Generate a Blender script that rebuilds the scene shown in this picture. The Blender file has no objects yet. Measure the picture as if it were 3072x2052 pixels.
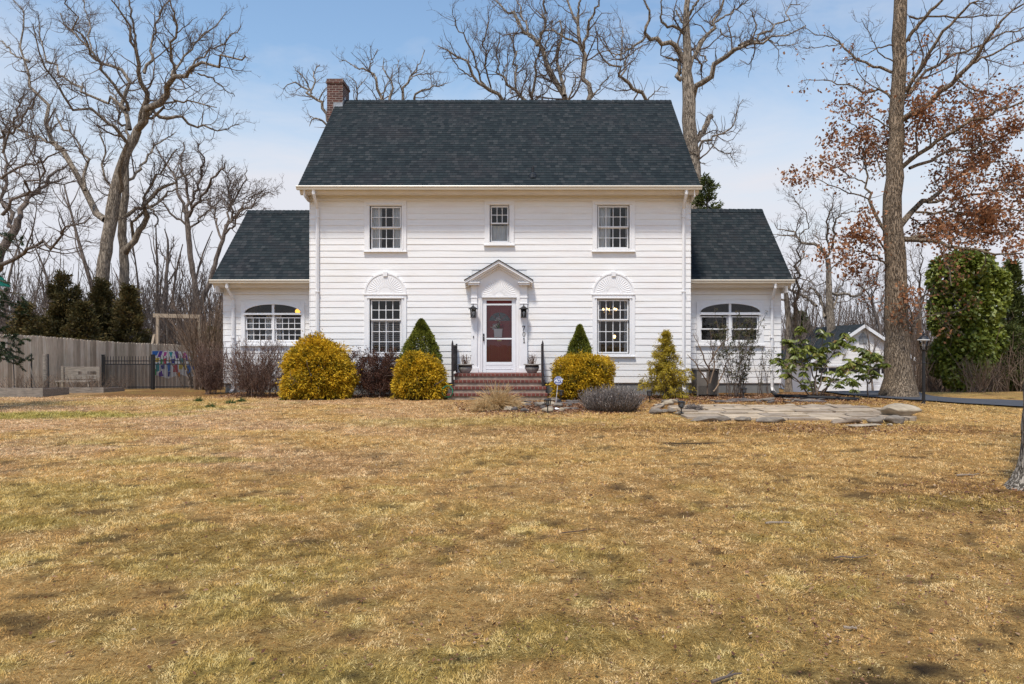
import bpy, math, random
import numpy as np
from mathutils import Vector
random.seed(7)
C = bpy.context.scene.collection
SC = bpy.context.scene
# ---- perspective of the photograph: principal point, focal length in photo pixels, eye height
K, CX, CY, EYE = 2140.0, 1584.0, 1026.0, 1.5
def X(px, D): return (px-CX)*D/K
def Z(py, D): return EYE+(CY-py)*D/K
def at(px, py, D): return np.array([X(px, D), D, Z(py, D)])
def sstep(a, b, t):
    t = np.clip((t-a)/(b-a), 0, 1); return t*t*(3-2*t)
def hash2(i, j, s):
    h = (i.astype(np.int64)*374761393+j.astype(np.int64)*668265263+s*1442695041) & 0x7fffffff
    h = ((h ^ (h >> 13))*1274126177) & 0x7fffffff
    return ((h ^ (h >> 16)) & 0xffff)/65535.0
def vnoise(x, y, s=0):
    i = np.floor(x); j = np.floor(y); fx = x-i; fy = y-j
    fx = fx*fx*(3-2*fx); fy = fy*fy*(3-2*fy)
    a = hash2(i, j, s); b = hash2(i+1, j, s); c = hash2(i, j+1, s); d = hash2(i+1, j+1, s)
    return (a*(1-fx)+b*fx)*(1-fy)+(c*(1-fx)+d*fx)*fy
def fbm(x, y, s=0, o=3):
    r = 0; a = .5; t = 0
    for k in range(o):
        r = r+a*vnoise(x*2**k, y*2**k, s+k*17); t += a; a *= .5
    return r/t
def gz(x, y):
    x = np.asarray(x, float); y = np.asarray(y, float)
    sl = .052+.036*sstep(0, 12, x)
    d = np.clip(y-20.3, 0, 24)
    d = np.where(d < 3, d*d/6, d-1.5)
    return -sl*d+.05*(vnoise(x*.35, y*.35, 3)-.5)+.02*(vnoise(x*1.7, y*1.7, 9)-.5)-.05*sstep(9, 3, y)
# ---------------------------------------------------------------- object bookkeeping
def wl(o):
    v = Vector((0, 0, 0))
    while o: v = v+Vector(o.location); o = o.parent
    return v
def tag(o, label=None, cat=None, group=None, kind=None):
    if label: o['label'] = label
    if cat: o['category'] = cat
    if group: o['group'] = group
    if kind: o['kind'] = kind
    return o
def thing(name, loc, label, cat, group=None):
    o = bpy.data.objects.new(name, None); o.empty_display_size = .2; C.objects.link(o)
    o.location = [float(c) for c in loc]
    return tag(o, label, cat, group)
def fast_mesh(name, V, faces, mat=None, smooth=False, attrs=None, uv=None):
    """faces: list of int arrays (n,k)"""
    me = bpy.data.meshes.new(name)
    V = np.asarray(V, np.float32)
    me.vertices.add(len(V)); me.vertices.foreach_set('co', V.ravel())
    li = np.concatenate([f.ravel() for f in faces]).astype(np.int32)
    ct = np.concatenate([np.full(len(f), f.shape[1], np.int32) for f in faces])
    st = np.concatenate([[0], np.cumsum(ct)[:-1]]).astype(np.int32)
    me.loops.add(len(li)); me.loops.foreach_set('vertex_index', li)
    me.polygons.add(len(ct)); me.polygons.foreach_set('loop_start', st)
    if smooth: me.polygons.foreach_set('use_smooth', np.ones(len(ct), bool))
    if attrs:
        for k, a in attrs.items():
            at_ = me.attributes.new(k, 'FLOAT', 'POINT'); at_.data.foreach_set('value', np.asarray(a, np.float32))
    if uv is not None:
        u = me.uv_layers.new(name='UVMap'); u.data.foreach_set('uv', np.asarray(uv, np.float32).ravel())
    me.update(calc_edges=True)
    if mat: me.materials.append(mat)
    return me
def link(name, me, parent=None, base=None, local=False):
    o = bpy.data.objects.new(name, me); C.objects.link(o)
    if parent is not None:
        o.parent = parent
        if not local: o.location = -wl(parent)
    elif base is not None:
        base = Vector([float(c) for c in base])
        n = len(me.vertices); co = np.empty(n*3, np.float32); me.vertices.foreach_get('co', co)
        co = co.reshape(-1, 3)-np.array(base, np.float32); me.vertices.foreach_set('co', co.ravel()); me.update()
        o.location = base
    return o
def kids(o): return [c for c in bpy.data.objects if c.parent == o]
def copy_tree(o, parent=None):
    c = o.copy(); C.objects.link(c)
    if parent: c.parent = parent
    for k in kids(o): copy_tree(k, c)
    return c
class MB:
    def __init__(s): s.v = []; s.f = []; s.uv = []; s.r = []; s.cur = 0.0
    def add(s, vs, fs, uvs=None):
        b = len(s.v); s.v += [tuple(map(float, q)) for q in vs]; s.r += [s.cur]*len(vs)
        for i, f in enumerate(fs):
            s.f.append([b+k for k in f])
            s.uv.append(uvs[i] if uvs else [(0, 0)]*len(f))
        return s
    def box(s, x0, x1, y0, y1, z0, z1):
        v = [(x0, y0, z0), (x1, y0, z0), (x1, y1, z0), (x0, y1, z0), (x0, y0, z1), (x1, y0, z1), (x1, y1, z1), (x0, y1, z1)]
        return s.add(v, [(0, 3, 2, 1), (4, 5, 6, 7), (0, 1, 5, 4), (1, 2, 6, 5), (2, 3, 7, 6), (3, 0, 4, 7)])
    def bar(s, a, b, w, h, up=(0, 0, 1)):
        a = Vector(a); b = Vector(b); t = (b-a).normalized(); u = t.cross(Vector(up))
        if u.length < 1e-4: u = t.cross(Vector((1, 0, 0)))
        u.normalize(); n = u.cross(t); u *= w/2; n *= h/2
        v = [a-u-n, a+u-n, a+u+n, a-u+n, b-u-n, b+u-n, b+u+n, b-u+n]
        return s.add(v, [(0, 1, 2, 3), (7, 6, 5, 4), (0, 4, 5, 1), (1, 5, 6, 2), (2, 6, 7, 3), (3, 7, 4, 0)])
    def prism(s, poly, a, b, axis):
        """poly: 2-D outline; extruded from a to b along axis (0: yz outline, 1: xz outline, 2: xy outline)"""
        def p(q, d):
            return {0: (d, q[0], q[1]), 1: (q[0], d, q[1]), 2: (q[0], q[1], d)}[axis]
        n = len(poly); v = [p(q, a) for q in poly]+[p(q, b) for q in poly]
        fs = [tuple(range(n)), tuple(range(2*n-1, n-1, -1))]+[(i, n+i, n+(i+1) % n, (i+1) % n) for i in range(n)]
        return s.add(v, fs)
    def tube(s, pts, rad, n=8, cap=True):
        pts = [Vector([float(k) for k in p]) for p in pts]
        if not hasattr(rad, '__len__'): rad = [rad]*len(pts)
        ref = None; v = []
        for i, p in enumerate(pts):
            t = (pts[min(i+1, len(pts)-1)]-pts[max(i-1, 0)]).normalized()
            if ref is None: ref = Vector((1, 0, 0)) if abs(t.x) < .8 else Vector((0, 1, 0))
            u = t.cross(ref).normalized(); w = t.cross(u); ref = w.cross(t)*-1 if False else ref
            v += [p+(u*math.cos(2*math.pi*k/n)+w*math.sin(2*math.pi*k/n))*rad[i] for k in range(n)]
        fs = [(i*n+k, i*n+(k+1) % n, (i+1)*n+(k+1) % n, (i+1)*n+k) for i in range(len(pts)-1) for k in range(n)]
        if cap: fs += [tuple(range(n-1, -1, -1)), tuple((len(pts)-1)*n+k for k in range(n))]
        return s.add(v, fs)
    def lathe(s, c, prof, n=20):
        """prof: (radius, z) pairs about the vertical through c"""
        v = []
        for r, z in prof: v += [(c[0]+r*math.cos(2*math.pi*k/n), c[1]+r*math.sin(2*math.pi*k/n), c[2]+z) for k in range(n)]
        m = len(prof)
        fs = [(i*n+k, i*n+(k+1) % n, (i+1)*n+(k+1) % n, (i+1)*n+k) for i in range(m-1) for k in range(n)]
        fs += [tuple(range(n-1, -1, -1)), tuple((m-1)*n+k for k in range(n))]
        return s.add(v, fs)
    def ball(s, c, r, n=10, sz=1.0):
        prof = [(r*math.sin(math.pi*k/n), -r*sz*math.cos(math.pi*k/n)) for k in range(1, n)]
        return s.lathe(c, prof, n*2)
    def build(s, name, mat, parent=None, base=None, smooth=False, local=False, bevel=0, flip=False):
        me = bpy.data.meshes.new(name); me.from_pydata(s.v, [], s.f)
        u = me.uv_layers.new(name='UVMap')
        flat = [c for f in s.uv for q in f for c in q]
        u.data.foreach_set('uv', flat)
        a = me.attributes.new('rnd', 'FLOAT', 'POINT'); a.data.foreach_set('value', np.array(s.r, np.float32))
        if smooth: me.polygons.foreach_set('use_smooth', np.ones(len(s.f), bool))
        me.materials.append(mat); me.update()
        o = link(name, me, parent, base, local)
        if bevel:
            m = o.modifiers.new('bevel', 'BEVEL'); m.width = bevel; m.segments = 2; m.limit_method = 'ANGLE'
        return o
# ---------------------------------------------------------------- materials
def newmat(name):
    m = bpy.data.materials.new(name); m.use_nodes = True
    nt = m.node_tree
    return m, nt, nt.nodes['Principled BSDF']
def nd(nt, kind, **kw):
    n = nt.nodes.new(kind)
    for k, v in kw.items():
        if k in n.inputs.keys() and not hasattr(n, k): n.inputs[k].default_value = v
        else: setattr(n, k, v)
    return n
def ramp(nt, fac, stops):
    r = nt.nodes.new('ShaderNodeValToRGB'); e = r.color_ramp.elements
    while len(e) < len(stops): e.new(.5)
    for q, (p, c) in zip(e, stops): q.position = p; q.color = (*c, 1)
    nt.links.new(fac, r.inputs['Fac']); return r.outputs['Color']
def mixc(nt, f, a, b, mode='MIX'):
    n = nt.nodes.new('ShaderNodeMix'); n.data_type = 'RGBA'; n.blend_type = mode
    for i, v in ((0, f), (6, a), (7, b)):
        if hasattr(v, 'links') or hasattr(v, 'is_linked'): nt.links.new(v, n.inputs[i])
        elif i == 0: n.inputs[0].default_value = v
        else: n.inputs[i].default_value = (*v, 1)
    return n.outputs[2]
def noise(nt, vec, scale, detail=4, rough=.6, dist=0):
    n = nd(nt, 'ShaderNodeTexNoise'); n.inputs['Scale'].default_value = scale; n.inputs['Detail'].default_value = detail
    n.inputs['Roughness'].default_value = rough; n.inputs['Distortion'].default_value = dist
    if vec is not None: nt.links.new(vec, n.inputs['Vector'])
    return n.outputs['Fac']
def objvec(nt, scale=(1, 1, 1)):
    t = nd(nt, 'ShaderNodeTexCoord'); m = nd(nt, 'ShaderNodeMapping'); m.inputs['Scale'].default_value = scale
    nt.links.new(t.outputs['Object'], m.inputs['Vector']); return m.outputs['Vector']
def posvec(nt, scale=(1, 1, 1)):
    t = nd(nt, 'ShaderNodeNewGeometry'); m = nd(nt, 'ShaderNodeMapping'); m.inputs['Scale'].default_value = scale
    nt.links.new(t.outputs['Position'], m.inputs['Vector']); return m.outputs['Vector']
def attr(nt, name):
    a = nd(nt, 'ShaderNodeAttribute'); a.attribute_name = name; return a.outputs['Fac']
def bump(nt, bs, h, strength=.5, dist=.02):
    b = nd(nt, 'ShaderNodeBump'); b.inputs['Strength'].default_value = strength; b.inputs['Distance'].default_value = dist
    nt.links.new(h, b.inputs['Height']); nt.links.new(b.outputs['Normal'], bs.inputs['Normal'])
def plain(name, col, rough=.6, metal=0, var=.12, scale=6, bmp=0, spec=.3):
    m, nt, bs = newmat(name); v = objvec(nt)
    f = noise(nt, v, scale, 5)
    c = ramp(nt, f, [(.3, tuple(k*(1-var) for k in col)), (.7, tuple(min(1, k*(1+var)) for k in col))])
    nt.links.new(c, bs.inputs['Base Color']); bs.inputs['Roughness'].default_value = rough; bs.inputs['Metallic'].default_value = metal
    bs.inputs['Specular IOR Level'].default_value = spec
    if bmp: bump(nt, bs, noise(nt, v, scale*6, 4), bmp, .01)
    return m
def leafmat(name, stops, rough=.55, trans=.25, spec=.25):
    m, nt, bs = newmat(name)
    c = ramp(nt, attr(nt, 'rnd'), stops)
    nt.links.new(c, bs.inputs['Base Color']); bs.inputs['Roughness'].default_value = rough
    bs.inputs['Specular IOR Level'].default_value = spec
    if trans:
        t = nd(nt, 'ShaderNodeBsdfTranslucent'); nt.links.new(c, t.inputs['Color'])
        mx = nd(nt, 'ShaderNodeMixShader'); mx.inputs[0].default_value = trans
        nt.links.new(bs.outputs[0], mx.inputs[1]); nt.links.new(t.outputs[0], mx.inputs[2])
        nt.links.new(mx.outputs[0], nt.nodes['Material Output'].inputs['Surface'])
    return m
def barkmat(name, a, b, stretch=.22, scale=9, bmp=.9, dist=.04):
    m, nt, bs = newmat(name); v = objvec(nt, (1, 1, stretch))
    f0 = noise(nt, v, scale, 4, .6, .35); g = noise(nt, objvec(nt), .8, 3)
    f = ramp(nt, f0, [(.30, (.75, .75, .75)), (.44, (.8, .8, .8)), (.50, (.0, .0, .0)), (.57, (.85, .85, .85)), (.75, (1, 1, 1))])
    c = mixc(nt, f, a, ramp(nt, noise(nt, v, scale*2.7, 5, .7), [(.3, tuple(k*.62 for k in b)), (.7, tuple(k*1.25 for k in b))]))
    c = mixc(nt, ramp(nt, g, [(.45, (0, 0, 0)), (.75, (.55, .55, .55))]), c, tuple(k*.75 for k in b))
    nt.links.new(c, bs.inputs['Base Color']); bs.inputs['Roughness'].default_value = .9
    bs.inputs['Specular IOR Level'].default_value = .1
    bump(nt, bs, f, bmp, dist)
    return m
MT = {}
def make_materials():
    # painted clapboard: off-white, cream stains, chipped flecks
    m, nt, bs = newmat('siding_paint'); v = posvec(nt, (.5, .5, 2.2))
    f = noise(nt, v, 1.3, 5, .65); c = ramp(nt, f, [(.3, (.80, .765, .72)), (.5, (.83, .815, .80)), (.7, (.81, .765, .74))])
    fl = ramp(nt, noise(nt, posvec(nt, (1, 1, 2.4)), 3.4, 6, .75), [(.69, (0, 0, 0)), (.71, (1, 1, 1))])
    c = mixc(nt, fl, c, (.42, .38, .33))
    gr = ramp(nt, noise(nt, posvec(nt, (.25, .25, 9)), 3, 6, .7), [(.5, (0, 0, 0)), (.8, (.5, .5, .5))])
    c = mixc(nt, gr, c, (.62, .57, .53))
    nt.links.new(c, bs.inputs['Base Color']); bs.inputs['Roughness'].default_value = .5; bs.inputs['Specular IOR Level'].default_value = .3
    bump(nt, bs, noise(nt, posvec(nt, (2, 2, 30)), 2, 5), .25, .01); MT['siding'] = m
    MT['trim'] = plain('trim_paint', (.81, .795, .79), .45, var=.03, scale=3, bmp=.05)
    MT['gutter'] = plain('gutter_cream', (.66, .59, .48), .35, var=.05, scale=2, spec=.5)
    MT['soffit'] = plain('soffit_cream', (.66, .60, .52), .5, var=.06, scale=2)
    # architectural shingles on a uv laid out in metres
    m, nt, bs = newmat('roof_shingles')
    uv = nd(nt, 'ShaderNodeUVMap'); br = nd(nt, 'ShaderNodeTexBrick'); nt.links.new(uv.outputs[0], br.inputs['Vector'])
    br.inputs['Scale'].default_value = 1; br.inputs['Brick Width'].default_value = .13; br.inputs['Row Height'].default_value = .142
    br.inputs['Mortar Size'].default_value = .006; br.inputs['Mortar Smooth'].default_value = .3; br.offset = .37; br.squash = 1.3; br.squash_frequency = 3
    br.inputs['Color1'].default_value = (0, 0, 0, 1); br.inputs['Color2'].default_value = (1, 1, 1, 1); br.inputs['Mortar'].default_value = (.15, .15, .15, 1)
    col = ramp(nt, br.outputs['Color'], [(0, (.010, .0145, .017)), (.3, (.0155, .021, .0235)), (.55, (.0195, .026, .028)), (.8, (.026, .029, .031)), (1, (.038, .042, .043))])
    pa = ramp(nt, noise(nt, uv.outputs[0], .55, 4, .6), [(.5, (0, 0, 0)), (.72, (1, 1, 1))])
    col = mixc(nt, pa, col, mixc(nt, .35, col, (.036, .027, .030)))
    pb = ramp(nt, noise(nt, uv.outputs[0], 1.1, 4, .6), [(.62, (0, 0, 0)), (.75, (.8, .8, .8))])
    col = mixc(nt, pb, col, mixc(nt, .3, col, (.035, .031, .022)))
    gr = noise(nt, uv.outputs[0], 60, 3, .7)
    col = mixc(nt, .55, col, ramp(nt, gr, [(.3, (.35, .35, .35)), (.7, (.75, .75, .75))]), 'OVERLAY')
    nt.links.new(col, bs.inputs['Base Color']); bs.inputs['Roughness'].default_value = .9; bs.inputs['Specular IOR Level'].default_value = .2
    bump(nt, bs, br.outputs['Color'], .5, .012); MT['shingle'] = m
    # bricks
    def brick(name, c1, c2, mortar, bw, rh, ms, use='Object', rot=False):
        m, nt, bs = newmat(name); t = nd(nt, 'ShaderNodeTexCoord'); mp = nd(nt, 'ShaderNodeMapping')
        nt.links.new(t.outputs[use], mp.inputs['Vector'])
        sx = nd(nt, 'ShaderNodeSeparateXYZ'); nt.links.new(mp.outputs[0], sx.inputs[0])
        ad = nd(nt, 'ShaderNodeMath'); ad.operation = 'ADD'; nt.links.new(sx.outputs[0], ad.inputs[0]); nt.links.new(sx.outputs[1], ad.inputs[1])
        cb = nd(nt, 'ShaderNodeCombineXYZ'); nt.links.new(ad.outputs[0], cb.inputs[0]); nt.links.new(sx.outputs[2], cb.inputs[1])
        br = nd(nt, 'ShaderNodeTexBrick'); nt.links.new(cb.outputs[0], br.inputs['Vector']); br.inputs['Scale'].default_value = 1
        br.inputs['Brick Width'].default_value = bw; br.inputs['Row Height'].default_value = rh; br.inputs['Mortar Size'].default_value = ms
        br.inputs['Color1'].default_value = (*c1, 1); br.inputs['Color2'].default_value = (*c2, 1); br.inputs['Mortar'].default_value = (*mortar, 1)
        f = noise(nt, objvec(nt), 14, 4); c = mixc(nt, .5, br.outputs['Color'], ramp(nt, f, [(.3, (.25, .25, .25)), (.7, (.7, .7, .7))]), 'OVERLAY')
        nt.links.new(c, bs.inputs['Base Color']); bs.inputs['Roughness'].default_value = .85
        bump(nt, bs, br.outputs['Fac'], -.6, .01); return m
    MT['brick'] = brick('chimney_brick', (.115, .036, .024), (.06, .022, .017), (.24, .20, .17), .215, .075, .009)
    MT['tread'] = brick('tread_brick', (.18, .046, .030), (.11, .030, .023), (.24, .19, .15), .11, 2, .009)
    MT['riser'] = plain('step_concrete', (.34, .27, .205), .9, var=.35, scale=7, bmp=.4)
    MT['found'] = plain('foundation_block', (.20, .20, .195), .9, var=.15, scale=3, bmp=.2)
    # window glass: clear at normal incidence, mirror-like at grazing angles
    m, nt, bs = newmat('window_glass'); nt.nodes.remove(bs)
    tr = nd(nt, 'ShaderNodeBsdfTransparent'); tr.inputs[0].default_value = (.86, .88, .9, 1)
    gl = nd(nt, 'ShaderNodeBsdfGlossy'); gl.inputs['Roughness'].default_value = .02
    fr = nd(nt, 'ShaderNodeFresnel'); fr.inputs[0].default_value = 1.5
    sc = nd(nt, 'ShaderNodeMath'); sc.operation = 'MULTIPLY_ADD'; sc.inputs[1].default_value = 1.2; sc.inputs[2].default_value = .0; nt.links.new(fr.outputs[0], sc.inputs[0])
    nb = nd(nt, 'ShaderNodeBump'); nb.inputs['Strength'].default_value = .05; nb.inputs['Distance'].default_value = .02
    nt.links.new(noise(nt, objvec(nt), 2.2, 2), nb.inputs['Height']); nt.links.new(nb.outputs[0], gl.inputs['Normal'])
    mx = nd(nt, 'ShaderNodeMixShader'); nt.links.new(sc.outputs[0], mx.inputs[0]); nt.links.new(tr.outputs[0], mx.inputs[1]); nt.links.new(gl.outputs[0], mx.inputs[2])
    nt.links.new(mx.outputs[0], nt.nodes['Material Output'].inputs['Surface']); MT['glass'] = m
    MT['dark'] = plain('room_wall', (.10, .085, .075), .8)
    MT['curtain'] = plain('sheer_curtain', (.8, .79, .77), .9, var=.08, scale=4)
    MT['shutter'] = plain('louvre_white', (.62, .58, .55), .6, var=.05)
    MT['red'] = plain('door_red', (.32, .014, .020), .35, var=.1, scale=2, spec=.5)
    MT['black'] = plain('black_metal', (.012, .012, .013), .45, var=.3, scale=8, spec=.5)
    MT['iron'] = plain('iron_dark', (.030, .024, .024), .6, var=.3, scale=10)
    MT['asphalt'] = plain('asphalt', (.06, .062, .07), .9, var=.2, scale=4, bmp=.3)
    MT['metalgrey'] = plain('flashing', (.32, .33, .34), .5, .6, var=.3, scale=9)
    MT['brass'] = plain('brass', (.55, .42, .2), .35, .9)
    MT['pot'] = plain('pot_stone', (.33, .31, .28), .8, var=.3, scale=9, bmp=.3)
    MT['potrim'] = plain('pot_dark_band', (.06, .05, .045), .6, var=.4, scale=9)
    MT['white'] = plain('white_plain', (.78, .78, .79), .5, var=.03)
    MT['ac'] = plain('unit_taupe', (.16, .14, .12), .5, var=.1, scale=5)
    MT['blue'] = plain('sign_blue', (.012, .045, .26), .35, var=.05)
    MT['hose'] = plain('hose_green', (.01, .16, .08), .4)
    MT['plastic'] = plain('drain_black', (.012, .012, .013), .5)
    MT['green_roof'] = plain('green_metal', (.015, .16, .11), .35, .3, var=.15, scale=2)
    # weathered boards, each board its own tone through 'rnd'
    m, nt, bs = newmat('weathered_boards')
    c = ramp(nt, attr(nt, 'rnd'), [(0, (.36, .28, .20)), (.5, (.56, .45, .335)), (1, (.72, .60, .46))])
    f = noise(nt, objvec(nt, (9, 9, .7)), 3, 6, .7)
    c = mixc(nt, .75, c, ramp(nt, f, [(.25, (.2, .2, .2)), (.7, (.75, .75, .75))]), 'OVERLAY')
    mo = ramp(nt, noise(nt, objvec(nt), .9, 4), [(.5, (0, 0, 0)), (.8, (.5, .5, .5))]); c = mixc(nt, mo, c, (.14, .145, .08))
    nt.links.new(c, bs.inputs['Base Color']); bs.inputs['Roughness'].default_value = .9; bump(nt, bs, f, .4, .01); MT['wood'] = m
    m, nt, bs = newmat('old_lumber'); f = noise(nt, objvec(nt, (1, 6, 6)), 4, 6, .7)
    c = ramp(nt, f, [(.3, (.12, .10, .08)), (.7, (.34, .29, .235))]); nt.links.new(c, bs.inputs['Base Color']); bs.inputs['Roughness'].default_value = .9
    bump(nt, bs, f, .4, .01); MT['lumber'] = m
    MT['bark'] = barkmat('bark_grey', (.105, .082, .062), (.40, .33, .255))
    MT['bark_far'] = barkmat('bark_brown', (.085, .066, .056), (.25, .20, .165), scale=6, bmp=.5)
    MT['bark_oak'] = barkmat('bark_oak', (.10, .070, .048), (.44, .335, .235), stretch=.13, scale=38, bmp=1, dist=.05)
    MT['bark_near'] = barkmat('bark_ridged', (.11, .088, .068), (.50, .43, .345), stretch=.18, scale=27, bmp=1, dist=.05)
    MT['twig'] = plain('twig_bark', (.145, .112, .092), .9, var=.35, scale=2, spec=.1)
    MT['twig_red'] = leafmat('twig_purple', [(0, (.065, .034, .026)), (.5, (.135, .080, .060)), (1, (.27, .18, .135))], .8, 0)
    MT['twig_tan'] = leafmat('twig_tan', [(0, (.09, .06, .045)), (1, (.26, .18, .12))], .8, 0)
    MT['oak_leaf'] = leafmat('dead_oak_leaf', [(0, (.11, .042, .020)), (.4, (.30, .125, .055)), (.75, (.45, .215, .10)), (1, (.58, .35, .20))], .6, .3)
    MT['gold'] = leafmat('gold_foliage', [(0, (.055, .058, .008)), (.3, (.19, .150, .012)), (.6, (.47, .29, .014)), (1, (.80, .52, .032))], .6, .3)
    MT['gold2'] = leafmat('gold_thread_foliage', [(0, (.13, .12, .015)), (.4, (.30, .23, .02)), (.8, (.50, .37, .04)), (1, (.60, .44, .08))], .6, .3)
    MT['spruce'] = leafmat('dwarf_spruce', [(0, (.030, .042, .006)), (.5, (.11, .125, .014)), (1, (.26, .26, .035))], .7, .15)
    MT['cedar'] = leafmat('cedar_foliage', [(0, (.026, .024, .010)), (.45, (.085, .072, .022)), (.75, (.15, .105, .034)), (1, (.24, .145, .06))], .7, .15)
    MT['fir'] = leafmat('fir_needles', [(0, (.012, .024, .012)), (.5, (.03, .05, .022)), (1, (.06, .085, .03))], .6, .1)
    MT['ivy'] = leafmat('ivy_leaf', [(0, (.020, .036, .006)), (.5, (.14, .17, .020)), (1, (.37, .39, .08))], .45, .2, .4)
    MT['rhodo'] = leafmat('rhododendron_leaf', [(0, (.04, .055, .010)), (.5, (.14, .165, .025)), (.85, (.29, .29, .06)), (1, (.30, .19, .07))], .4, .2, .45)
    MT['pine'] = leafmat('pine_foliage', [(0, (.025, .036, .010)), (.6, (.085, .10, .022)), (1, (.17, .18, .045))], .6, .2)
    MT['bamboo'] = leafmat('narrow_leaf', [(0, (.03, .035, .014)), (.6, (.08, .085, .028)), (1, (.16, .12, .055))], .5, .3)
    MT['brownleaf'] = leafmat('barberry_leaf', [(0, (.035, .014, .011)), (.5, (.085, .035, .022)), (1, (.16, .075, .04))], .7, .2)
    MT['lav'] = leafmat('lavender_stem', [(0, (.09, .075, .065)), (.5, (.22, .18, .155)), (1, (.38, .32, .28))], .8, .15)
    MT['straw'] = leafmat('dry_grass', [(0, (.50, .34, .15)), (1, (.90, .68, .38))], .7, .45)
    MT['litter'] = leafmat('leaf_litter', [(0, (.07, .028, .016)), (.5, (.19, .085, .045)), (.85, (.32, .18, .10)), (1, (.45, .33, .22))], .8, .1)
    MT['greenleaf'] = leafmat('daffodil_leaf', [(0, (.04, .08, .02)), (1, (.12, .19, .05))], .5, .3)
    MT['petal'] = leafmat('petals', [(0, (.75, .70, .66)), (.55, (.75, .70, .66)), (.6, (.55, .06, .12)), (.8, (.5, .08, .12)), (.82, (.1, .16, .03)), (1, (.12, .2, .03))], .6, .2)
    def stone(name, a, b, sc=3, per=False):
        m, nt, bs = newmat(name); v = objvec(nt); f = noise(nt, v, sc, 7, .65, .4)
        g = noise(nt, objvec(nt, (1, 1, 6)), 5, 5)
        c = ramp(nt, f, [(.3, a), (.65, b)]); c = mixc(nt, ramp(nt, g, [(.5, (0, 0, 0)), (.75, (.5, .5, .5))]), c, tuple(k*.6 for k in a))
        if per: c = mixc(nt, .8, c, ramp(nt, attr(nt, 'rnd'), [(0, (.36, .35, .36)), (1, (.66, .64, .60))]), 'OVERLAY')
        nt.links.new(c, bs.inputs['Base Color']); bs.inputs['Roughness'].default_value = .9; bump(nt, bs, f, .8, .04); return m
    MT['stone_tan'] = stone('stone_tan', (.25, .19, .125), (.47, .39, .28))
    MT['stone_grey'] = stone('stone_grey', (.11, .088, .068), (.30, .25, .195))
    MT['slate'] = stone('slate_dark', (.055, .045, .040), (.17, .14, .12), 5)
    MT['flag'] = stone('flagstone', (.29, .22, .145), (.45, .365, .27), 2, True)
    MT['mural'] = plain('mural_white', (.72, .72, .70), .6)
    # lawn colour, shared by the soil sheet and the blades
    def lawn(m, nt, bs, blade):
        r = attr(nt, 'rnd')
        if not blade: r = ramp(nt, noise(nt, posvec(nt), 26, 5, .75), [(.34, (0, 0, 0)), (.78, (.8, .8, .8))])
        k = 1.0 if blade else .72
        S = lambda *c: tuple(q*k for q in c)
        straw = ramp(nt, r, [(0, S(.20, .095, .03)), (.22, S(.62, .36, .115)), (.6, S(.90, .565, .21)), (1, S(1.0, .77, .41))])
        green = ramp(nt, r, [(0, S(.15, .12, .028)), (.5, S(.52, .42, .10)), (1, S(.80, .66, .25))])
        pink = ramp(nt, r, [(0, S(.27, .14, .06)), (.5, S(.90, .555, .275)), (1, S(1.0, .77, .49))])
        brown = ramp(nt, r, [(0, S(.11, .05, .02)), (.6, S(.56, .29, .095)), (1, S(.90, .56, .24))])
        c = mixc(nt, attr(nt, 'pink'), straw, pink); c = mixc(nt, attr(nt, 'brown'), c, brown); c = mixc(nt, attr(nt, 'green'), c, green)
        c = mixc(nt, attr(nt, 'soil'), c, (.022, .014, .010))
        nt.links.new(c, bs.inputs['Base Color']); bs.inputs['Roughness'].default_value = .85; bs.inputs['Specular IOR Level'].default_value = .12
        return c
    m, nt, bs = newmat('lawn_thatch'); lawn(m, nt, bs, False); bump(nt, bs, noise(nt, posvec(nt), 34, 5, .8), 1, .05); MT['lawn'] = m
    m, nt, bs = newmat('lawn_blades'); c = lawn(m, nt, bs, True)
    t = nd(nt, 'ShaderNodeBsdfTranslucent'); nt.links.new(c, t.inputs['Color']); mx = nd(nt, 'ShaderNodeMixShader'); mx.inputs[0].default_value = .45
    nt.links.new(bs.outputs[0], mx.inputs[1]); nt.links.new(t.outputs[0], mx.inputs[2]); nt.links.new(mx.outputs[0], nt.nodes['Material Output'].inputs['Surface']); MT['blade'] = m
def emit(name, col, s):
    m, nt, bs = newmat(name); bs.inputs['Base Color'].default_value = (*col, 1); bs.inputs['Emission Color'].default_value = (*col, 1); bs.inputs['Emission Strength'].default_value = s; return m
make_materials()
def flat(name, col, rough=.5): return plain(name, col, rough, var=.05)
# =============================================================== HOUSE
DM, DW = 20.1, 21.1                       # front wall planes: main block, wings
XL, XR = X(932, DM), X(2069, DM)
house = thing('white_house', (-.8, DM, 0), 'white clapboard two-storey house with dark shingle roof and a low wing on each side', 'house')
def px_rect(a, b, c, d, D): return X(a, D), X(c, D), Z(d, D), Z(b, D)      # left, top, right, bottom in photo pixels
def wall_holes(mb, x0, x1, z0, z1, y0, y1, holes):
    xs = sorted({x0, x1, *[h[0] for h in holes], *[h[1] for h in holes]}); zs = sorted({z0, z1, *[h[2] for h in holes], *[h[3] for h in holes]})
    for i in range(len(xs)-1):
        run = None
        for j in range(len(zs)-1):
            cx, cz = (xs[i]+xs[i+1])/2, (zs[j]+zs[j+1])/2
            hole = any(h[0] < cx < h[1] and h[2] < cz < h[3] for h in holes)
            if not hole and run is None: run = zs[j]
            if hole and run is not None: mb.box(xs[i], xs[i+1], y0, y1, run, zs[j]); run = None
        if run is not None: mb.box(xs[i], xs[i+1], y0, y1, run, zs[-1])
rs = random.Random(3)
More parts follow.
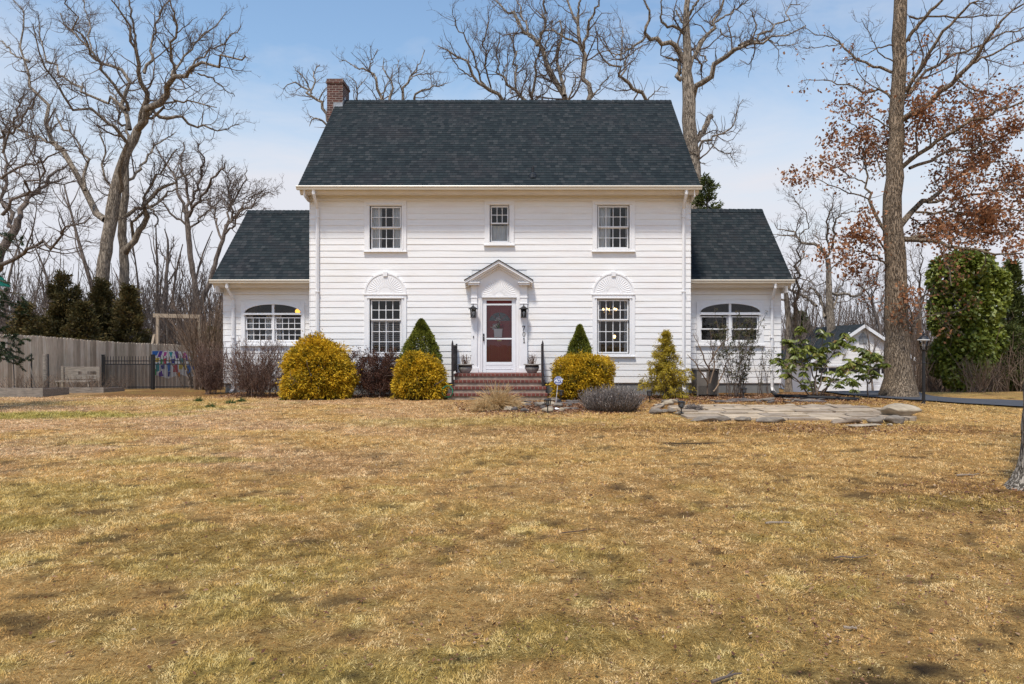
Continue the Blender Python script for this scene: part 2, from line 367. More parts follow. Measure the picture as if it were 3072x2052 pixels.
def clapboards(mb, x0, x1, z0, z1, n, yw, gaps, side=None):
    """bevel siding: each board leans out to a 24 mm lip; side=+1/-1 builds on the wall x = x0 facing that way, running along y"""
    h = (z1-z0)/n
    for r in range(n):
        zb = z0+r*h; zt = zb+h+.012; segs = [(x0, x1)]
        for g in gaps:
            if g[2] < zb+h*.8 and g[3] > zb+h*.2:
                ns = []
                for a, b in segs:
                    if g[1] <= a or g[0] >= b: ns.append((a, b)); continue
                    if g[0] > a: ns.append((a, g[0]))
                    if g[1] < b: ns.append((g[1], b))
                segs = ns
        for a, b in segs:
            k = max(1, int((b-a)/.8)); off = [rs.uniform(-.0035, .0035) for _ in range(k+1)]; lip = [.016+rs.uniform(-.003, .003) for _ in range(k+1)]
            vs = []; fs = []
            for i in range(k+1):
                x = a+(b-a)*i/k; zz = zb+off[i]; l = lip[i]
                prof = [(-.006, zt), (-l-.002, zz+.004), (-l, zz), (-.002, zz+.002)]
                for d, z in prof:
                    vs.append((x, yw+d, z) if side is None else (yw-side*d, x, z))
            for i in range(k):
                for q in range(3): fs.append((i*4+q, i*4+q+1, i*4+q+5, i*4+q+4))
            fs += [(0, 3, 2, 1), (k*4, k*4+1, k*4+2, k*4+3)]
            mb.add(vs, fs)
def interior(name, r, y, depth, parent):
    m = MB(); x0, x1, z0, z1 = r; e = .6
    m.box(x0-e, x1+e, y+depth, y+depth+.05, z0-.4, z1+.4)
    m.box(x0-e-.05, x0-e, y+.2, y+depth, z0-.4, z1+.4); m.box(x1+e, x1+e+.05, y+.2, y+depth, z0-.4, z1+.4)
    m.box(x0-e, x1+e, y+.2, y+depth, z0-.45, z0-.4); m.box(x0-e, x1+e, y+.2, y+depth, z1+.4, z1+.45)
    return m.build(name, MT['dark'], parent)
def sash(mb, r, y, cols, rows, w=.035, d=.035, mw=.018):
    """frame round the glass rectangle r with glazing bars"""
    x0, x1, z0, z1 = r
    mb.box(x0-w, x0, y, y+d, z0-w, z1+w); mb.box(x1, x1+w, y, y+d, z0-w, z1+w)
    mb.box(x0, x1, y, y+d, z0-w, z0); mb.box(x0, x1, y, y+d, z1, z1+w)
    for i in range(1, cols): xx = x0+(x1-x0)*i/cols; mb.box(xx-mw/2, xx+mw/2, y+.004, y+d-.006, z0, z1)
    for j in range(1, rows):
        zz = z0+(z1-z0)*j/rows
        for i in range(cols):
            a = x0+(x1-x0)*i/cols+(mw/2 if i else 0); b = x0+(x1-x0)*(i+1)/cols-(mw/2 if i < cols-1 else 0)
            mb.box(a, b, y+.006, y+d-.008, zz-mw/2, zz+mw/2)
def glass(r, y, parent, name='pane'):
    m = MB(); m.add([(r[0], y, r[2]), (r[1], y, r[2]), (r[1], y, r[3]), (r[0], y, r[3])], [(0, 1, 2, 3)]); return m.build(name, MT['glass'], parent)
def drape(parent, x0, x1, z0, z1, y, folds, amp=.035, name='curtain', mat='curtain'):
    n = folds*6; vs = []; fs = []
    for i in range(n+1):
        t = i/n; yy = y+amp*math.sin(t*folds*2*math.pi)+rs.uniform(-.006, .006)
        vs += [(x0+(x1-x0)*t, yy, z0), (x0+(x1-x0)*t+.01*math.sin(t*9), yy, z1)]
    for i in range(n): fs.append((2*i, 2*i+2, 2*i+3, 2*i+1))
    return MB().add(vs, fs).build(name, MT[mat], parent, smooth=True)
HOLES = []; GAPS = []
def window(casing, up, lo, cols, ru, rl, sillbot, D=DM, cap=None, rl_cols=None):
    c = px_rect(*casing, D); u = px_rect(*up, D); l = px_rect(*lo, D); y = D
    op = (u[0]-.055, u[1]+.055, l[2]-.05, u[3]+.05)
    HOLES.append(op); GAPS.append((c[0]+.03, c[1]-.03, Z(sillbot, D)+.05, c[3]-.02))
    m = MB(); zs = l[2]-.05
    m.box(c[0], op[0], y-.055, y+.02, zs-.06, c[3]); m.box(op[1], c[1], y-.055, y+.02, zs-.06, c[3])
    m.box(op[0], op[1], y-.055, y+.02, op[3], c[3])
    m.box(op[0]-.045, op[0]-.012, y-.068, y-.055, zs, op[3]+.02); m.box(op[1]+.012, op[1]+.045, y-.068, y-.055, zs, op[3]+.02)   # backband
    m.box(op[0]-.075, op[1]+.075, y-.085, y-.055, op[3]+.02, op[3]+.055)
    m.box(op[0]-.01, op[0], y-.02, y+.12, zs, op[3]); m.box(op[1], op[1]+.01, y-.02, y+.12, zs, op[3])
    w = m.build('window', MT['trim'], house, bevel=.004)
    s = MB(); s.box(c[0]-.02, c[1]+.02, y-.09, y+.02, Z(sillbot, D), zs-.06); s.box(op[0]-.03, op[1]+.03, y-.075, y+.1, zs-.058, zs); s.build('sill', MT['trim'], w, bevel=.004)
    s = MB(); sash(s, u, y+.005, cols, ru); s.build('sash', MT['trim'], w)
    s = MB(); sash(s, l, y+.05, rl_cols or cols, rl); s.build('sash', MT['trim'], w)
    glass(u, y+.02, w); glass(l, y+.066, w)
    interior('room', (c[0], c[1], op[2], op[3]), y, 1.6, w)
    return w, u, l, op
def curtains(w, op, y, wl_, wr_, folds=4):
    drape(w, op[0]-.02, op[0]+wl_+.05, op[2], op[3]+.02, y+.125, folds); drape(w, op[1]-wr_-.03, op[1]+.02, op[2], op[3]+.02, y+.125, folds)
w, u, l, op = window((1094, 602, 1220, 758), (1116, 624, 1200, 680), (1116, 687, 1200, 743), 4, 2, 2, 757); curtains(w, op, DM, .26, .24)
w, u, l, op = window((1777, 602, 1904, 758), (1797, 622, 1882, 679), (1797, 685, 1882, 741), 4, 2, 2, 757); curtains(w, op, DM, .34, .06, 5)
w, u, l, op = window((1454, 602, 1542, 738), (1475.5, 622, 1522, 668), (1475.5, 672, 1522, 722), 3, 2, 1, 738, rl_cols=1)
drape(w, op[0], op[1], op[2], op[2]+.5, DM+.16, 5, .02)
wLL, uLL, lLL, opLL = window((1094, 882, 1220, 1072), (1116, 903, 1199, 957), (1116, 964, 1199, 1056), 4, 2, 3, 1071)
m = MB()                                                        # louvred indoor shutters, lower half
for a, b in ((lLL[0]-.02, (lLL[0]+lLL[1])/2-.01), ((lLL[0]+lLL[1])/2+.01, lLL[1]+.02)):
    m.box(a, a+.045, DM+.13, DM+.16, lLL[2]-.03, lLL[3]+.05); m.box(b-.045, b, DM+.13, DM+.16, lLL[2]-.03, lLL[3]+.05)
    for k in range(14):
        zz = lLL[2]+(lLL[3]-lLL[2])*(k+.5)/14; m.bar((a+.05, DM+.145, zz), (b-.05, DM+.145, zz), .045, .006, (0, .6, 1))
m.build('shutter', MT['shutter'], wLL)
wLR, uLR, lLR, opLR = window((1777, 882, 1904, 1072), (1797, 903, 1882, 957), (1797, 964, 1882, 1056), 4, 2, 3, 1071)
drape(wLR, opLR[0], opLR[0]+.12, opLR[2], opLR[3], DM+.17, 2, .02); drape(wLR, opLR[1]-.12, opLR[1], opLR[2], opLR[3], DM+.17, 2, .02)
# sunburst panels over the lower windows
def sunburst(cx, base, r, D, y, rim, key, name='sunburst_panel', thick=.05):
    m = MB(); x = X(cx, D); z = Z(base, D); R = r*D/K; n = 28
    arc = [(x+R*math.cos(math.pi*k/n), z+R*math.sin(math.pi*k/n)) for k in range(n+1)]
    m.prism(arc, y-thick, y, 1)
    if rim:
        Ri = R*.93; inn = [(x+Ri*math.cos(math.pi*k/n), z+Ri*math.sin(math.pi*k/n)) for k in range(n+1)]
        for k in range(n): m.prism([arc[k], arc[k+1], inn[k+1], inn[k]], y-thick-.014, y-thick-.001, 1)
        m.box(x-R-.02, x+R+.02, y-thick-.025, y-.002, z-.025, z-.001)
    if key:
        m.prism([(x-.055, z+R*.83), (x+.055, z+R*.83), (x+.07, z+R*1.04), (x-.07, z+R*1.04)], y-thick-.04, y-thick+.03, 1)
    a0, a1 = (.30, .80) if rim else (.24, .98)
    nf = 22 if rim else 20
    for k in range(nf):                                         # raised fluted rays
        t0 = math.pi*(k+.0)/nf; t1 = math.pi*(k+1)/nf; tm = (t0+t1)/2; g = .012
        q = lambda rr, t: (x+rr*R*math.cos(t), z+.02+rr*R*.97*math.sin(t))
        A, B, Cc, Dd = q(a0, t0+g), q(a0, t1-g), q(a1, t1-g), q(a1, t0+g); E, F = q(a0, tm), q(a1*1.02, tm)
        yf = y-thick; yo = yf-.008
        v = [(A[0], yf, A[1]), (B[0], yf, B[1]), (Cc[0], yf, Cc[1]), (Dd[0], yf, Dd[1]), (E[0], yf-.008, E[1]), (F[0], yo, F[1])]
        m.add(v, [(0, 4, 5, 3), (4, 1, 2, 5), (3, 5, 2), (0, 1, 4)])
    return m.build(name, MT['trim'], house)
sunburst(1157, 882, 63, DM, DM-.005, True, True); sunburst(1840, 882, 63, DM, DM-.005, True, True)
for cx in (1157, 1840): GAPS.append((X(cx-40, DM), X(cx+40, DM), Z(880, DM), Z(838, DM)))
# ---- doorway
P = lambda a, b, c, d: px_rect(a, b, c, d, DM)
dx0, dx1 = X(1448, DM), X(1548, DM); dz0, dz1 = Z(1119, DM), Z(893, DM)
HOLES.append((dx0, dx1, dz0, dz1)); GAPS.append((X(1416, DM), X(1580, DM), Z(1150, DM), Z(820, DM)))
m = MB()
zp = Z(857, DM)
for a, b in ((1414, 1432), (1561, 1582)):
    x0, x1 = X(a, DM), X(b, DM); m.box(x0, x1, DM-.11, DM-.035, dz0-.02, zp)
    m.box(x0-.035, x1+.035, DM-.14, DM-.03, dz0-.02, Z(1104, DM)); m.box(x0-.02, x1+.02, DM-.125, DM-.033, Z(1104, DM), Z(1101, DM))
    for py in (893, 911): m.box(x0-.012, x1+.012, DM-.125, DM-.034, Z(py+1.5, DM), Z(py-1.5, DM))
m.build('pilaster', MT['trim'], house, bevel=.004)
m = MB(); xa, xb = X(1432, DM), X(1561, DM)                      # flat board round the door, up into the gable
m.box(xa, dx0-.001, DM-.06, DM+.02, dz0-.02, Z(893, DM)); m.box(dx1+.001, xb, DM-.06, DM+.02, dz0-.02, Z(893, DM))
m.prism([(xa, Z(893, DM)), (xb, Z(893, DM)), (xb, Z(838, DM)), (X(1497, DM), Z(806, DM)), (xa, Z(838, DM))], DM-.06, DM-.0, 1)
m.prism([(X(1410, DM), Z(849, DM)), (xa, Z(857, DM)), (xa, Z(836, DM)), (X(1422, DM), Z(842, DM))], DM-.058, DM-.002, 1)
m.prism([(X(1584, DM), Z(849, DM)), (xb, Z(857, DM)), (xb, Z(836, DM)), (X(1572, DM), Z(842, DM))], DM-.058, DM-.002, 1)
m.box(X(1446, DM), X(1550, DM), DM-.10, DM-.06, Z(893.5, DM), Z(890, DM))
m.box(dx0-.085, dx0-.05, DM-.078, DM-.06, dz0, Z(894, DM)); m.box(dx1+.05, dx1+.085, DM-.078, DM-.06, dz0, Z(894, DM))
m.build('door_surround', MT['trim'], house, bevel=.004)
sunburst(1498, 888.5, 49, DM, DM-.04, False, False, 'sunburst_panel', .03)
m = MB(); ap = (X(1497, DM), Z(783, DM))
for s, ex in ((-1, 1397), (1, 1598)):
    e = X(ex, DM); ez = Z(842, DM); dx, dz = e-ap[0], ez-ap[1]
    def band(o0, o1, d, lift=0):
        p = [(ap[0], ap[1]-o0+lift), (e, ez-o0+lift), (e, ez-o1+lift), (ap[0], ap[1]-o1+lift)]
        m.prism(p if s < 0 else p[::-1], DM-d, DM-.004, 1)
    band(.012, .10, .30); band(.10, .15, .24); band(.15, .215, .12)
    a, b = (X(1404, DM), X(1441, DM)) if s < 0 else (X(1554, DM), X(1592, DM))
    m.box(a, b, DM-.28, DM-.005, Z(851, DM), Z(848, DM)); m.box(a+.02, b-.02, DM-.25, DM-.005, Z(857, DM), Z(851, DM))
ped = m.build('pediment', MT['trim'], house, bevel=.004)
m = MB()
for s, ex in ((-1, 1395), (1, 1600)):
    e = X(ex, DM); ez = Z(843, DM); p = [(ap[0], ap[1]+.008), (e, ez+.008), (e, ez-.01), (ap[0], ap[1]-.011)]
    m.prism(p if s < 0 else p[::-1], DM-.33, DM-.004, 1)
m.build('cap', MT['shingle'], ped)
# red panel door with a fan light, behind the white storm door
m = MB(); yd = DM+.13
fx, fz, fr = X(1498, DM), Z(962, DM), .29
for a, b, c, d in ((dx0, dx0+.17, dz0, dz1), (dx1-.17, dx1, dz0, dz1)): m.box(a, b, yd, yd+.04, c, d)
m.box(dx0+.17, dx1-.17, yd, yd+.04, Z(927, DM), dz1); 
n = 14; arc = [(fx-fr*math.cos(math.pi*k/n), fz+fr*.82*math.sin(math.pi*k/n)) for k in range(n+1)]
for k in range(n): m.prism([arc[k], arc[k+1], (arc[k+1][0], Z(927, DM)), (arc[k][0], Z(927, DM))], yd, yd+.04, 1)
m.box(dx0+.17, fx-fr, yd, yd+.04, fz, Z(927, DM)); m.box(fx+fr, dx1-.17, yd, yd+.04, fz, Z(927, DM))
for a, b in ((Z(975, DM), fz), (Z(1026, DM), Z(1016, DM)), (dz0, Z(1090, DM))): m.box(dx0+.17, dx1-.17, yd, yd+.04, a, b)
m.box(dx0+.17, dx1-.17, yd+.012, yd+.034, Z(1016, DM), Z(975, DM)); m.box(dx0+.17, dx1-.17, yd+.012, yd+.034, Z(1090, DM), Z(1026, DM))
m.box(fx-.03, fx+.03, yd+.001, yd+.036, Z(1090, DM), Z(975, DM))
m.box(dx0+.24, fx-.1, yd+.002, yd+.02, Z(1084, DM), Z(1032, DM)); m.box(fx+.1, dx1-.24, yd+.002, yd+.02, Z(1084, DM), Z(1032, DM))
door = m.build('front_door', MT['red'], house, bevel=.004)
m = MB(); m.prism(arc[::-1], yd+.018, yd+.022, 1); m.build('fan_light', MT['glass'], door)
m = MB()
for t in (.25, .5, .75): m.bar((fx, yd+.01, fz), (fx-fr*math.cos(math.pi*t), yd+.01, fz+fr*.82*math.sin(math.pi*t)), .014, .012, (0, 1, 0))
m.build('glazing_bar', MT['red'], door)
m = MB(); m.box(X(1491, DM), X(1504, DM), yd-.012, yd-.001, Z(1023, DM), Z(1020, DM)); m.build('letter_slot', MT['brass'], door)
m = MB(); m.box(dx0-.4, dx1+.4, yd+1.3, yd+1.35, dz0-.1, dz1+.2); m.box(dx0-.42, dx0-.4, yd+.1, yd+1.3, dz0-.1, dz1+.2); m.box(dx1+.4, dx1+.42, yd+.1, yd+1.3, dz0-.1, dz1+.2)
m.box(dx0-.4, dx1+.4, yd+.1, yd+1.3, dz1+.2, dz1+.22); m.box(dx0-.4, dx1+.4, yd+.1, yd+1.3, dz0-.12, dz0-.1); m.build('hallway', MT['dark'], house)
gx0, gx1 = X(1459.5, DM), X(1535.5, DM); ys = DM-.02
m = MB()
m.box(dx0+.004, gx0, ys, ys+.035, dz0, dz1-.005); m.box(gx1, dx1-.004, ys, ys+.035, dz0, dz1-.005)
m.box(gx0, gx1, ys, ys+.035, Z(902, DM), dz1-.005); m.box(gx0, gx1, ys, ys+.035, dz0, Z(1086, DM)); m.box(gx0, gx1, ys+.003, ys+.03, Z(1018.5, DM), Z(1014, DM))
m.box(gx0-.02, gx1+.02, ys-.008, ys-.001, Z(1094.5, DM), Z(1093, DM)); m.box(gx0-.02, gx1+.02, ys-.008, ys-.001, Z(1107.5, DM), Z(1106.5, DM))
m.box(gx0, gx1, ys+.006, ys+.026, Z(916, DM), Z(911, DM))
sd = m.build('storm_door', MT['white'], house, bevel=.003)
glass((gx0, gx1, Z(1014, DM), Z(911, DM)), ys+.015, sd); glass((gx0, gx1, Z(1086, DM), Z(1018.5, DM)), ys+.015, sd)
m = MB(); hx = X(1451.5, DM); m.tube([(hx, ys-.045, Z(1022, DM)), (hx, ys-.045, Z(1011, DM))], .016, 8); m.box(hx-.018, hx+.018, ys-.03, ys-.001, Z(1023, DM), Z(1010, DM)); m.box(hx-.018, hx+.018, ys-.02, ys-.001, Z(1008, DM), Z(1001, DM)); m.build('handle', MT['black'], sd)
m = MB(); hx = X(1421.5, DM); m.box(hx-.012, hx+.012, DM-.13, DM-.111, Z(1014, DM), Z(1007.5, DM)); m.build('doorbell', MT['black'], house)
m = MB(); m.box(dx0-.03, dx1+.03, DM-.16, DM-.01, dz0-.04, dz0-.002); m.build('threshold', MT['lumber'], house)
# house number 7 0 1 in dark metal
def num(name, polys):
    m = MB()
    for p in polys: m.prism(p, DM-.122, DM-.112, 1)
    return m.build(name, MT['black'], house)
s = 1/3.015
def Q(cx, cy, pts, k=1.0): return [(X(cx+a*k, DM), Z(cy+b*k, DM)) for a, b in pts]
num('number_seven', [Q(1571, 984.5, [(-4, -7), (4.4, -7), (4.4, -5), (-4, -5)]), Q(1571, 984.5, [(2.2, -5), (4.4, -5), (-.6, 7.5), (-2.6, 7.5)]), Q(1571, 984.5, [(-4, -5), (-3.1, -5), (-3.4, -3), (-4.2, -3)])])
ring = []
for k in range(20):
    t0, t1 = 2*math.pi*k/20, 2*math.pi*(k+1)/20; o = lambda t, a, b: (a*math.cos(t), b*math.sin(t))
    ring.append(Q(1571.8, 1002.2, [o(t0, 4.1, 7.5), o(t1, 4.1, 7.5), o(t1, 2.2, 6.6), o(t0, 2.2, 6.6)]))
num('number_zero', ring)
num('number_one', [Q(1572.3, 1021, [(-1.1, -7), (1.1, -7.6), (1.1, 6.2), (-1.1, 6.2)]), Q(1572.3, 1021, [(-3, 6.2), (3, 6.2), (3, 7.6), (-3, 7.6)]), Q(1572.3, 1021, [(-3, -5.4), (-1.1, -6.8), (-1.1, -5.2), (-3, -4.4)])])
# ---- main walls and siding
zF, zS, zTop = Z(1148, DM), Z(602, DM), Z(584, DM)
m = MB(); wall_holes(m, XL, XR, zF-.02, zTop, DM, DM+.12, HOLES)
YB = 27.3; EA = (19.65, Z(557, 19.65)); RI = (23.7, Z(303, 23.7)); slope = (RI[1]-EA[1])/(RI[0]-EA[0])
zg = lambda y: EA[1]+slope*(min(y, 2*RI[0]-y)-EA[0])-.16
for xs in ((XL, XL+.12), (XR-.12, XR)):
    m.prism([(DM+.121, zF-.02), (YB, zF-.02), (YB, zg(YB)), (RI[0], zg(RI[0])), (DM+.121, zg(DM+.12))], xs[0], xs[1], 0)
m.box(XL+.121, XR-.121, YB-.12, YB, zF-.02, zTop)
m.box(XL+.121, XR-.121, DM+.121, YB-.121, zTop-.1, zTop-.02)
wall = m.build('wall', MT['siding'], house)
m = MB(); clapboards(m, XL-.03, XR+.03, zF, zS, 29, DM-.001, GAPS)
h = (zS-zF)/29
for sd_, xw in ((-1, XL+.001), (1, XR-.001)):
    clapboards(m, DM-.02, YB, zF, zS, 29, xw, [], side=sd_)
    for r in range(29, 52):
        zb = zF+r*h; half = (RI[1]-.2-zb)/slope
        if half > .2: clapboards(m, RI[0]-half, RI[0]+half, zb, zb+h, 1, xw, [], side=sd_)
m.build('siding', MT['siding'], house)
m = MB(); m.box(XL+.02, XR-.02, DM+.02, YB-.02, -1.2, zF-.021); m.build('foundation', MT['found'], house)
m = MB(); m.box(XL-.01, XR+.01, DM-.045, DM-.002, zS, zTop); m.box(XL-.01, XR+.01, DM-.07, DM-.046, zS-.012, zS+.03)
m.build('frieze', MT['trim'], house)
# ---- roofs
def gable_roof(x0, x1, eave, ridge, yback, thick, rough=.006):
    """stepped shingle courses, front and back slope, each course a lip above the next"""
    ye, ze = eave; yr, zr = ridge; L = math.hypot(yr-ye, zr-ze); n = int(L/.142); m = MB(); cy, cz = (yr-ye)/L, (zr-ze)/L
    for side in (1, -1):
        Y = lambda y: y if side == 1 else 2*yr-y
        for k in range(n+1):
            a, b = k*.142, min(L, (k+1)*.142+.02)
            if a >= L: break
            lift = .011
            segs = 24; vs = []; fs = []; uv = []
            js = [rs.uniform(-.003, .003) for _ in range(segs+1)]
            for i in range(segs+1):
                x = x0+(x1-x0)*i/segs; aa = a+js[i]
                vs += [(x, Y(ye+aa*cy), ze+aa*cz), (x, Y(ye+aa*cy-lift*cz), ze+aa*cz+lift*cy), (x, Y(ye+b*cy), ze+b*cz+.001)]
            for i in range(segs):
                p = i*3; xa, xb = x0+(x1-x0)*i/segs, x0+(x1-x0)*(i+1)/segs
                f1 = (p, p+3, p+4, p+1); f2 = (p+1, p+4, p+5, p+2)
                fs += [f1, f2] if side == 1 else [f1[::-1], f2[::-1]]
                u1 = [(xa, a), (xb, a), (xb, a+.01), (xa, a+.01)]; u2 = [(xa, a), (xb, a), (xb, a+.1419), (xa, a+.1419)]
                uv += [u1, u2] if side == 1 else [u1[::-1], u2[::-1]]
            m.add(vs, fs, uv)
    return m, n
def deck(x0, x1, eave, ridge, thick):
    m = MB(); ye, ze = eave; yr, zr = ridge; yb = 2*yr-ye
    m.prism([(ye, ze-.004), (yr, zr-.004), (yr, zr-thick), (ye, ze-thick)], x0+.004, x1-.004, 0)
    m.prism([(yr+.0005, zr-.004), (yb, ze-.004), (yb, ze-thick), (yr+.0005, zr-thick)], x0+.004, x1-.004, 0)
    return m
def ridge_cap(x0, x1, ridge):
    m = MB(); x = x0; yr, zr = ridge; i = 0
    while x < x1:
        b = min(x+.19, x1); t = .012+rs.uniform(0, .006)
        m.add([(x, yr-.15, zr-.115+t), (b, yr-.15, zr-.128+t), (b, yr, zr+.014+t), (x, yr, zr+.030+t), (b, yr+.15, zr-.128+t), (x, yr+.15, zr-.115+t), (x, yr-.15, zr-.14), (x, yr, zr), (x, yr+.15, zr-.14)],
              [(0, 1, 2, 3), (3, 2, 4, 5), (6, 0, 3, 7), (7, 3, 5, 8)], [[(x, .3*i), (b, .3*i), (b, .3*i+.13), (x, .3*i+.13)]]*4); x += .145; i += 1
    return m
rx0, rx1 = X(893.7, 19.65), X(2102, 19.65)
m, _ = gable_roof(rx0, rx1, EA, RI, YB, .12); roof = m.build('roof', MT['shingle'], house)
ridge_cap(rx0, rx1, RI).build('ridge_cap', MT['shingle'], roof); deck(rx0, rx1, EA, RI, .10).build('rake_board', MT['soffit'], roof)
m = MB(); vx, vy = X(1598.6, 20.03), 20.03; vz = EA[1]+slope*(vy-EA[0])
m.tube([(vx, vy, vz-.05), (vx, vy, vz+.27)], .042, 12); m.lathe((vx, vy, vz), [(.13, -.06), (.11, .05), (.05, .10)], 12); m.build('vent_pipe', MT['black'], roof)
cx0, cx1 = X(981, 23.4), X(1028, 23.4); cz = Z(236, 23.4)
m = MB(); m.box(cx0, cx1, 23.4, 24.25, -1.2, cz-.15); m.box(cx0-.03, cx1+.03, 23.37, 24.28, cz-.15, cz-.075); m.box(cx0-.012, cx1+.012, 23.388, 24.262, cz-.075, cz)
ch = m.build('chimney', MT['brick'], roof)
m = MB(); m.box(cx0+.06, cx1-.06, 23.5, 24.15, cz, cz+.035); m.build('flue_cap', MT['metalgrey'], ch)
m = MB(); fz_ = EA[1]+slope*(23.4-EA[0]); m.prism([(23.385, fz_-.12), (23.385, fz_+.16), (23.7, fz_+.42), (24.0, fz_+.2), (24.0, fz_-.05)], cx1+.002, cx1+.014, 0); m.box(cx1-.30, cx1+.012, 23.385, 23.396, fz_-.12, fz_+.12); m.build('flashing', MT['metalgrey'], ch)
def gutter(x0, x1, y, ztop, parent, hgt=.105):
    p = [(0, 0), (-.012, 0), (-.022, -.02), (-.012, -.045), (.0, -.06), (.01, -.1), (.12, -.1), (.12, 0), (.105, 0), (.105, -.086), (.02, -.086), (.014, -.03)]
    m = MB(); m.prism([(y+a, ztop+b*hgt/.1) for a, b in p][::-1], x0, x1, 0)
    p2 = [(y+.004, ztop-.006), (y+.105, ztop-.006), (y+.09, ztop-hgt*.9), (y+.02, ztop-hgt*.9)]
    for xe in (x0, x1-.004): m.prism(p2, xe, xe+.004, 0)
    return m.build('gutter', MT['gutter'], parent)
def eave_trim(x0, x1, y, ztop, zsof, yw, zw, parent):
    m = MB(); m.box(x0+.02, x1-.02, y+.121, y+.15, zsof-.02, ztop)                      # fascia
    zs_ = zsof-.02
    m.prism([(y+.12, zs_), (y+.125, zs_-.03), (y+.16, zs_-.09), (y+.2, zs_-.12), (y+.24, zs_-.12), (y+.24, zs_)], x0+.05, x1-.05, 0)   # crown
    m.box(x0+.05, x1-.05, y+.2401, yw-.001, zs_-.06, zs_-.03)
    return m.build('eave_trim', MT['soffit'], parent)
gutter(rx0-.01, rx1+.01, 19.52, Z(556.5, 19.52), house)
eave_trim(rx0, rx1, 19.52, Z(558, 19.6), Z(568, 19.64), DM, 0, house)
for s_, xe, xw in ((-1, rx0, XL), (1, rx1, XR)): 
    m = MB()                                          # boxed cornice returns
    a, b = sorted((xe+.05*-s_, xw)); z1 = Z(570, 19.64)
    m.prism([(a, z1-.02), (b, z1-.02), (b, z1-.28 if s_ < 0 else z1-.05), (a, z1-.05 if s_ < 0 else z1-.28)][::-1] if s_ > 0 else [(a, z1-.02), (b, z1-.02), (b, z1-.28), (a, z1-.05)], 19.78, 20.7, 1)
    m.build('cornice_return', MT['soffit'], house)
def downspout(x, xt, ztop, yg, yw, zbot, parent, kick=True):
    m = MB(); w = .075
    pts = [(xt, yg+.06, ztop), (xt, yg+.06, ztop-.12), ((x+xt)/2+(.0), (yg+yw)/2, ztop-.30), (x, yw-.075, ztop-.46), (x, yw-.075, zbot+.12)]
    if kick: pts += [(x, yw-.12, zbot+.04), (x, yw-.28, zbot)]
    m.tube(pts, [.046]*len(pts), 4); 
    for zz in (ztop-.7, (ztop+zbot)/2, zbot+.6): m.box(x-.055, x+.055, yw-.12, yw-.03, zz, zz+.02)
    return m.build('downspout', MT['gutter' if False else 'trim'], parent)
downspout(X(951, 20.0), X(941, 19.6), Z(568, 19.6), 19.52, DM, .12, house); downspout(X(2052, 20.0), X(2059, 19.6), Z(568, 19.6), 19.52, DM, .12, house)
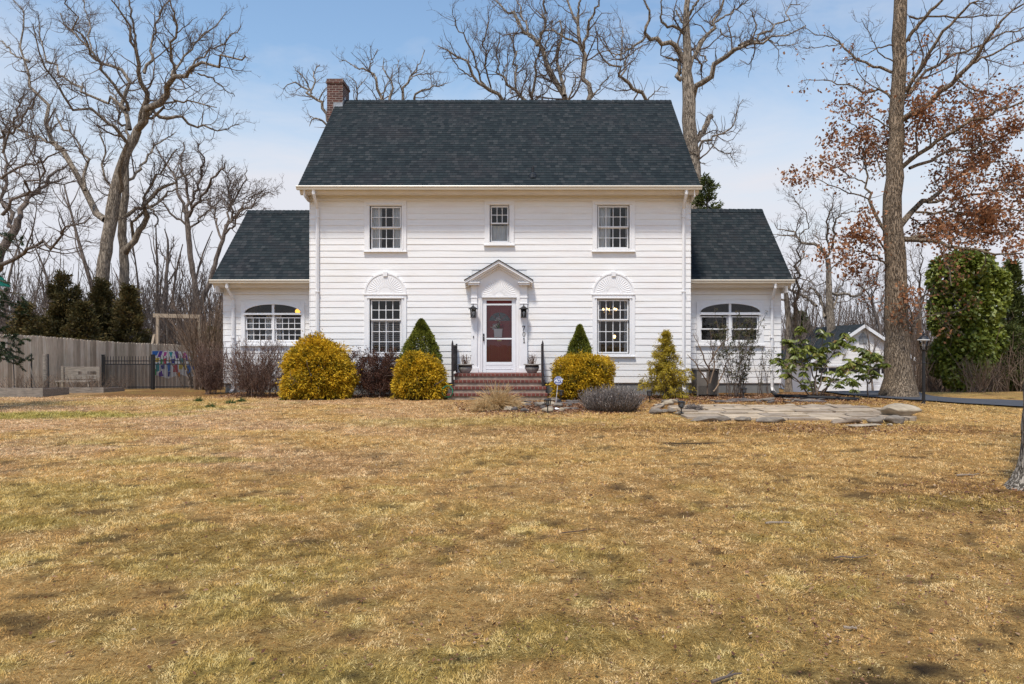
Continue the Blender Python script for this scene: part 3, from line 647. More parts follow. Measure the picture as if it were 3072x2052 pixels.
# ---- wings
def wing(xo, xi, s, arch, eaveL, ridgeY, dspx, dspt, muntins):
    holes = []; gaps = []
    (ax0, ax1, atop, aspr), units = arch
    D = DW; x0, x1 = sorted((xo, xi))
    zF = Z(1149, D); n = 15; h_ = .1775; zS = zF+n*h_
    zS = Z(881.5, D); n = round((zS-zF)/.1775)
    A0, A1, AT, AS = X(ax0, D), X(ax1, D), Z(atop, D), Z(aspr, D); cxm = (A0+A1)/2
    zb = Z(1021, D)
    hole = (A0-.02, A1+.02, zb-.03, AT+.02); holes = [hole]
    c0, c1, cz1 = A0-.11, A1+.11, Z(905, D)
    gaps = [(c0+.02, c1-.02, zb-.16, AT+.03)]
    m = MB(); wall_holes(m, x0, x1, zF-.02, Z(858, D), D, D+.12, holes)
    ye, ze = 20.7, Z(839, 20.7); yr, zr = ridgeY; sl = (zr-ze)/(yr-ye); yb = 2*yr-ye-.4; zz = lambda y: ze+sl*(y-ye)-.15
    xo_in = xo+.12*s*-1; a, b = sorted((xo, xo_in))
    m.prism([(D+.121, zF-.02), (yb, zF-.02), (yb, zz(2*yr-yb)), (yr, zz(yr)), (D+.121, zz(D+.12))], a, b, 0)
    m.box(x0+.121, x1-.121, yb-.12, yb, zF-.02, Z(858, D)); m.box(x0+.121, x1-.121, D+.121, yb-.121, Z(858, D)-.1, Z(858, D)-.03)
    w_ = m.build('wing_wall', MT['siding'], house)
    m = MB(); clapboards(m, x0-(.03 if s < 0 else 0), x1+(.03 if s > 0 else 0), zF, zS, n, D-.001, gaps)
    clapboards(m, D-.02, yb, zF, zS, n, xo-.001*s, [], side=s)
    hh = (zS-zF)/n
    for r in range(n, n+16):
        zq = zF+r*hh; half = (zr-.2-zq)/sl
        if half > .2: clapboards(m, yr-half, yr+half, zq, zq+hh, 1, xo-.001*s, [], side=s)
    m.build('wing_siding', MT['siding'], house)
    m = MB(); m.box(x0+.02, x1-.02, D+.02, yb-.02, -1.4, zF-.021); m.build('foundation', MT['found'], house)
    m = MB(); m.box(x0, x1, D-.045, D-.002, zS, Z(860, D)); m.box(x0, x1, D-.065, D-.046, zS-.012, zS+.02); m.build('frieze', MT['trim'], house)
    # arched window
    y = D; m = MB(); N = 20
    el = lambda k: (cxm-(A1-A0)/2*math.cos(math.pi*k/N), AS+(AT-AS)*math.sin(math.pi*k/N))
    top = AT+.06
    for k in range(N):
        p, q = el(k), el(k+1); m.prism([p, q, (q[0], top), (p[0], top)][::1], y-.05, y-.008, 1)
        m.prism([(p[0], p[1]+.002), (q[0], q[1]+.002), (q[0], q[1]+.035), (p[0], p[1]+.035)], y-.072, y-.0505, 1)
    m.box(c0, A0, y-.05, y-.008, zb-.12, top); m.box(A1, c1, y-.05, y-.008, zb-.12, top)
    m.box(A0, A1, y-.07, y+.08, Z(945, D), AS); m.box(A0-.03, A1+.03, y-.085, y-.0705, Z(945, D)+.002, Z(942, D))
    m.box(A0, A1, y-.05, y-.008, zb-.12, zb-.03)
    m.box(cxm-.035, cxm+.035, y-.03, y+.06, AS, AT+.01)
    g = units
    xs = [X(q, D) for u_ in g for q in u_[:2]]; za, zb2, zm = Z(g[0][2], D), Z(g[0][3], D), Z(g[0][4], D)
    m.box(xs[1]+.045, xs[2]-.045, y-.045, y+.08, zb-.03, Z(945, D)-.001)
    m.box(A0, xs[0]-.045, y-.045, y+.08, zb-.03, Z(945, D)-.001); m.box(xs[3]+.045, A1, y-.045, y+.08, zb-.03, Z(945, D)-.001)
    w = m.build('arched_window', MT['trim'], house, bevel=.003)
    m = MB(); m.box(c0-.03, c1+.03, y-.085, y-.008, zb-.17, zb-.12); m.build('sill', MT['trim'], w)
    for u_ in g:
        a, b = X(u_[0], D), X(u_[1], D); ru = (a, b, zm+.02, za); rl = (a, b, zb2, zm-.025)
        m = MB(); sash(m, ru, y+.0, muntins, 2 if muntins > 1 else 1); m.build('sash', MT['trim'], w)
        m = MB(); sash(m, rl, y+.045, muntins, 2 if muntins > 1 else 1); m.build('sash', MT['trim'], w)
        glass(ru, y+.015, w); glass(rl, y+.06, w)
    m = MB(); m.add([(q[0], y+.012, q[1]) for q in [el(k) for k in range(N+1)]][::-1], [tuple(range(N+1))]); m.build('arch_pane', MT['glass'], w)
    interior('room', (A0, A1, zb, AT), y, 2.2, w)
    # roof
    eo, ei = (eaveL, xi) if s < 0 else (xi, eaveL)
    m, _ = gable_roof(eo, ei, (ye, ze), (yr, zr), yb, .1); rf = m.build('wing_roof', MT['shingle'], house)
    ridge_cap(eo, ei, (yr, zr)).build('ridge_cap', MT['shingle'], rf); deck(eo, ei, (ye, ze), (yr, zr), .1).build('rake_board', MT['soffit'], rf)
    gutter(eo-(.01 if s < 0 else 0), ei+(.01 if s > 0 else 0), 20.57, Z(838.5, 20.57), house)
    eave_trim(eo, ei, 20.57, Z(840, 20.6), Z(849, 20.65), D, 0, house)
    m = MB(); z1 = Z(850, 20.65); a, b = sorted((eaveL-.05*s, xo))
    m.prism([(a, z1-.02), (b, z1-.02), (b, z1-.24), (a, z1-.05)] if s < 0 else [(a, z1-.02), (b, z1-.02), (b, z1-.05), (a, z1-.24)], 20.83, 21.6, 1); m.build('cornice_return', MT['soffit'], house)
    downspout(X(dspx, 21.0), X(dspt, 20.65), Z(850, 20.65), 20.57, D, .05, house)
    return w, (A0, A1, zb, AT)
wgL, rL = wing(X(673, DW), XL-.0, -1, ((735.6, 904, 913.6, 939), ((741, 814, 955, 1020, 987), (829, 902, 955, 1020, 987))), X(633.6, 20.7), (23.4, 5.79), 698, 681, 4)
wgR, rR = wing(X(2340, DW), XR+.0, 1, ((2100, 2279, 911.5, 937), ((2105.6, 2180, 952, 1020, 987), (2197, 2271, 952, 1020, 987))), X(2379, 20.7), (23.4, 5.83), 2317.5, 2326, 1)
drape(wgL, rL[0]+.55, rL[0]+.74, rL[2], Z(945, DW), DW+.2, 3, .02); drape(wgL, rL[0]+.02, rL[0]+.14, rL[2], Z(945, DW), DW+.22, 2, .02)
drape(wgL, rL[0]+.84, rL[0]+1.0, rL[2], Z(945, DW), DW+.2, 3, .02)
# lit lamps seen through the glass
lampw = emit('bulb_warm', (1, .62, .22), 6)
m = MB(); m.ball((X(893, DW+.5), DW+.5, Z(934, DW+.5)), .075, 8); o = m.build('lantern_ball', emit('lantern_orange', (1, .42, .06), 2.2), None, base=(X(893, DW+.5), DW+.5, Z(934, DW+.5)), smooth=True)
tag(o, 'glowing orange ball lamp behind the arched pane of the left wing', 'lamp')
chd = thing('chandelier', (X(1830, DM+.9), DM+.9, Z(930, DM+.9)), 'lit chandelier with small warm bulbs behind the lower right window of the house', 'chandelier')
c_ = (X(1830, DM+.9), DM+.9, Z(930, DM+.9))
m = MB(); m.tube([(c_[0], c_[1], c_[2]-.15), (c_[0], c_[1], c_[2]+.5)], .012, 6)
for k in range(5):
    t = k*1.2566+.3; e = (c_[0]+.2*math.cos(t), c_[1]+.2*math.sin(t), c_[2]-.02); m.tube([(c_[0], c_[1], c_[2]-.12), (c_[0]+.13*math.cos(t), c_[1]+.13*math.sin(t), c_[2]-.13), e], .008, 6)
m.build('frame', MT['brass'], chd)
for k in range(5):
    t = k*1.2566+.3; m = MB(); m.ball((c_[0]+.2*math.cos(t), c_[1]+.2*math.sin(t), c_[2]+.02), .026, 6, 1.5); m.build('bulb', lampw, chd)
lp = (X(1843, DM+1.0), DM+1.0, Z(1010, DM+1.0))
tl = thing('table_lamp', (lp[0], lp[1], lp[2]-.28), 'small lit table lamp behind the lower panes of the lower right window', 'lamp')
m = MB(); m.ball(lp, .045, 6, 1.2); m.build('bulb', lampw, tl)
m = MB(); m.tube([(lp[0], lp[1], lp[2]-.28), (lp[0], lp[1], lp[2]-.05)], .012, 8); m.lathe((lp[0], lp[1], lp[2]-.28), [(.07, 0), (.06, .02), (.015, .04)], 12); m.build('base', MT['brass'], tl)
m = MB(); m.box(lp[0]-.4, lp[0]+.3, lp[1]-.2, lp[1]+.25, lp[2]-.32, lp[2]-.285)
for a in (-.36, .26):
    for b in (-.16, .2): m.box(lp[0]+a-.02, lp[0]+a+.02, lp[1]+b-.02, lp[1]+b+.02, opLR[2]-.4, lp[2]-.32)
tag(m.build('side_table', MT['lumber'], None, base=(lp[0], lp[1], opLR[2]-.4)), 'small table carrying the lit lamp behind the lower right window', 'table')
# ---- brick steps, railings, lanterns, planters, basket
st = thing('brick_steps', (-.8, 18.9, 0), 'four brick-edged front steps rising to the red front door', 'steps')
m = MB(); mr = MB(); zs = [.645, .485, .325, .165]; ys = [19.2, 18.95, 18.7, 18.45]; lx = [X(1361, 19.2), X(1355, 18.95), X(1348, 18.7), X(1340, 18.45)]; rx = [X(1633, 19.2), X(1634, 18.95), X(1639, 18.7), X(1643, 18.45)]
yb = DM-.075
for k in range(4):
    m.box(lx[k], rx[k], ys[k], (yb if k == 0 else ys[k-1]+.03-.001), zs[k]-.068, zs[k])
    mr.box(lx[k]+.02, rx[k]-.02, ys[k]+.03, yb, (zs[k+1] if k < 3 else -.2)+.0005 if k < 3 else -.2, zs[k]-.0685)
m.build('tread', MT['tread'], st, bevel=.006); mr.build('riser', MT['riser'], st)
def railing(x, label, D0=18.9, yw=19.98):
    t = thing('railing', (x, D0, .32), label, 'railing', 'railings of the front steps')
    zt, zb_ = 1.43, .72
    m = MB(); m.box(x-.028, x+.028, D0-.028, D0+.028, .17, zt+.0); m.lathe((x, D0, zt), [(.03, 0), (.024, .05), (.004, .12)], 8); m.build('post', MT['iron'], t)
    m = MB(); m.box(x-.022, x+.022, yw-.02, yw+.02, .646, zt+.02); m.build('post', MT['iron'], t)
    m = MB(); m.bar((x, D0+.03, zt-.03), (x, yw-.02, zt-.03), .05, .03); m.build('top_rail', MT['iron'], t); m = MB(); m.bar((x, D0+.03, zb_), (x, yw-.02, zb_), .03, .025); m.build('bottom_rail', MT['iron'], t)
    n = 11
    for k in range(n):
        y = D0+.09+(yw-D0-.17)*k/(n-1); m = MB(); m.box(x-.011, x+.011, y-.011, y+.011, zb_+.012, zt-.045); m.build('picket', MT['iron'], t)
    return t
railing(X(1358, 18.95)-.0, 'dark iron railing seen from inside at the left end of the brick steps'); railing(X(1628, 18.9), 'dark iron railing seen edge-on at the right end of the brick steps')
def lantern(px, label):
    x, y, z = X(px, DM), DM-.26, Z(935, DM)
    t = thing('wall_lantern', (x, DM-.11, z), label, 'lantern', 'lanterns beside the front door')
    m = MB(); zb_ = Z(954, DM)
    m.lathe((x, y, zb_), [(.075, 0), (.085, .01), (.085, .025), (.07, .03)], 4)
    for k in range(4):
        a = math.pi/4+k*math.pi/2; m.bar((x+.105*math.cos(a)*.75, y+.105*math.sin(a)*.75, zb_+.03), (x+.105*math.cos(a)*.95, y+.105*math.sin(a)*.95, zb_+.235), .014, .014)
    for k in range(4):
        a = math.pi/4+k*math.pi/2; b = a+math.pi/2
        for f, zz in ((.78, .06), (.93, .2)): m.bar((x+.105*f*math.cos(a), y+.105*f*math.sin(a), zb_+zz), (x+.105*f*math.cos(b), y+.105*f*math.sin(b), zb_+zz), .009, .009)
    m.build('cage', MT['black'], t)
    m = MB(); m.lathe((x, y, zb_+.235), [(.135, 0), (.14, .012), (.07, .055), (.03, .085), (.012, .095), (.018, .11), (.008, .125), (.006, .16)], 12); m.build('roof', MT['black'], t)
    m = MB(); m.lathe((x, y, zb_+.032), [(.066, 0), (.085, .2)], 4); m.build('glass', MT['glass'], t)
    m = MB(); m.ball((x, y, zb_+.14), .032, 6, 1.3); m.tube([(x, y, zb_+.03), (x, y, zb_+.11)], .016, 8); m.build('bulb', MT['white'], t)
    m = MB(); m.box(x-.045, x+.045, DM-.126, DM-.111, zb_+.06, zb_+.26); m.tube([(x, DM-.126, zb_+.16), (x, DM-.17, zb_+.25), (x, y+.04, zb_+.262)], .011, 6); m.build('bracket', MT['black'], t)
lantern(1421.4, 'black wall lantern left of the red front door'); lantern(1571.3, 'black wall lantern right of the red front door, above the house number')
def leaf_quads(mb, pos, d, size, w, r, rng):
    for i in range(len(pos)):
        p = np.array(pos[i]); q = d[i]/np.linalg.norm(d[i]); s_ = np.cross(q, rng.normal(size=3)); s_ /= np.linalg.norm(s_)
        L, W = size[i], w[i]; mb.cur = r[i]; mb.add([p, p+q*L*.5+s_*W, p+q*L, p+q*L*.5-s_*W], [(0, 1, 2, 3)])
rg = np.random.default_rng(5)
def planter(px, label):
    x, y, z = X(px, 19.55), 19.55, .645
    t = thing('planter', (x, y, z), label, 'planter', 'stone urns on the front steps')
    m = MB(); m.lathe((x, y, z), [(.11, 0), (.13, .02), (.17, .08), (.195, .14), (.196, .165)], 24); m.build('bowl', MT['pot'], t, smooth=True)
    m = MB(); m.lathe((x, y, z+.1652), [(.196, 0), (.19, .03), (.185, .055)], 24); m.build('band', MT['potrim'], t, smooth=True)
    m = MB(); m.lathe((x, y, z+.2205), [(.19, 0), (.235, .012), (.235, .03), (.2, .034), (.17, .01)], 24); m.build('rim', MT['pot'], t)
    m = MB()
    for k in range(26):
        a = rg.uniform(0, 6.28); r0 = rg.uniform(0, .1); b = (x+r0*math.cos(a), y+r0*math.sin(a), z+.22); hh = rg.uniform(.12, .32); e = (b[0]+math.cos(a)*.08*rg.random(), b[1]+math.sin(a)*.08, b[2]+hh)
        m.cur = rg.random(); m.tube([b, ((b[0]+e[0])/2+.01, (b[1]+e[1])/2, b[2]+hh*.55), e], [.006, .005, .003], 4)
        pp = [np.array(b)*(1-q)+np.array(e)*q for q in rg.uniform(.3, 1, 5)]
        leaf_quads(m, pp, rg.normal(size=(5, 3))+[0, 0, 1], [.035]*5, [.007]*5, rg.random(5), rg)
    m.build('dry_stems', MT['twig_red'], t)
planter(1395.5, 'stone urn with dry dark stems on the left end of the top step'); planter(1596, 'stone urn with dry dark stems on the right end of the top step')
bx, by = X(1494.5, DM+.1), DM+.075
bk = thing('flower_basket', (bx, by, Z(1012, by)), 'pale flower basket with pink and white blooms hanging on the red door', 'basket')
m = MB(); m.prism([(-.105, .0), (.105, .0), (.125, .245), (-.125, .245)], by-.05, by+.05, 1); m.v = [(a+bx, b, c+Z(1012, by)) for a, b, c in m.v]; m.build('basket', MT['pot'] if False else flat('basket_pale', (.80, .75, .73)), bk, bevel=.006)
m = MB(); zt = Z(1012, by)+.245; m.tube([(bx+.11*math.cos(math.pi*k/12), by, zt+.2*math.sin(math.pi*k/12)) for k in range(13)], .008, 6); m.tube([(bx, by, zt+.2), (bx, by+.04, zt+.33)], .004, 5); m.build('handle', flat('handle_pink', (.5, .2, .2)), bk)
m = MB(); n = 130
c5 = np.array([[bx-.03, by-.03, zt+.10], [bx-.12, by-.04, zt+.03], [bx+.09, by-.03, zt+.08], [bx+.02, by-.03, zt+.05], [bx+.0, by, zt+.25]]); ci = [.2, .3, .7, .95, .4]
for k in range(5): leaf_quads(m, c5[k]+rg.normal(size=(34, 3))*[.03, .02, .025], rg.normal(size=(34, 3)), [.05]*34, [.018]*34, np.clip(ci[k]+rg.uniform(-.05, .05, 34), 0, 1), rg)
m.build('flowers', MT['petal'], bk)
# =============================================================== GROUND AND LAWN
def seg(px, py, z=0.0):
    D = K*(EYE-z)/(py-CY); return X(px, D), D
def blob(x, y, px, py, rx, ry, soft=.5, nz=.5):
    cx, cy = seg(px, py); q = np.sqrt(((x-cx)/rx)**2+((y-cy)/ry)**2)+nz*(fbm(x*1.9, y*1.9, 31)-.5)*2
    return 1-sstep(1-soft, 1+soft, q)
def lawn_masks(x, y):
    g = sstep(.53, .70, fbm(x*.9, y*.9, 11, 4))*.38
    g = np.maximum(g, sstep(.55, .75, fbm(x*3.2, y*3.2, 12, 3))*.5)
    g = g*(.25+.75*sstep(.35, .65, fbm(x*.22, y*.22, 14, 2)))
    near = sstep(7, 4, y)*sstep(3.5, -1, x); g = np.maximum(g, near*sstep(.45, .65, fbm(x*1.6, y*1.6, 15, 3))*.6)
    for q in ((60, 1243, 3.0, .55, 1), (180, 1238, .8, .3, .9), (640, 1226, 1.0, .6, .55), (580, 1375, .9, .25, .6), (360, 1385, .4, .2, .5), (270, 1330, .5, .2, .5), (850, 1212, .5, .3, .4), (400, 1210, 3.5, .8, .35), (1400, 1265, 2.5, .7, .45), (150, 1480, 1.2, .6, .5), (60, 1560, .8, .25, .6), (2860, 1500, .9, .4, .4)):
        g = np.maximum(g, blob(x, y, q[0], q[1], q[2], q[3])*q[4])
    p = sstep(.40, .62, fbm(x*.55, y*.55, 21, 3))*sstep(3, -6, x)*sstep(6, 9, y)
    b = sstep(.56, .74, fbm(x*.75, y*1.1, 41, 4))*.35
    b = np.maximum(b, sstep(.57, .72, fbm(x*3.5, y*4.5, 42, 3))*.55)
    for q in ((2100, 1285, 3.2, .8, .9), (2450, 1295, 2.2, .6, .8), (2900, 1290, 1.4, .8, .8), (2300, 1205, 4.5, 2.0, .75), (1500, 1290, 2.0, .5, .6), (2950, 1480, 1.5, .9, .8), (700, 1600, 1.6, .6, .5), (1900, 1215, 2.0, 1.2, .8), (1250, 1195, 2.6, .9, .6), (700, 1185, 3.5, .7, .6)):
        b = np.maximum(b, blob(x, y, q[0], q[1], q[2], q[3])*q[4])
    s = np.zeros_like(x)
    for q in ((2640, 2015, .22, .12), (2590, 1965, .10, .05), (2420, 1975, .08, .03), (2760, 1960, .10, .06), (2090, 1330, .5, .12)): s = np.maximum(s, blob(x, y, q[0], q[1], q[2], q[3], .4, .7)*.95)
    s = np.maximum(s, sstep(.66, .78, fbm(x*5, y*6, 51, 3))*.6)
    bed = sstep(19.0, 19.5, y)*sstep(-13, -12, x)*sstep(12, 11, x); b = np.maximum(b, bed)
    return np.clip(g, 0, 1), np.clip(p, 0, 1), np.clip(b, 0, 1), np.clip(s, 0, 1)
def grid(xs, ys):
    gx, gy = np.meshgrid(xs, ys); nx, ny = len(xs), len(ys)
    i = np.arange(nx*ny).reshape(ny, nx)
    return gx.ravel(), gy.ravel(), np.stack([i[:-1, :-1], i[:-1, 1:], i[1:, 1:], i[1:, :-1]], -1).reshape(-1, 4)
xs = np.concatenate([np.linspace(-400, -18, 30)[:-1], np.linspace(-18, 16, 290), np.linspace(16, 400, 30)[1:]])
ys = np.concatenate([np.linspace(-300, 2, 14)[:-1], 2+np.linspace(0, 1, 190)**1.5*22, np.linspace(24, 60, 40)[1:], np.linspace(60, 800, 20)[1:]])
x, y, F = grid(xs, ys); g, p, b, s = lawn_masks(x, y); z = gz(x, y)
far = (y > 24); g = np.where(far, .15, g); b = np.where(far, .75, b)
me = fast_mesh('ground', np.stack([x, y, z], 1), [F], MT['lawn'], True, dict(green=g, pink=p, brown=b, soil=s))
tag(link('ground', me), kind='structure')
def blades(n, ymin, ymax, hmin, hmax, wid, seed, power=2.0):
    r = np.random.default_rng(seed)
    # density falls off as 1/d^power, blades grow with distance so that each covers a steady patch of the picture
    u = r.random(n); 
    yy = ymin*np.exp(u*np.log(ymax/ymin)) if power == 2 else ymin+(ymax-ymin)*u
    xx = (r.random(n)*2-1)*(.88*yy+1.8)-.03*yy
    g, p, b, s = lawn_masks(xx, yy)
    dens = fbm(xx*2.6, yy*2.6, 61, 3)
    keep = (r.random(n) < np.clip(.80+3.0*(.1*dens+.35*fbm(xx*12, yy*8, 62, 2)+.55*fbm(xx*24, yy*16, 63, 2)-.48), .15, 1)*(1-.95*s)) & (yy < 19.6+.5*r.random(n))
    # keep the patio, steps and driveway clear
    clear = (yy > 13.4) & (yy < 16.4) & (xx > 3.0) & (xx < 8.0) | (yy > 18.3) & (xx > -2.2) & (xx < .6) | (yy > 15.6+.0*xx) & (xx > 9.2) & (yy > 16.0+(10.9-xx)*1.5)
    keep &= ~clear
    xx, yy, g, p, b, s = [q[keep] for q in (xx, yy, g, p, b, s)]; n = len(xx)
    grow = (yy/4.0)**.72
    L = (hmin+(hmax-hmin)*r.random(n)**1.6)*np.clip(grow, .8, 2.2)*(1+.35*g); W = wid*np.clip(grow, .8, 3.2)*(.6+.8*r.random(n))
    cl = vnoise(xx*5.5, yy*5.5, 71)*6.283*1.5                                                  # tufts lean together
    th = cl+r.normal(size=n)*.9; lean = np.clip(1.20+.30*r.normal(size=n)-.45*g, .1, 1.5)
    dx, dy, dz = np.cos(th)*np.sin(lean), np.sin(th)*np.sin(lean), np.cos(lean)
    ps = th+1.57+.6*r.normal(size=n); sx_, sy_ = np.cos(ps), np.sin(ps)
    z0 = gz(xx, yy)-.004
    base = np.stack([xx, yy, z0], 1); sd = np.stack([sx_, sy_, np.zeros(n)], 1)*W[:, None]*.5
    d = np.stack([dx, dy, dz], 1)
    mid = base+d*(L*.55)[:, None]; tip = base+d*L[:, None]; tip[:, 2] -= L*.22*np.sin(lean); tip[:, 2] = np.maximum(tip[:, 2], z0+.006)
    V = np.stack([base-sd, base+sd, mid+sd*.75, tip, mid-sd*.75], 1).reshape(-1, 3)
    i = np.arange(n)[:, None]*5; F4 = i+np.array([[0, 1, 2, 4]]); F3 = i+np.array([[4, 2, 3]])
    tone = .50*fbm(xx*22, yy*15, 81, 2)+.40*fbm(xx*10, yy*7, 82, 2)+.10*fbm(xx*2.5, yy*2.5, 83, 2)
    rr = np.clip(.62+2.1*(tone-.5)+.17*r.normal(size=n), 0, 1)
    A = {k: np.repeat(q, 5) for k, q in dict(rnd=rr, green=g, pink=p, brown=b*.8, soil=s*.9).items()}
    return V, F4, F3, A
def stuff_blades(name, n, *a):
    V, F4, F3, A = blades(n, *a)
    o = link(name, fast_mesh(name, V, [F4, F3], MT['blade'], False, A)); return tag(o, kind='stuff')
tag(stuff_blades('lawn_grass', 1500000, 2.7, 19.7, .010, .034, .0046, 1), 'dormant straw-coloured lawn grass with greener patches', 'grass')
def scatter_leaves(n, pts, size, seed, zoff=.012, flatness=.35):
    r = np.random.default_rng(seed); x, y = pts; z = gz(x, y)+zoff+.02*r.random(n)
    d = np.stack([r.normal(size=n), r.normal(size=n), flatness*r.normal(size=n)], 1); d /= np.linalg.norm(d, axis=1)[:, None]
    s_ = np.cross(d, np.stack([.5*r.normal(size=n)*flatness*2, .5*r.normal(size=n)*flatness*2, np.ones(n)], 1)); s_ /= np.linalg.norm(s_, axis=1)[:, None]
    L = size*(.6+.8*r.random(n)); W = L*(.14+.2*r.random(n)); c = np.stack([x, y, z], 1); up = np.cross(s_, d)
    V = np.stack([c-d*L[:, None]/2, c+s_*W[:, None]+up*(L*.12)[:, None], c+d*L[:, None]/2, c-s_*W[:, None]+up*(L*.12*r.random(n))[:, None]], 1).reshape(-1, 3)
    V[:, 2] = np.maximum(V[:, 2], gz(V[:, 0], V[:, 1])+.006)
    return V, np.arange(4*n).reshape(-1, 4), dict(rnd=np.repeat(r.random(n), 4))
r = np.random.default_rng(77)
n1 = 1500; y1 = 3*np.exp(r.random(n1)*np.log(6.3)); x1 = (r.random(n1)*2-1)*.8*y1
k = r.random(n1) < .25+.75*sstep(-3, 3, x1); x1, y1 = x1[k], y1[k]
n2 = 17000; x2 = r.uniform(-8.4, 8.5, n2); y2 = r.uniform(18.0, 20.4, n2); k = r.random(n2) < sstep(18.4, 19.6, y2+.8*(fbm(x2*1.2, y2, 5)-.5)+sstep(.5, 2, x2)*.8)*(1-((x2 > -2.1) & (x2 < .55))); x2, y2 = x2[k], y2[k]
n3 = 9500; a_, b_ = seg(1640, 1222); x3 = a_+r.normal(size=n3)*.9; y3 = b_+r.normal(size=n3)*.85; k = y3 < 18.4; x3, y3 = x3[k], y3[k]
n4 = 2600; a_, b_ = seg(2350, 1215); x4 = a_+r.normal(size=n4)*1.7; y4 = b_+1+r.normal(size=n4)*.8
n5 = 900; a_, b_ = seg(2480, 1290); x5 = a_+r.normal(size=n5)*1.2; y5 = b_+r.normal(size=n5)*.5
n7 = 16000; y7 = 3*np.exp(r.random(n7)*np.log(5.6)); x7 = (r.random(n7)*2-1)*.8*y7; k = r.random(n7) < (.25+.75*sstep(-2.5, 2.5, x7))*sstep(.38, .62, fbm(x7*1.3, y7*1.1, 19, 3)); x7, y7 = x7[k], y7[k]
n6 = 700; x6 = 5.0+r.normal(size=n6)*.8; y6 = 6.9+r.normal(size=n6)*.6
V, F, A = scatter_leaves(len(x1)+len(x2)+len(x3)+len(x4)+n5+n6+len(x7), (np.concatenate([x1, x2, x3, x4, x5, x6, x7]), np.concatenate([y1, y2, y3, y4, y5, y6, y7])), np.concatenate([np.full(len(x1), .034), np.full(len(x2)+len(x3)+len(x4), .056), np.full(n5, .045), np.full(n6, .038), .014+.0016*y7]), 78)
tag(link('leaf_litter', fast_mesh('leaf_litter', V, [F], MT['litter'], False, A)), 'fallen brown leaves strewn over lawn and beds', 'leaves', kind='stuff')
# driveway: a sheet that crosses in front of the oak, then bends back to the garage
ctr = [(22, 12.2), (15.5, 14.6), (12.4, 16.4), (10.4, 18.6), (10.2, 21), (12.0, 26), (15.5, 33), (19.0, 41.5)]
hw = [1.5, 1.5, 1.05, .95, 1.3, 1.6, 1.9, 2.3]
def cr(pts, n):
    pts = np.asarray(pts, float); P = np.vstack([2*pts[0]-pts[1], pts, 2*pts[-1]-pts[-2]]); out = []
    m = len(pts)-1; t = np.linspace(0, m-1e-6, n); i = t.astype(int); f = (t-i)[:, None]
    a, b, c, d = P[i], P[i+1], P[i+2], P[i+3]
    return .5*(2*b+(c-a)*f+(2*a-5*b+4*c-d)*f**2+(3*b-a-3*c+d)*f**3)
cl_ = cr([(*a, b) for a, b in zip(ctr, hw)], 70); tg = np.gradient(cl_[:, :2], axis=0); tg /= np.linalg.norm(tg, axis=1)[:, None]; nn = np.stack([-tg[:, 1], tg[:, 0]], 1)
V = []
for q in np.linspace(-1, 1, 7): V.append(cl_[:, :2]+nn*(q*cl_[:, 2])[:, None])
V = np.stack(V, 1).reshape(-1, 2); i = np.arange(70*7).reshape(70, 7); F = np.stack([i[:-1, :-1], i[:-1, 1:], i[1:, 1:], i[1:, :-1]], -1).reshape(-1, 4)
zz = gz(V[:, 0], V[:, 1])+.035
tag(link('driveway', fast_mesh('driveway', np.column_stack([V, zz]), [F], MT['asphalt'], True)), kind='structure')
# flagstone patio: irregular slabs with open joints, one sheet of paving
m = MB(); rr_ = random.Random(4)
ry0, ry1 = 13.55, 16.2
rows = np.array([13.55, 13.9, 14.4, 14.72, 15.2, 15.55, 15.95, 16.25])
for j in range(7):
    x_ = 3.05+rr_.uniform(0, .3)+(.5 if j < 1 else 0); xe = 7.55+rr_.uniform(-.3, .2)-(.4 if j > 5 else 0)
    while x_ < xe:
        w_ = rr_.uniform(.35, .85); b_ = min(x_+w_, xe+.1); y0, y1 = rows[j]+.02+(rr_.uniform(-.13, .13) if j else 0), rows[j+1]-.02+(rr_.uniform(-.05, .05)); jt = lambda a=.05: rr_.uniform(-a, a)
        poly = [(x_+.022+jt(.03), y0+jt(.03)), ((x_+b_)/2+jt(), y0+jt(.03)), (b_-.015+jt(.03), y0+jt(.03)), (b_-.022+jt(.03), y1+jt(.03)), ((x_+b_)/2+jt(), y1+jt(.03)), (x_+.015+jt(.03), y1+jt(.03))]
        m.cur = rr_.random(); zt = .045+rr_.uniform(-.012, .012)+.012*(y0-13.5); m.prism(poly, -.1, zt, 2); x_ = b_
tag(m.build('patio', MT['flag'], None, bevel=.012), kind='structure')
# =============================================================== TREES
def unit(v): return v/np.maximum(np.linalg.norm(v, axis=-1, keepdims=True), 1e-9)
def tubes(P, R, sides):
    """P (B,n,3), R (B,n) -> one set of vertices and quads"""
    B, n, _ = P.shape
    T = unit(np.gradient(P, axis=1)); ax = unit(P[:, -1]-P[:, 0])
    ref = np.where(np.abs(ax[:, 2:3]) < .85, np.array([[0., 0., 1.]]), np.array([[1., 0., 0.]]))[:, None, :]
    u = unit(np.cross(T, np.broadcast_to(ref, T.shape))); v = np.cross(T, u)
    a = np.arange(sides)*2*np.pi/sides
    V = P[:, :, None, :]+R[:, :, None, None]*(u[:, :, None, :]*np.cos(a)[None, None, :, None]+v[:, :, None, :]*np.sin(a)[None, None, :, None])
    idx = np.arange(B*n*sides).reshape(B, n, sides); nx = np.roll(idx, -1, 2)
    F = np.stack([idx[:, :-1], nx[:, :-1], nx[:, 1:], idx[:, 1:]], -1).reshape(-1, 4)
    return V.reshape(-1, 3), F
def merge(parts):
    Vs, Fs, o = [], [], 0
    for V, F in parts: Vs.append(V); Fs.append(F+o); o += len(V)
    return np.concatenate(Vs), np.concatenate(Fs)
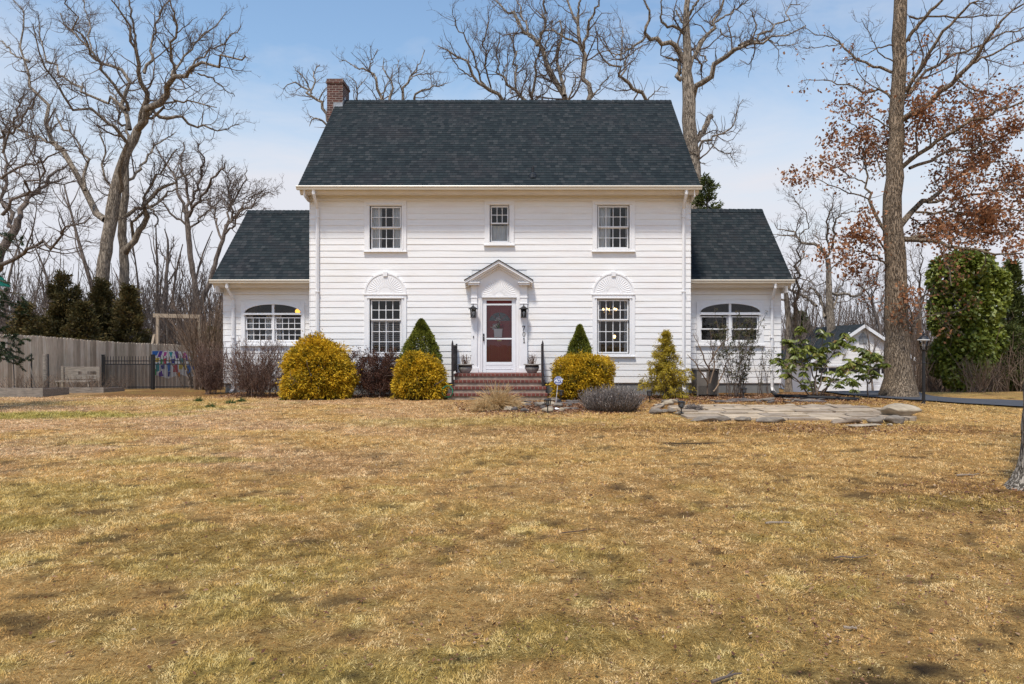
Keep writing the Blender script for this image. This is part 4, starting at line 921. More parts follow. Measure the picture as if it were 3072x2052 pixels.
def resample(pts, rad, n, r, jit=0.0):
    pts = np.asarray(pts, float); m = cr(pts, 60); d = np.concatenate([[0], np.cumsum(np.linalg.norm(np.diff(m, axis=0), axis=1))])
    t = np.linspace(0, d[-1], n); out = np.stack([np.interp(t, d, m[:, k]) for k in range(3)], 1)
    if jit:
        j = r.normal(size=(n, 3))*jit*d[-1]/n; j[0] = 0; out += j
    k = np.concatenate([[0], np.cumsum(np.linalg.norm(np.diff(pts, axis=0), axis=1))]); k = k/k[-1]; k = k if len(k) == len(rad) else np.linspace(0, 1, len(rad)); R = np.interp(np.linspace(0, 1, n), k, rad)
    return out, R
def spawn(P, R, dens, lo, hi, r, ang=(.9, .25), t0=.12, ratio=.55, n=5, wig=.25, trop=.12, rmin=.006, cap=None, shrink=.55, rl=.02):
    B, m, _ = P.shape
    L = np.linalg.norm(np.diff(P, axis=1), axis=2).sum(1)
    cnt = r.poisson(np.maximum(L*dens, .8)); idx = np.repeat(np.arange(B), cnt); N = len(idx)
    t = t0+(1-t0)*r.random(N)**.85; f = t*(m-1); i = np.minimum(f.astype(int), m-2); g = (f-i)[:, None]
    pos = P[idx, i]*(1-g)+P[idx, i+1]*g; tan = unit(P[idx, i+1]-P[idx, i]); rad = R[idx, i]*(1-g[:, 0])+R[idx, i+1]*g[:, 0]
    pr = unit(np.cross(tan, r.normal(size=(N, 3)))); a = np.clip(ang[0]+ang[1]*r.normal(size=N), .25, 1.6)[:, None]
    d = tan*np.cos(a)+pr*np.sin(a)
    ln = (lo+(hi-lo)*r.random(N))*(1-shrink*t)*np.minimum(1, .35+L[idx]/max(hi, .1)*.5)
    r0 = np.clip(np.minimum(rad*ratio, ln*rl+rmin), rmin, None)
    out = np.empty((N, n, 3)); out[:, 0] = pos; st = (ln/(n-1))[:, None]
    for k in range(1, n):
        d = unit(d+wig*r.normal(size=(N, 3))+np.array([0, 0, trop])); out[:, k] = out[:, k-1]+d*st
    taper = np.linspace(1, .35, n)[None]; return out, np.maximum(r0[:, None]*taper, rmin*.55)
def tree_obj(label, cat, base, trunk_parts, crown_parts, bark, twig, group=None, name='bare_tree', extra=None):
    t = thing(name, base, label, cat, group)
    V, F = merge(trunk_parts); link('trunk', fast_mesh('trunk', V, [F], MT[bark], True), t)
    if crown_parts:
        V, F = merge(crown_parts); link('crown', fast_mesh('crown', V, [F], MT[twig], True), t)
    return t
def big(P): return P
def guided_tree(label, D, trunk, limbs, seed, s=1.0, org=(0, 0), bark='bark', twig='twig', spread=.8, dens=(1.3, 2.6, 4.2), lens=((1.0, 3.4), (.5, 1.6), (.25, .8)), rl=.019, name='bare_tree', cat='tree', leaves=None, flare=1.35, zb=None, twigr=.0062, trop=.10, wig=.24, group=None, limb_jit=.25):
    """trunk / limbs: lists of (x, y, width) in enlarged-photo pixels; each limb leaves the trunk plane at its own depth"""
    r = np.random.default_rng(seed); q = lambda p: (p[0]/s+org[0], p[1]/s+org[1])
    tp = []; allP = []; first = None; L1P = []; L1R = []
    for k, ln in enumerate([trunk]+limbs):
        pts = []; rad = []
        w0 = np.array(q(ln[0]))
        acc = 0; prev = w0; sg = r.choice([-1, 1])*r.uniform(.35, 1)*spread
        for p in ln:
            px = np.array(q(p)); acc += np.linalg.norm(px-prev); prev = px
            dd = D if k == 0 else D+sg*acc*D/K*.9
            pts.append(at(px[0], px[1], dd)); rad.append(p[2]/s/2*D/K)
        if k == 0:
            zg_ = (gz(pts[0][0], D) if zb is None else zb); b0 = pts[0].copy(); 
            if b0[2] > zg_+.3:
                pts = [np.array([b0[0], D, zg_-.1]), np.array([b0[0], D, zg_+.25*(b0[2]-zg_)])]+pts; rad = [rad[0]*flare*1.1, rad[0]*1.05]+rad
            base = (pts[0][0], D, float(zg_)); n = 26; sides = 16
            P, R = resample(pts, rad, n, r, .05)
            if flare > 1:
                zz = P[:, 2]-zg_; R = R*(1+(flare-1)*np.exp(-np.maximum(zz, 0)/.45))
        else:
            n = 14; sides = 8; P, R = resample(pts, rad, n, r, limb_jit)
        tp.append(tubes(P[None], R[None], sides))
        if k: L1P.append(P); L1R.append(R)
        else: TP, TR = P, R
    P1, R1 = np.array(L1P), np.array(L1R)
    ext = spawn(TP[None, 8:], TR[None, 8:], .25, lens[0][0], lens[0][1], r, n=6, wig=wig, trop=trop, t0=.35, rl=rl)
    P2, R2 = spawn(P1, R1, dens[0]*1.35, *lens[0], r, n=7, wig=wig, trop=trop, t0=.1, rl=rl)
    e2 = ext
    P3, R3 = spawn(P2, R2, dens[1]*1.35, *lens[1], r, n=5, wig=wig, trop=trop, rl=rl, rmin=twigr)
    P3b, R3b = spawn(e2[0], e2[1], dens[1], *lens[1], r, n=5, wig=wig, trop=trop, rl=rl, rmin=twigr)
    P4, R4 = spawn(np.concatenate([P3, P3b]), np.concatenate([R3, R3b]), dens[2]*1.25, *lens[2], r, n=4, wig=wig, trop=trop, rl=rl, rmin=twigr)
    P5, R5 = spawn(P4, R4, dens[2]*.8, lens[2][0]*.6, lens[2][1]*.7, r, n=3, wig=wig*.8, trop=trop, rl=rl, rmin=twigr*.85)
    P4b, R4b = spawn(P1, R1, 3.2, lens[1][0], lens[1][1], r, n=5, wig=wig, trop=trop, rl=rl, rmin=twigr, t0=.2)
    cp = [tubes(P2, R2, 5), tubes(e2[0], e2[1], 5), tubes(P3, R3, 4), tubes(P3b, R3b, 4), tubes(P4, R4, 3), tubes(P4b, R4b, 3), tubes(P5, R5, 3)]
    t = tree_obj(label, cat, base, tp, cp, bark, twig, name=name, group=group)
    if leaves: leaves(t, [P3, P3b, P4, P4b, P2], r)
    return t
def free_tree(label, base, H, seed, group=None, bark='bark_far', twig='twig', width=.4, r0=.2, dens=(1.0, 2.2, 3.4), fork=.45, name='bare_tree', twigr=.010):
    """a tree in its own right: a wavering stem, ascending limbs, twigs"""
    r = np.random.default_rng(seed); b = np.array(base, float); n = 14; d = np.array([r.normal()*.06, r.normal()*.06, 1.0]); pts = [b-[0, 0, .15]]
    for k in range(6): d = unit(d+r.normal(size=3)*.09+[0, 0, .1]); pts.append(pts[-1]+d*H*.82/6)
    P, R = resample(pts, [r0*1.2, r0, r0*.85, r0*.65, r0*.45, r0*.22], n, r)
    tp = [tubes(P[None], R[None], 9)]
    P1, R1 = spawn(P[None, 3:], R[None, 3:], 14/H*1.1, H*.22, H*width, r, ang=(.62, .18), n=9, wig=.13, trop=.12, t0=.05, ratio=.62, rl=.016, shrink=.45)
    P2, R2 = spawn(P1, R1, dens[0], H*.07, H*.2, r, ang=(.7, .2), n=7, wig=.2, trop=.1, rl=.014)
    P3, R3 = spawn(P2, R2, dens[1], H*.03, H*.085, r, ang=(.7, .25), n=4, wig=.22, trop=.1, rl=.013, rmin=twigr)
    P4, R4 = spawn(P3, R3, dens[2], H*.015, H*.045, r, n=3, wig=.2, rl=.012, rmin=twigr*.9)
    tp.append(tubes(P1, R1, 6))
    return tree_obj(label, 'tree', base, tp, [tubes(P2, R2, 5), tubes(P3, R3, 3), tubes(P4, R4, 3)], bark, twig, group, name)
O = (0, 0); A_ = 1.568
# ---- the tall oak left of the house
guided_tree('tall bare oak with a pale leaning trunk rising behind the cedars left of the house', 42,
    [(470, 1480, 62), (488, 1250, 56), (510, 1100, 54), (530, 960, 58), (553, 850, 46), (580, 760, 42), (612, 680, 42), (645, 610, 38)],
    [[(645, 610, 34), (700, 540, 32), (745, 470, 30), (790, 410, 26), (830, 370, 22), (920, 342, 15), (1020, 300, 10), (1150, 265, 5)],
     [(650, 605, 28), (680, 500, 24), (672, 370, 20), (640, 245, 15), (600, 170, 11), (560, 80, 8), (520, -20, 5)],
     [(640, 245, 12), (632, 130, 10), (600, -10, 7)], [(678, 345, 15), (720, 270, 12), (730, 150, 9), (800, -20, 6)],
     [(830, 370, 15), (808, 250, 12), (832, 120, 9), (800, 0, 6)], [(690, 548, 20), (760, 548, 17), (850, 565, 14), (940, 602, 10), (1050, 612, 6), (1110, 580, 4)],
     [(700, 555, 14), (790, 490, 10), (900, 480, 7), (1010, 500, 4)], [(610, 610, 22), (590, 450, 18), (570, 335, 15), (470, 290, 11), (380, 200, 8), (300, 60, 5)],
     [(605, 520, 15), (520, 370, 12), (430, 250, 9), (340, 80, 6), (310, -10, 5)],
     [(497, 1035, 34), (450, 970, 32), (400, 895, 30), (350, 780, 26), (300, 700, 24), (225, 595, 20), (200, 490, 16), (148, 410, 13), (138, 270, 10), (110, 130, 7), (60, 0, 5)],
     [(300, 700, 15), (220, 665, 12), (150, 640, 10), (60, 590, 8), (-20, 550, 6)], [(400, 895, 16), (412, 790, 13), (380, 700, 10), (310, 600, 7), (250, 520, 5)],
     [(540, 930, 24), (530, 830, 20), (560, 700, 17), (575, 610, 15), (540, 570, 14), (430, 540, 12), (320, 492, 10), (272, 410, 8), (180, 240, 6), (150, 150, 4)],
     [(590, 515, 14), (500, 480, 12), (420, 450, 11), (330, 390, 9), (250, 290, 8), (190, 170, 6), (190, 60, 4)],
     [(140, 290, 9), (60, 250, 7), (0, 190, 5)], [(790, 410, 13), (850, 300, 10), (930, 190, 8), (1010, 110, 6), (1060, 60, 4)], [(900, 348, 10), (960, 260, 8), (1060, 190, 6), (1130, 130, 4)],
     [(430, 250, 8), (410, 120, 6), (400, 0, 4)], [(930, 345, 9), (1000, 370, 7), (1060, 420, 5), (1100, 450, 3)]],
    11, A_, O, spread=.7, dens=(1.25, 2.6, 4.2))
guided_tree('bare grey tree with a straight stem standing just right of the tall leaning oak', 44.5,
    [(590, 1480, 44), (585, 1300, 42), (580, 1150, 38), (576, 1010, 36), (590, 880, 30), (600, 740, 24), (612, 640, 18)],
    [[(590, 1190, 30), (640, 1090, 27), (680, 1020, 24), (695, 950, 20), (750, 900, 15), (830, 850, 9), (900, 780, 5)], [(582, 1015, 20), (640, 985, 17), (720, 965, 13), (790, 910, 9), (860, 880, 5)],
     [(600, 1180, 16), (655, 1060, 13), (690, 900, 11), (760, 800, 8), (830, 700, 5)], [(596, 850, 14), (650, 800, 12), (700, 720, 10), (780, 660, 6), (830, 630, 4)], [(577, 1000, 13), (520, 900, 11), (490, 760, 9), (480, 640, 6), (450, 560, 4)],
     [(610, 650, 12), (560, 560, 10), (540, 470, 8), (510, 400, 5)], [(690, 960, 12), (740, 1020, 8), (730, 1070, 5)]],
    12, A_, O, dens=(1.5, 2.8, 4.2))
guided_tree('dark spreading bare tree at the left edge of the photo over the fence', 33,
    [(-70, 1500, 50), (-40, 1330, 46), (10, 1170, 40), (75, 1075, 34), (85, 1030, 30)],
    [[(85, 1035, 26), (120, 950, 22), (200, 880, 17), (262, 800, 12), (330, 790, 8)], [(80, 1070, 20), (20, 1000, 18), (5, 900, 15), (20, 760, 11), (0, 600, 8), (30, 480, 5)],
     [(12, 1010, 16), (80, 930, 13), (150, 870, 10), (205, 760, 8), (165, 610, 6), (160, 500, 4)], [(5, 840, 13), (100, 780, 10), (240, 740, 7), (330, 690, 4)], [(0, 650, 11), (90, 585, 9), (160, 480, 6), (180, 420, 4)],
     [(-30, 1290, 26), (100, 1180, 16), (260, 1130, 11), (360, 1060, 8), (420, 1010, 5)], [(10, 720, 10), (40, 620, 8), (100, 480, 6), (110, 420, 4)], [(160, 860, 9), (250, 860, 6), (320, 830, 4)]],
    13, A_, O, dens=(1.7, 3, 4.5), bark='bark_far')
# ---- trees between the big oak and the left wing
guided_tree('slim bare tree with an upswept crown between the tall oak and the left wing', 55,
    [(935, 1500, 26), (915, 1330, 25), (895, 1200, 24), (885, 1080, 24), (878, 1000, 20)],
    [[(880, 1010, 16), (850, 920, 13), (810, 820, 10), (760, 730, 7), (720, 680, 4)], [(880, 1000, 15), (880, 880, 12), (850, 760, 9), (860, 670, 5)], [(885, 1000, 14), (930, 880, 12), (950, 780, 9), (940, 680, 5)], [(888, 1020, 15), (960, 900, 12), (1010, 820, 9), (1060, 770, 5)],
     [(882, 1060, 11), (800, 1000, 9), (740, 930, 6), (700, 880, 4)], [(893, 1080, 10), (970, 1000, 8), (1050, 930, 5)]], 14, A_, O, bark='bark_far', dens=(1.5, 2.4, 3.4), twigr=.011)
guided_tree('slim bare tree leaning right beside the left wing roof', 52,
    [(930, 1480, 26), (985, 1330, 22), (1015, 1230, 20), (1045, 1130, 18), (1075, 1040, 14)],
    [[(1060, 1090, 12), (1100, 960, 10), (1140, 860, 7), (1160, 800, 4)], [(1070, 1050, 11), (1080, 930, 9), (1080, 840, 6), (1100, 780, 4)], [(1045, 1130, 11), (1010, 1010, 9), (980, 930, 6)], [(1060, 1100, 10), (1150, 990, 8), (1230, 920, 5), (1290, 910, 3)], [(1065, 1070, 9), (1170, 940, 7), (1250, 890, 4)]], 15, A_, O, bark='bark_far', dens=(1.9, 2.6, 3.6), twigr=.010)
guided_tree('thin dark broken-topped bare tree in front of the pale sky left of the wing', 48,
    [(775, 1500, 18), (782, 1350, 17), (788, 1220, 13), (790, 1140, 9), (772, 1075, 4)], [[(785, 1250, 9), (810, 1170, 6), (815, 1110, 4)], [(782, 1350, 8), (830, 1270, 5), (850, 1200, 3)], [(788, 1230, 7), (730, 1140, 4)], [(784, 1390, 7), (720, 1290, 5), (690, 1230, 3)]], 16, A_, O, bark='bark_far', dens=(1.0, 1.6, 1.2), lens=((.5, 1.8), (.3, .9), (.2, .5)))
# ---- behind the roof
B_ = 1.9567; OB = (1200, 0); N1 = 2.935; ON = (600, 200)
f2b = lambda L: [((x/N1+600-1200)*B_, (y/N1+200)*B_, w/N1*B_) for x, y, w in L]
guided_tree('gnarled bare tree fanning out behind the chimney and left end of the roof', 36,
    [(30, 1000, 60), (20, 900, 56), (10, 780, 50)],
    [f2b(L) for L in ([(1180, 640, 40), (1150, 480, 34), (1110, 385, 28), (1050, 290, 24), (985, 240, 20), (880, 160, 14), (800, 160, 9), (735, 192, 5)],
     [(985, 240, 18), (1010, 130, 14), (1005, 50, 10), (1050, -20, 7)], [(985, 240, 14), (930, 120, 11), (870, 50, 8), (820, -10, 5)], [(1050, 290, 12), (1085, 220, 10), (1120, 180, 6)], [(1200, 640, 26), (1110, 505, 20), (1045, 460, 14), (985, 485, 9), (968, 525, 4)], [(1045, 460, 9), (960, 430, 6), (945, 380, 3)],
     [(1600, 620, 34), (1585, 300, 30), (1550, 190, 24), (1515, 90, 20), (1480, 40, 16), (1360, -10, 9), (1200, -60, 5)], [(1700, 640, 34), (1668, 310, 26), (1690, 200, 20), (1660, 130, 15), (1600, 60, 11), (1620, -60, 6)], [(1780, 640, 34), (1765, 300, 28), (1820, 180, 22), (1830, 120, 18), (1920, 20, 12), (1960, -120, 7)], [(1900, 620, 28), (1885, 310, 22), (1930, 240, 18), (2010, 190, 14), (2100, 165, 10), (2200, 150, 5)],
     [(1400, 620, 22), (1378, 300, 14), (1385, 200, 11), (1350, 130, 8), (1300, 70, 5)], [(1385, 200, 9), (1430, 140, 7), (1480, 80, 4)], [(1830, 150, 14), (1880, 90, 11), (2010, 60, 7), (2120, 40, 4)], [(1520, 90, 13), (1500, 0, 10), (1560, -150, 6)],
     [(1590, 310, 12), (1640, 150, 9), (1720, 60, 6), (1740, -60, 4)])], 21, B_, OB, dens=(1.5, 2.2, 2.8), spread=.5, flare=1.2, lens=((.7, 2.2), (.35, 1.0), (.2, .5)))
guided_tree('bare tree with fine upswept branches behind the middle of the roof', 41,
    [(740, 1000, 50), (730, 880, 46), (700, 700, 40)],
    [[(700, 720, 30), (605, 595, 24), (500, 500, 20), (420, 450, 17), (370, 362, 13), (300, 300, 9), (235, 270, 5)], [(500, 500, 12), (440, 370, 10), (385, 240, 8), (330, 140, 6), (320, 30, 3)], [(535, 520, 11), (510, 400, 10), (490, 290, 9), (515, 130, 6), (510, 40, 3)], [(740, 720, 26), (735, 595, 20), (650, 505, 16), (575, 420, 11), (560, 330, 8), (600, 190, 5)],
     [(690, 545, 14), (685, 420, 12), (670, 300, 9), (690, 160, 6), (660, 90, 3)], [(780, 720, 22), (776, 595, 18), (790, 450, 14), (800, 340, 10), (840, 200, 6)], [(790, 460, 10), (870, 430, 8), (960, 380, 4)], [(420, 450, 9), (350, 400, 7), (280, 300, 4)], [(600, 470, 8), (640, 330, 6), (650, 200, 4)], [(790, 590, 9), (860, 540, 7), (890, 480, 4)]], 22, B_, OB, dens=(1.6, 2.8, 4), spread=.6, flare=1.2)
guided_tree('two-stemmed bare tree with long straight limbs behind the centre right of the roof', 39,
    [(1050, 1020, 60), (1040, 900, 56), (1030, 760, 46)],
    [[(1010, 740, 40), (975, 595, 34), (930, 490, 32), (850, 335, 27), (770, 220, 22), (700, 110, 17), (610, 60, 11), (530, -20, 6)], [(965, 560, 22), (940, 440, 20), (915, 320, 17), (950, 240, 14), (930, 130, 10), (860, 170, 0.1)], [(800, 270, 18), (850, 150, 14), (850, 0, 10), (860, -60, 8)], [(1080, 760, 36), (1102, 595, 30), (1080, 430, 27), (1068, 290, 25), (1045, 150, 20), (990, 80, 15), (930, -20, 9)], [(1070, 300, 18), (1110, 140, 15), (1140, 60, 12), (1190, -20, 8)],
     [(1050, 260, 15), (960, 212, 12), (860, 175, 7)], [(1045, 150, 15), (1050, 40, 12), (1070, -40, 9)], [(770, 220, 12), (720, 100, 9), (680, -10, 6)], [(940, 440, 9), (1010, 360, 6), (1060, 340, 4)], [(850, 330, 10), (870, 230, 7), (900, 120, 4)], [(1105, 590, 11), (1180, 500, 8), (1240, 440, 4)], [(985, 590, 10), (1030, 480, 8), (1020, 430, 4)]], 23, B_, OB, dens=(1.3, 2.2, 3.2), spread=.5, flare=1.2)
guided_tree('crooked thin bare tree behind the right part of the ridge', 43,
    [(1530, 1010, 44), (1520, 900, 40), (1490, 700, 32)],
    [[(1500, 720, 26), (1455, 592, 20), (1385, 520, 19), (1310, 462, 18), (1245, 400, 13), (1200, 350, 11), (1150, 280, 8), (1130, 190, 4)], [(1310, 462, 12), (1325, 350, 11), (1298, 320, 9), (1310, 200, 6), (1280, 120, 4)], [(1298, 325, 8), (1250, 310, 7), (1170, 220, 5), (1140, 120, 4)], [(1325, 345, 9), (1400, 280, 7), (1480, 250, 4)], [(1400, 540, 9), (1370, 590, 8)], [(1450, 588, 8), (1520, 520, 5), (1570, 510, 3)]], 24, B_, OB, dens=(1.4, 2.2, 3.0), flare=1.2)
guided_tree('massive bare oak with a thick scarred trunk behind the right end of the main roof', 37,
    [(1720, 1020, 96), (1708, 900, 84), (1690, 720, 80), (1692, 560, 76), (1688, 460, 66), (1688, 380, 54), (1682, 260, 46), (1680, 180, 44), (1688, 60, 34), (1690, -60, 28)],
    [[(1675, 380, 30), (1660, 320, 34), (1610, 265, 30), (1500, 235, 26), (1440, 200, 20), (1450, 130, 16), (1475, 80, 13), (1430, -10, 8)], [(1655, 470, 30), (1635, 440, 28), (1640, 370, 20), (1590, 345, 14), (1545, 325, 7)], [(1715, 580, 40), (1735, 520, 36), (1790, 450, 32), (1880, 355, 28), (1960, 285, 23), (2060, 250, 17), (2160, 235, 12), (2250, 220, 8), (2380, 140, 5)],
     [(1990, 270, 20), (2050, 235, 17), (2120, 210, 14), (2200, 140, 10), (2280, 60, 7), (2350, 0, 5)], [(1700, 400, 26), (1740, 300, 27), (1790, 230, 24), (1850, 130, 19), (1890, 40, 15), (1960, -60, 9)], [(1695, 890, 34), (1720, 850, 34), (1780, 770, 33), (1828, 682, 32)], [(1730, 990, 20), (1755, 900, 17), (1795, 820, 13), (1880, 780, 10), (1950, 730, 7), (1990, 630, 5), (2010, 570, 3)], [(1800, 820, 8), (1870, 880, 7), (1950, 920, 5), (1980, 980, 3)],
     [(1440, 215, 14), (1380, 270, 12), (1290, 320, 8), (1200, 250, 6), (1150, 160, 4)], [(1675, 200, 22), (1610, 160, 17), (1540, 135, 14), (1530, 70, 10), (1560, -40, 6)], [(1685, 100, 18), (1740, 20, 14), (1790, -60, 9)], [(1850, 130, 12), (1960, 60, 9), (2060, -10, 6)], [(2060, 250, 11), (2090, 150, 9), (2060, 60, 6)], [(1740, 300, 10), (1800, 350, 8), (1750, 380, 4)], [(1880, 170, 9), (1900, 210, 8), (2000, 220, 5)], [(2160, 235, 8), (2240, 265, 6), (2348, 255, 4)], [(1620, 60, 11), (1660, 140, 10)], [(1740, 880, 9), (1720, 940, 8), (1790, 960, 4)]], 25, B_, OB, dens=(1.2, 2.4, 3.6), spread=.6, bark='bark', wig=.36)
# ---- right of the house
C5 = 3.136; O5 = (2280, 500)
guided_tree('grey-barked bare tree with one crooked low limb behind the white garage', 50,
    [(665, 1500, 80), (655, 1350, 66), (650, 1150, 56), (648, 1000, 48), (638, 860, 44)],
    [[(630, 850, 34), (590, 780, 30), (500, 725, 28), (400, 710, 24), (345, 640, 18), (290, 600, 14), (210, 610, 10), (160, 560, 6)], [(636, 850, 20), (640, 700, 19), (645, 560, 17), (650, 450, 13), (690, 350, 9), (680, 250, 5)], [(670, 780, 24), (690, 700, 22), (710, 560, 19), (740, 470, 15), (800, 430, 10), (900, 440, 6)], [(680, 1195, 26), (780, 1205, 24), (920, 1215, 20), (970, 1160, 15), (1000, 1100, 10), (1080, 1080, 6)], [(620, 1420, 34), (580, 1290, 32), (540, 1200, 30), (480, 1150, 22), (430, 1180, 14), (380, 1100, 8)],
     [(700, 1340, 20), (720, 1230, 18), (750, 1130, 14), (800, 1060, 9), (820, 1000, 5)], [(645, 1000, 12), (720, 910, 10), (780, 880, 5)], [(740, 470, 9), (760, 380, 7), (740, 330, 4)], [(660, 1000, 11), (560, 1120, 8), (430, 1040, 5)], [(345, 660, 12), (240, 650, 10), (160, 640, 6)], [(600, 790, 12), (540, 660, 9), (520, 560, 5)]], 31, C5, O5, dens=(1.4, 2.2, 3.0), twigr=.010)
guided_tree('forked bare tree with pale stubby stems right beside the right wing', 40,
    [(270, 1560, 56), (265, 1400, 52), (250, 1250, 46), (240, 1150, 38)],
    [[(245, 1160, 30), (290, 1160, 20), (400, 1210, 26), (480, 1270, 28), (545, 1310, 26)], [(240, 1160, 24), (215, 1120, 18), (190, 1060, 10)], [(250, 1250, 16), (200, 1250, 12), (180, 1190, 7)], [(345, 1540, 30), (350, 1400, 28), (345, 1150, 24), (340, 900, 18), (360, 760, 12), (380, 640, 7)], [(320, 1500, 26), (325, 1300, 22), (320, 1150, 16), (330, 1000, 10)], [(345, 1000, 14), (400, 860, 11), (420, 740, 8), (410, 600, 5)], [(380, 640, 10), (450, 560, 10), (430, 420, 8), (350, 330, 6), (260, 250, 4)], [(350, 1250, 10), (450, 1120, 7), (520, 1000, 4)]], 32, C5, O5, dens=(1.9, 2.6, 3.4), lens=((.8, 2.6), (.4, 1.3), (.2, .6)))
guided_tree('thin leaning bare tree between the garage and the brown-leaved oak', 47,
    [(1130, 1560, 30), (1100, 1450, 28), (1070, 1350, 24), (1050, 1240, 20)], [[(1060, 1300, 15), (1010, 1190, 12), (960, 1130, 8), (880, 1100, 5)], [(1052, 1250, 14), (1090, 1120, 11), (1100, 1000, 7), (1130, 900, 4)], [(1090, 1420, 13), (1150, 1250, 10), (1180, 1100, 6)], [(1060, 1330, 11), (1000, 1280, 8), (930, 1260, 5)], [(1050, 1240, 10), (1030, 1080, 8), (1010, 980, 5)]], 33, C5, O5, dens=(1.8, 2.4, 3), bark='bark_far')
C7 = 2.2395; O7 = (2500, 600)
guided_tree('bare young tree with a flat fork seen right of the oak trunk', 40,
    [(595, 1290, 20), (588, 900, 18), (582, 760, 17), (580, 680, 15)], [[(580, 690, 12), (640, 600, 10), (690, 520, 7), (740, 400, 4)], [(580, 680, 12), (582, 560, 10), (580, 440, 8), (600, 300, 5)], [(585, 700, 9), (530, 600, 7), (490, 480, 4)], [(580, 560, 8), (540, 460, 6), (510, 330, 4)], [(600, 680, 8), (690, 620, 5), (720, 600, 3)]], 34, C7, O7, dens=(1.5, 2, 2.6), bark='bark_far')
# ---- the oak that still holds its brown leaves
def oak_leaves(t, sets, r):
    pos = []; 
    for P in sets[:4]:
        n = P.shape[1]
        for rep in range(15):
            k = r.random(len(P)); f = k*(n-1); i = np.minimum(f.astype(int), n-2); g = (f-i)[:, None]; ar = np.arange(len(P)); pos.append(P[ar, i]*(1-g)+P[ar, i+1]*g)
    p = np.concatenate(pos); D = p[:, 1]; py = CY-(p[:, 2]-EYE)*K/D; px = CX+p[:, 0]*K/D
    w = sstep(60, 330, py)*(1-.15*sstep(640, 760, py))*(1-.5*sstep(860, 900, py)); w = w*(.16+.84*sstep(200, 420, py)); w *= .62+.38*sstep(.40, .58, fbm(px/55, py/55, 91))
    w *= 1-.6*sstep(2780, 2900, px)*sstep(330, 200, py)
    w *= .8*(1-.40*sstep(2690, 2640, px)*sstep(180, 260, py)*sstep(520, 420, py))*(1-.7*sstep(2760, 2800, px)*sstep(760, 800, py))
    keep = r.random(len(p)) < w; p = p[keep]
    rep = 1; p = np.repeat(p, rep, 0)+r.normal(size=(len(p)*rep, 3))*.13; n = len(p)
    d = unit(r.normal(size=(n, 3))*[1, 1, .7]+[0, 0, -.55]); s_ = unit(np.cross(d, r.normal(size=(n, 3)))); L = .075+.055*r.random(n); W = L*(.24+.14*r.random(n)); nn = np.cross(s_, d)
    cu = (r.random(n)*.3)[:, None]*L[:, None]
    V = np.stack([p, p+d*(L*.45)[:, None]+s_*W[:, None]+nn*cu, p+d*L[:, None], p+d*(L*.5)[:, None]-s_*W[:, None]+nn*cu], 1).reshape(-1, 3)
    tone = np.clip(np.repeat(r.random(n//rep), rep)*.6+r.random(n)*.4, 0, 1)
    link('dead_leaves', fast_mesh('dead_leaves', V, [np.arange(4*n).reshape(-1, 4)], MT['oak_leaf'], False, dict(rnd=np.repeat(tone, 4))), t)
    print('oak leaves', n)
def c(L): return [((x/2.2396+2300), y/2.2396, w/2.2396) for x, y, w in L]
def c7(L): return [((x/C7+2500), y/C7+600, w/C7) for x, y, w in L]
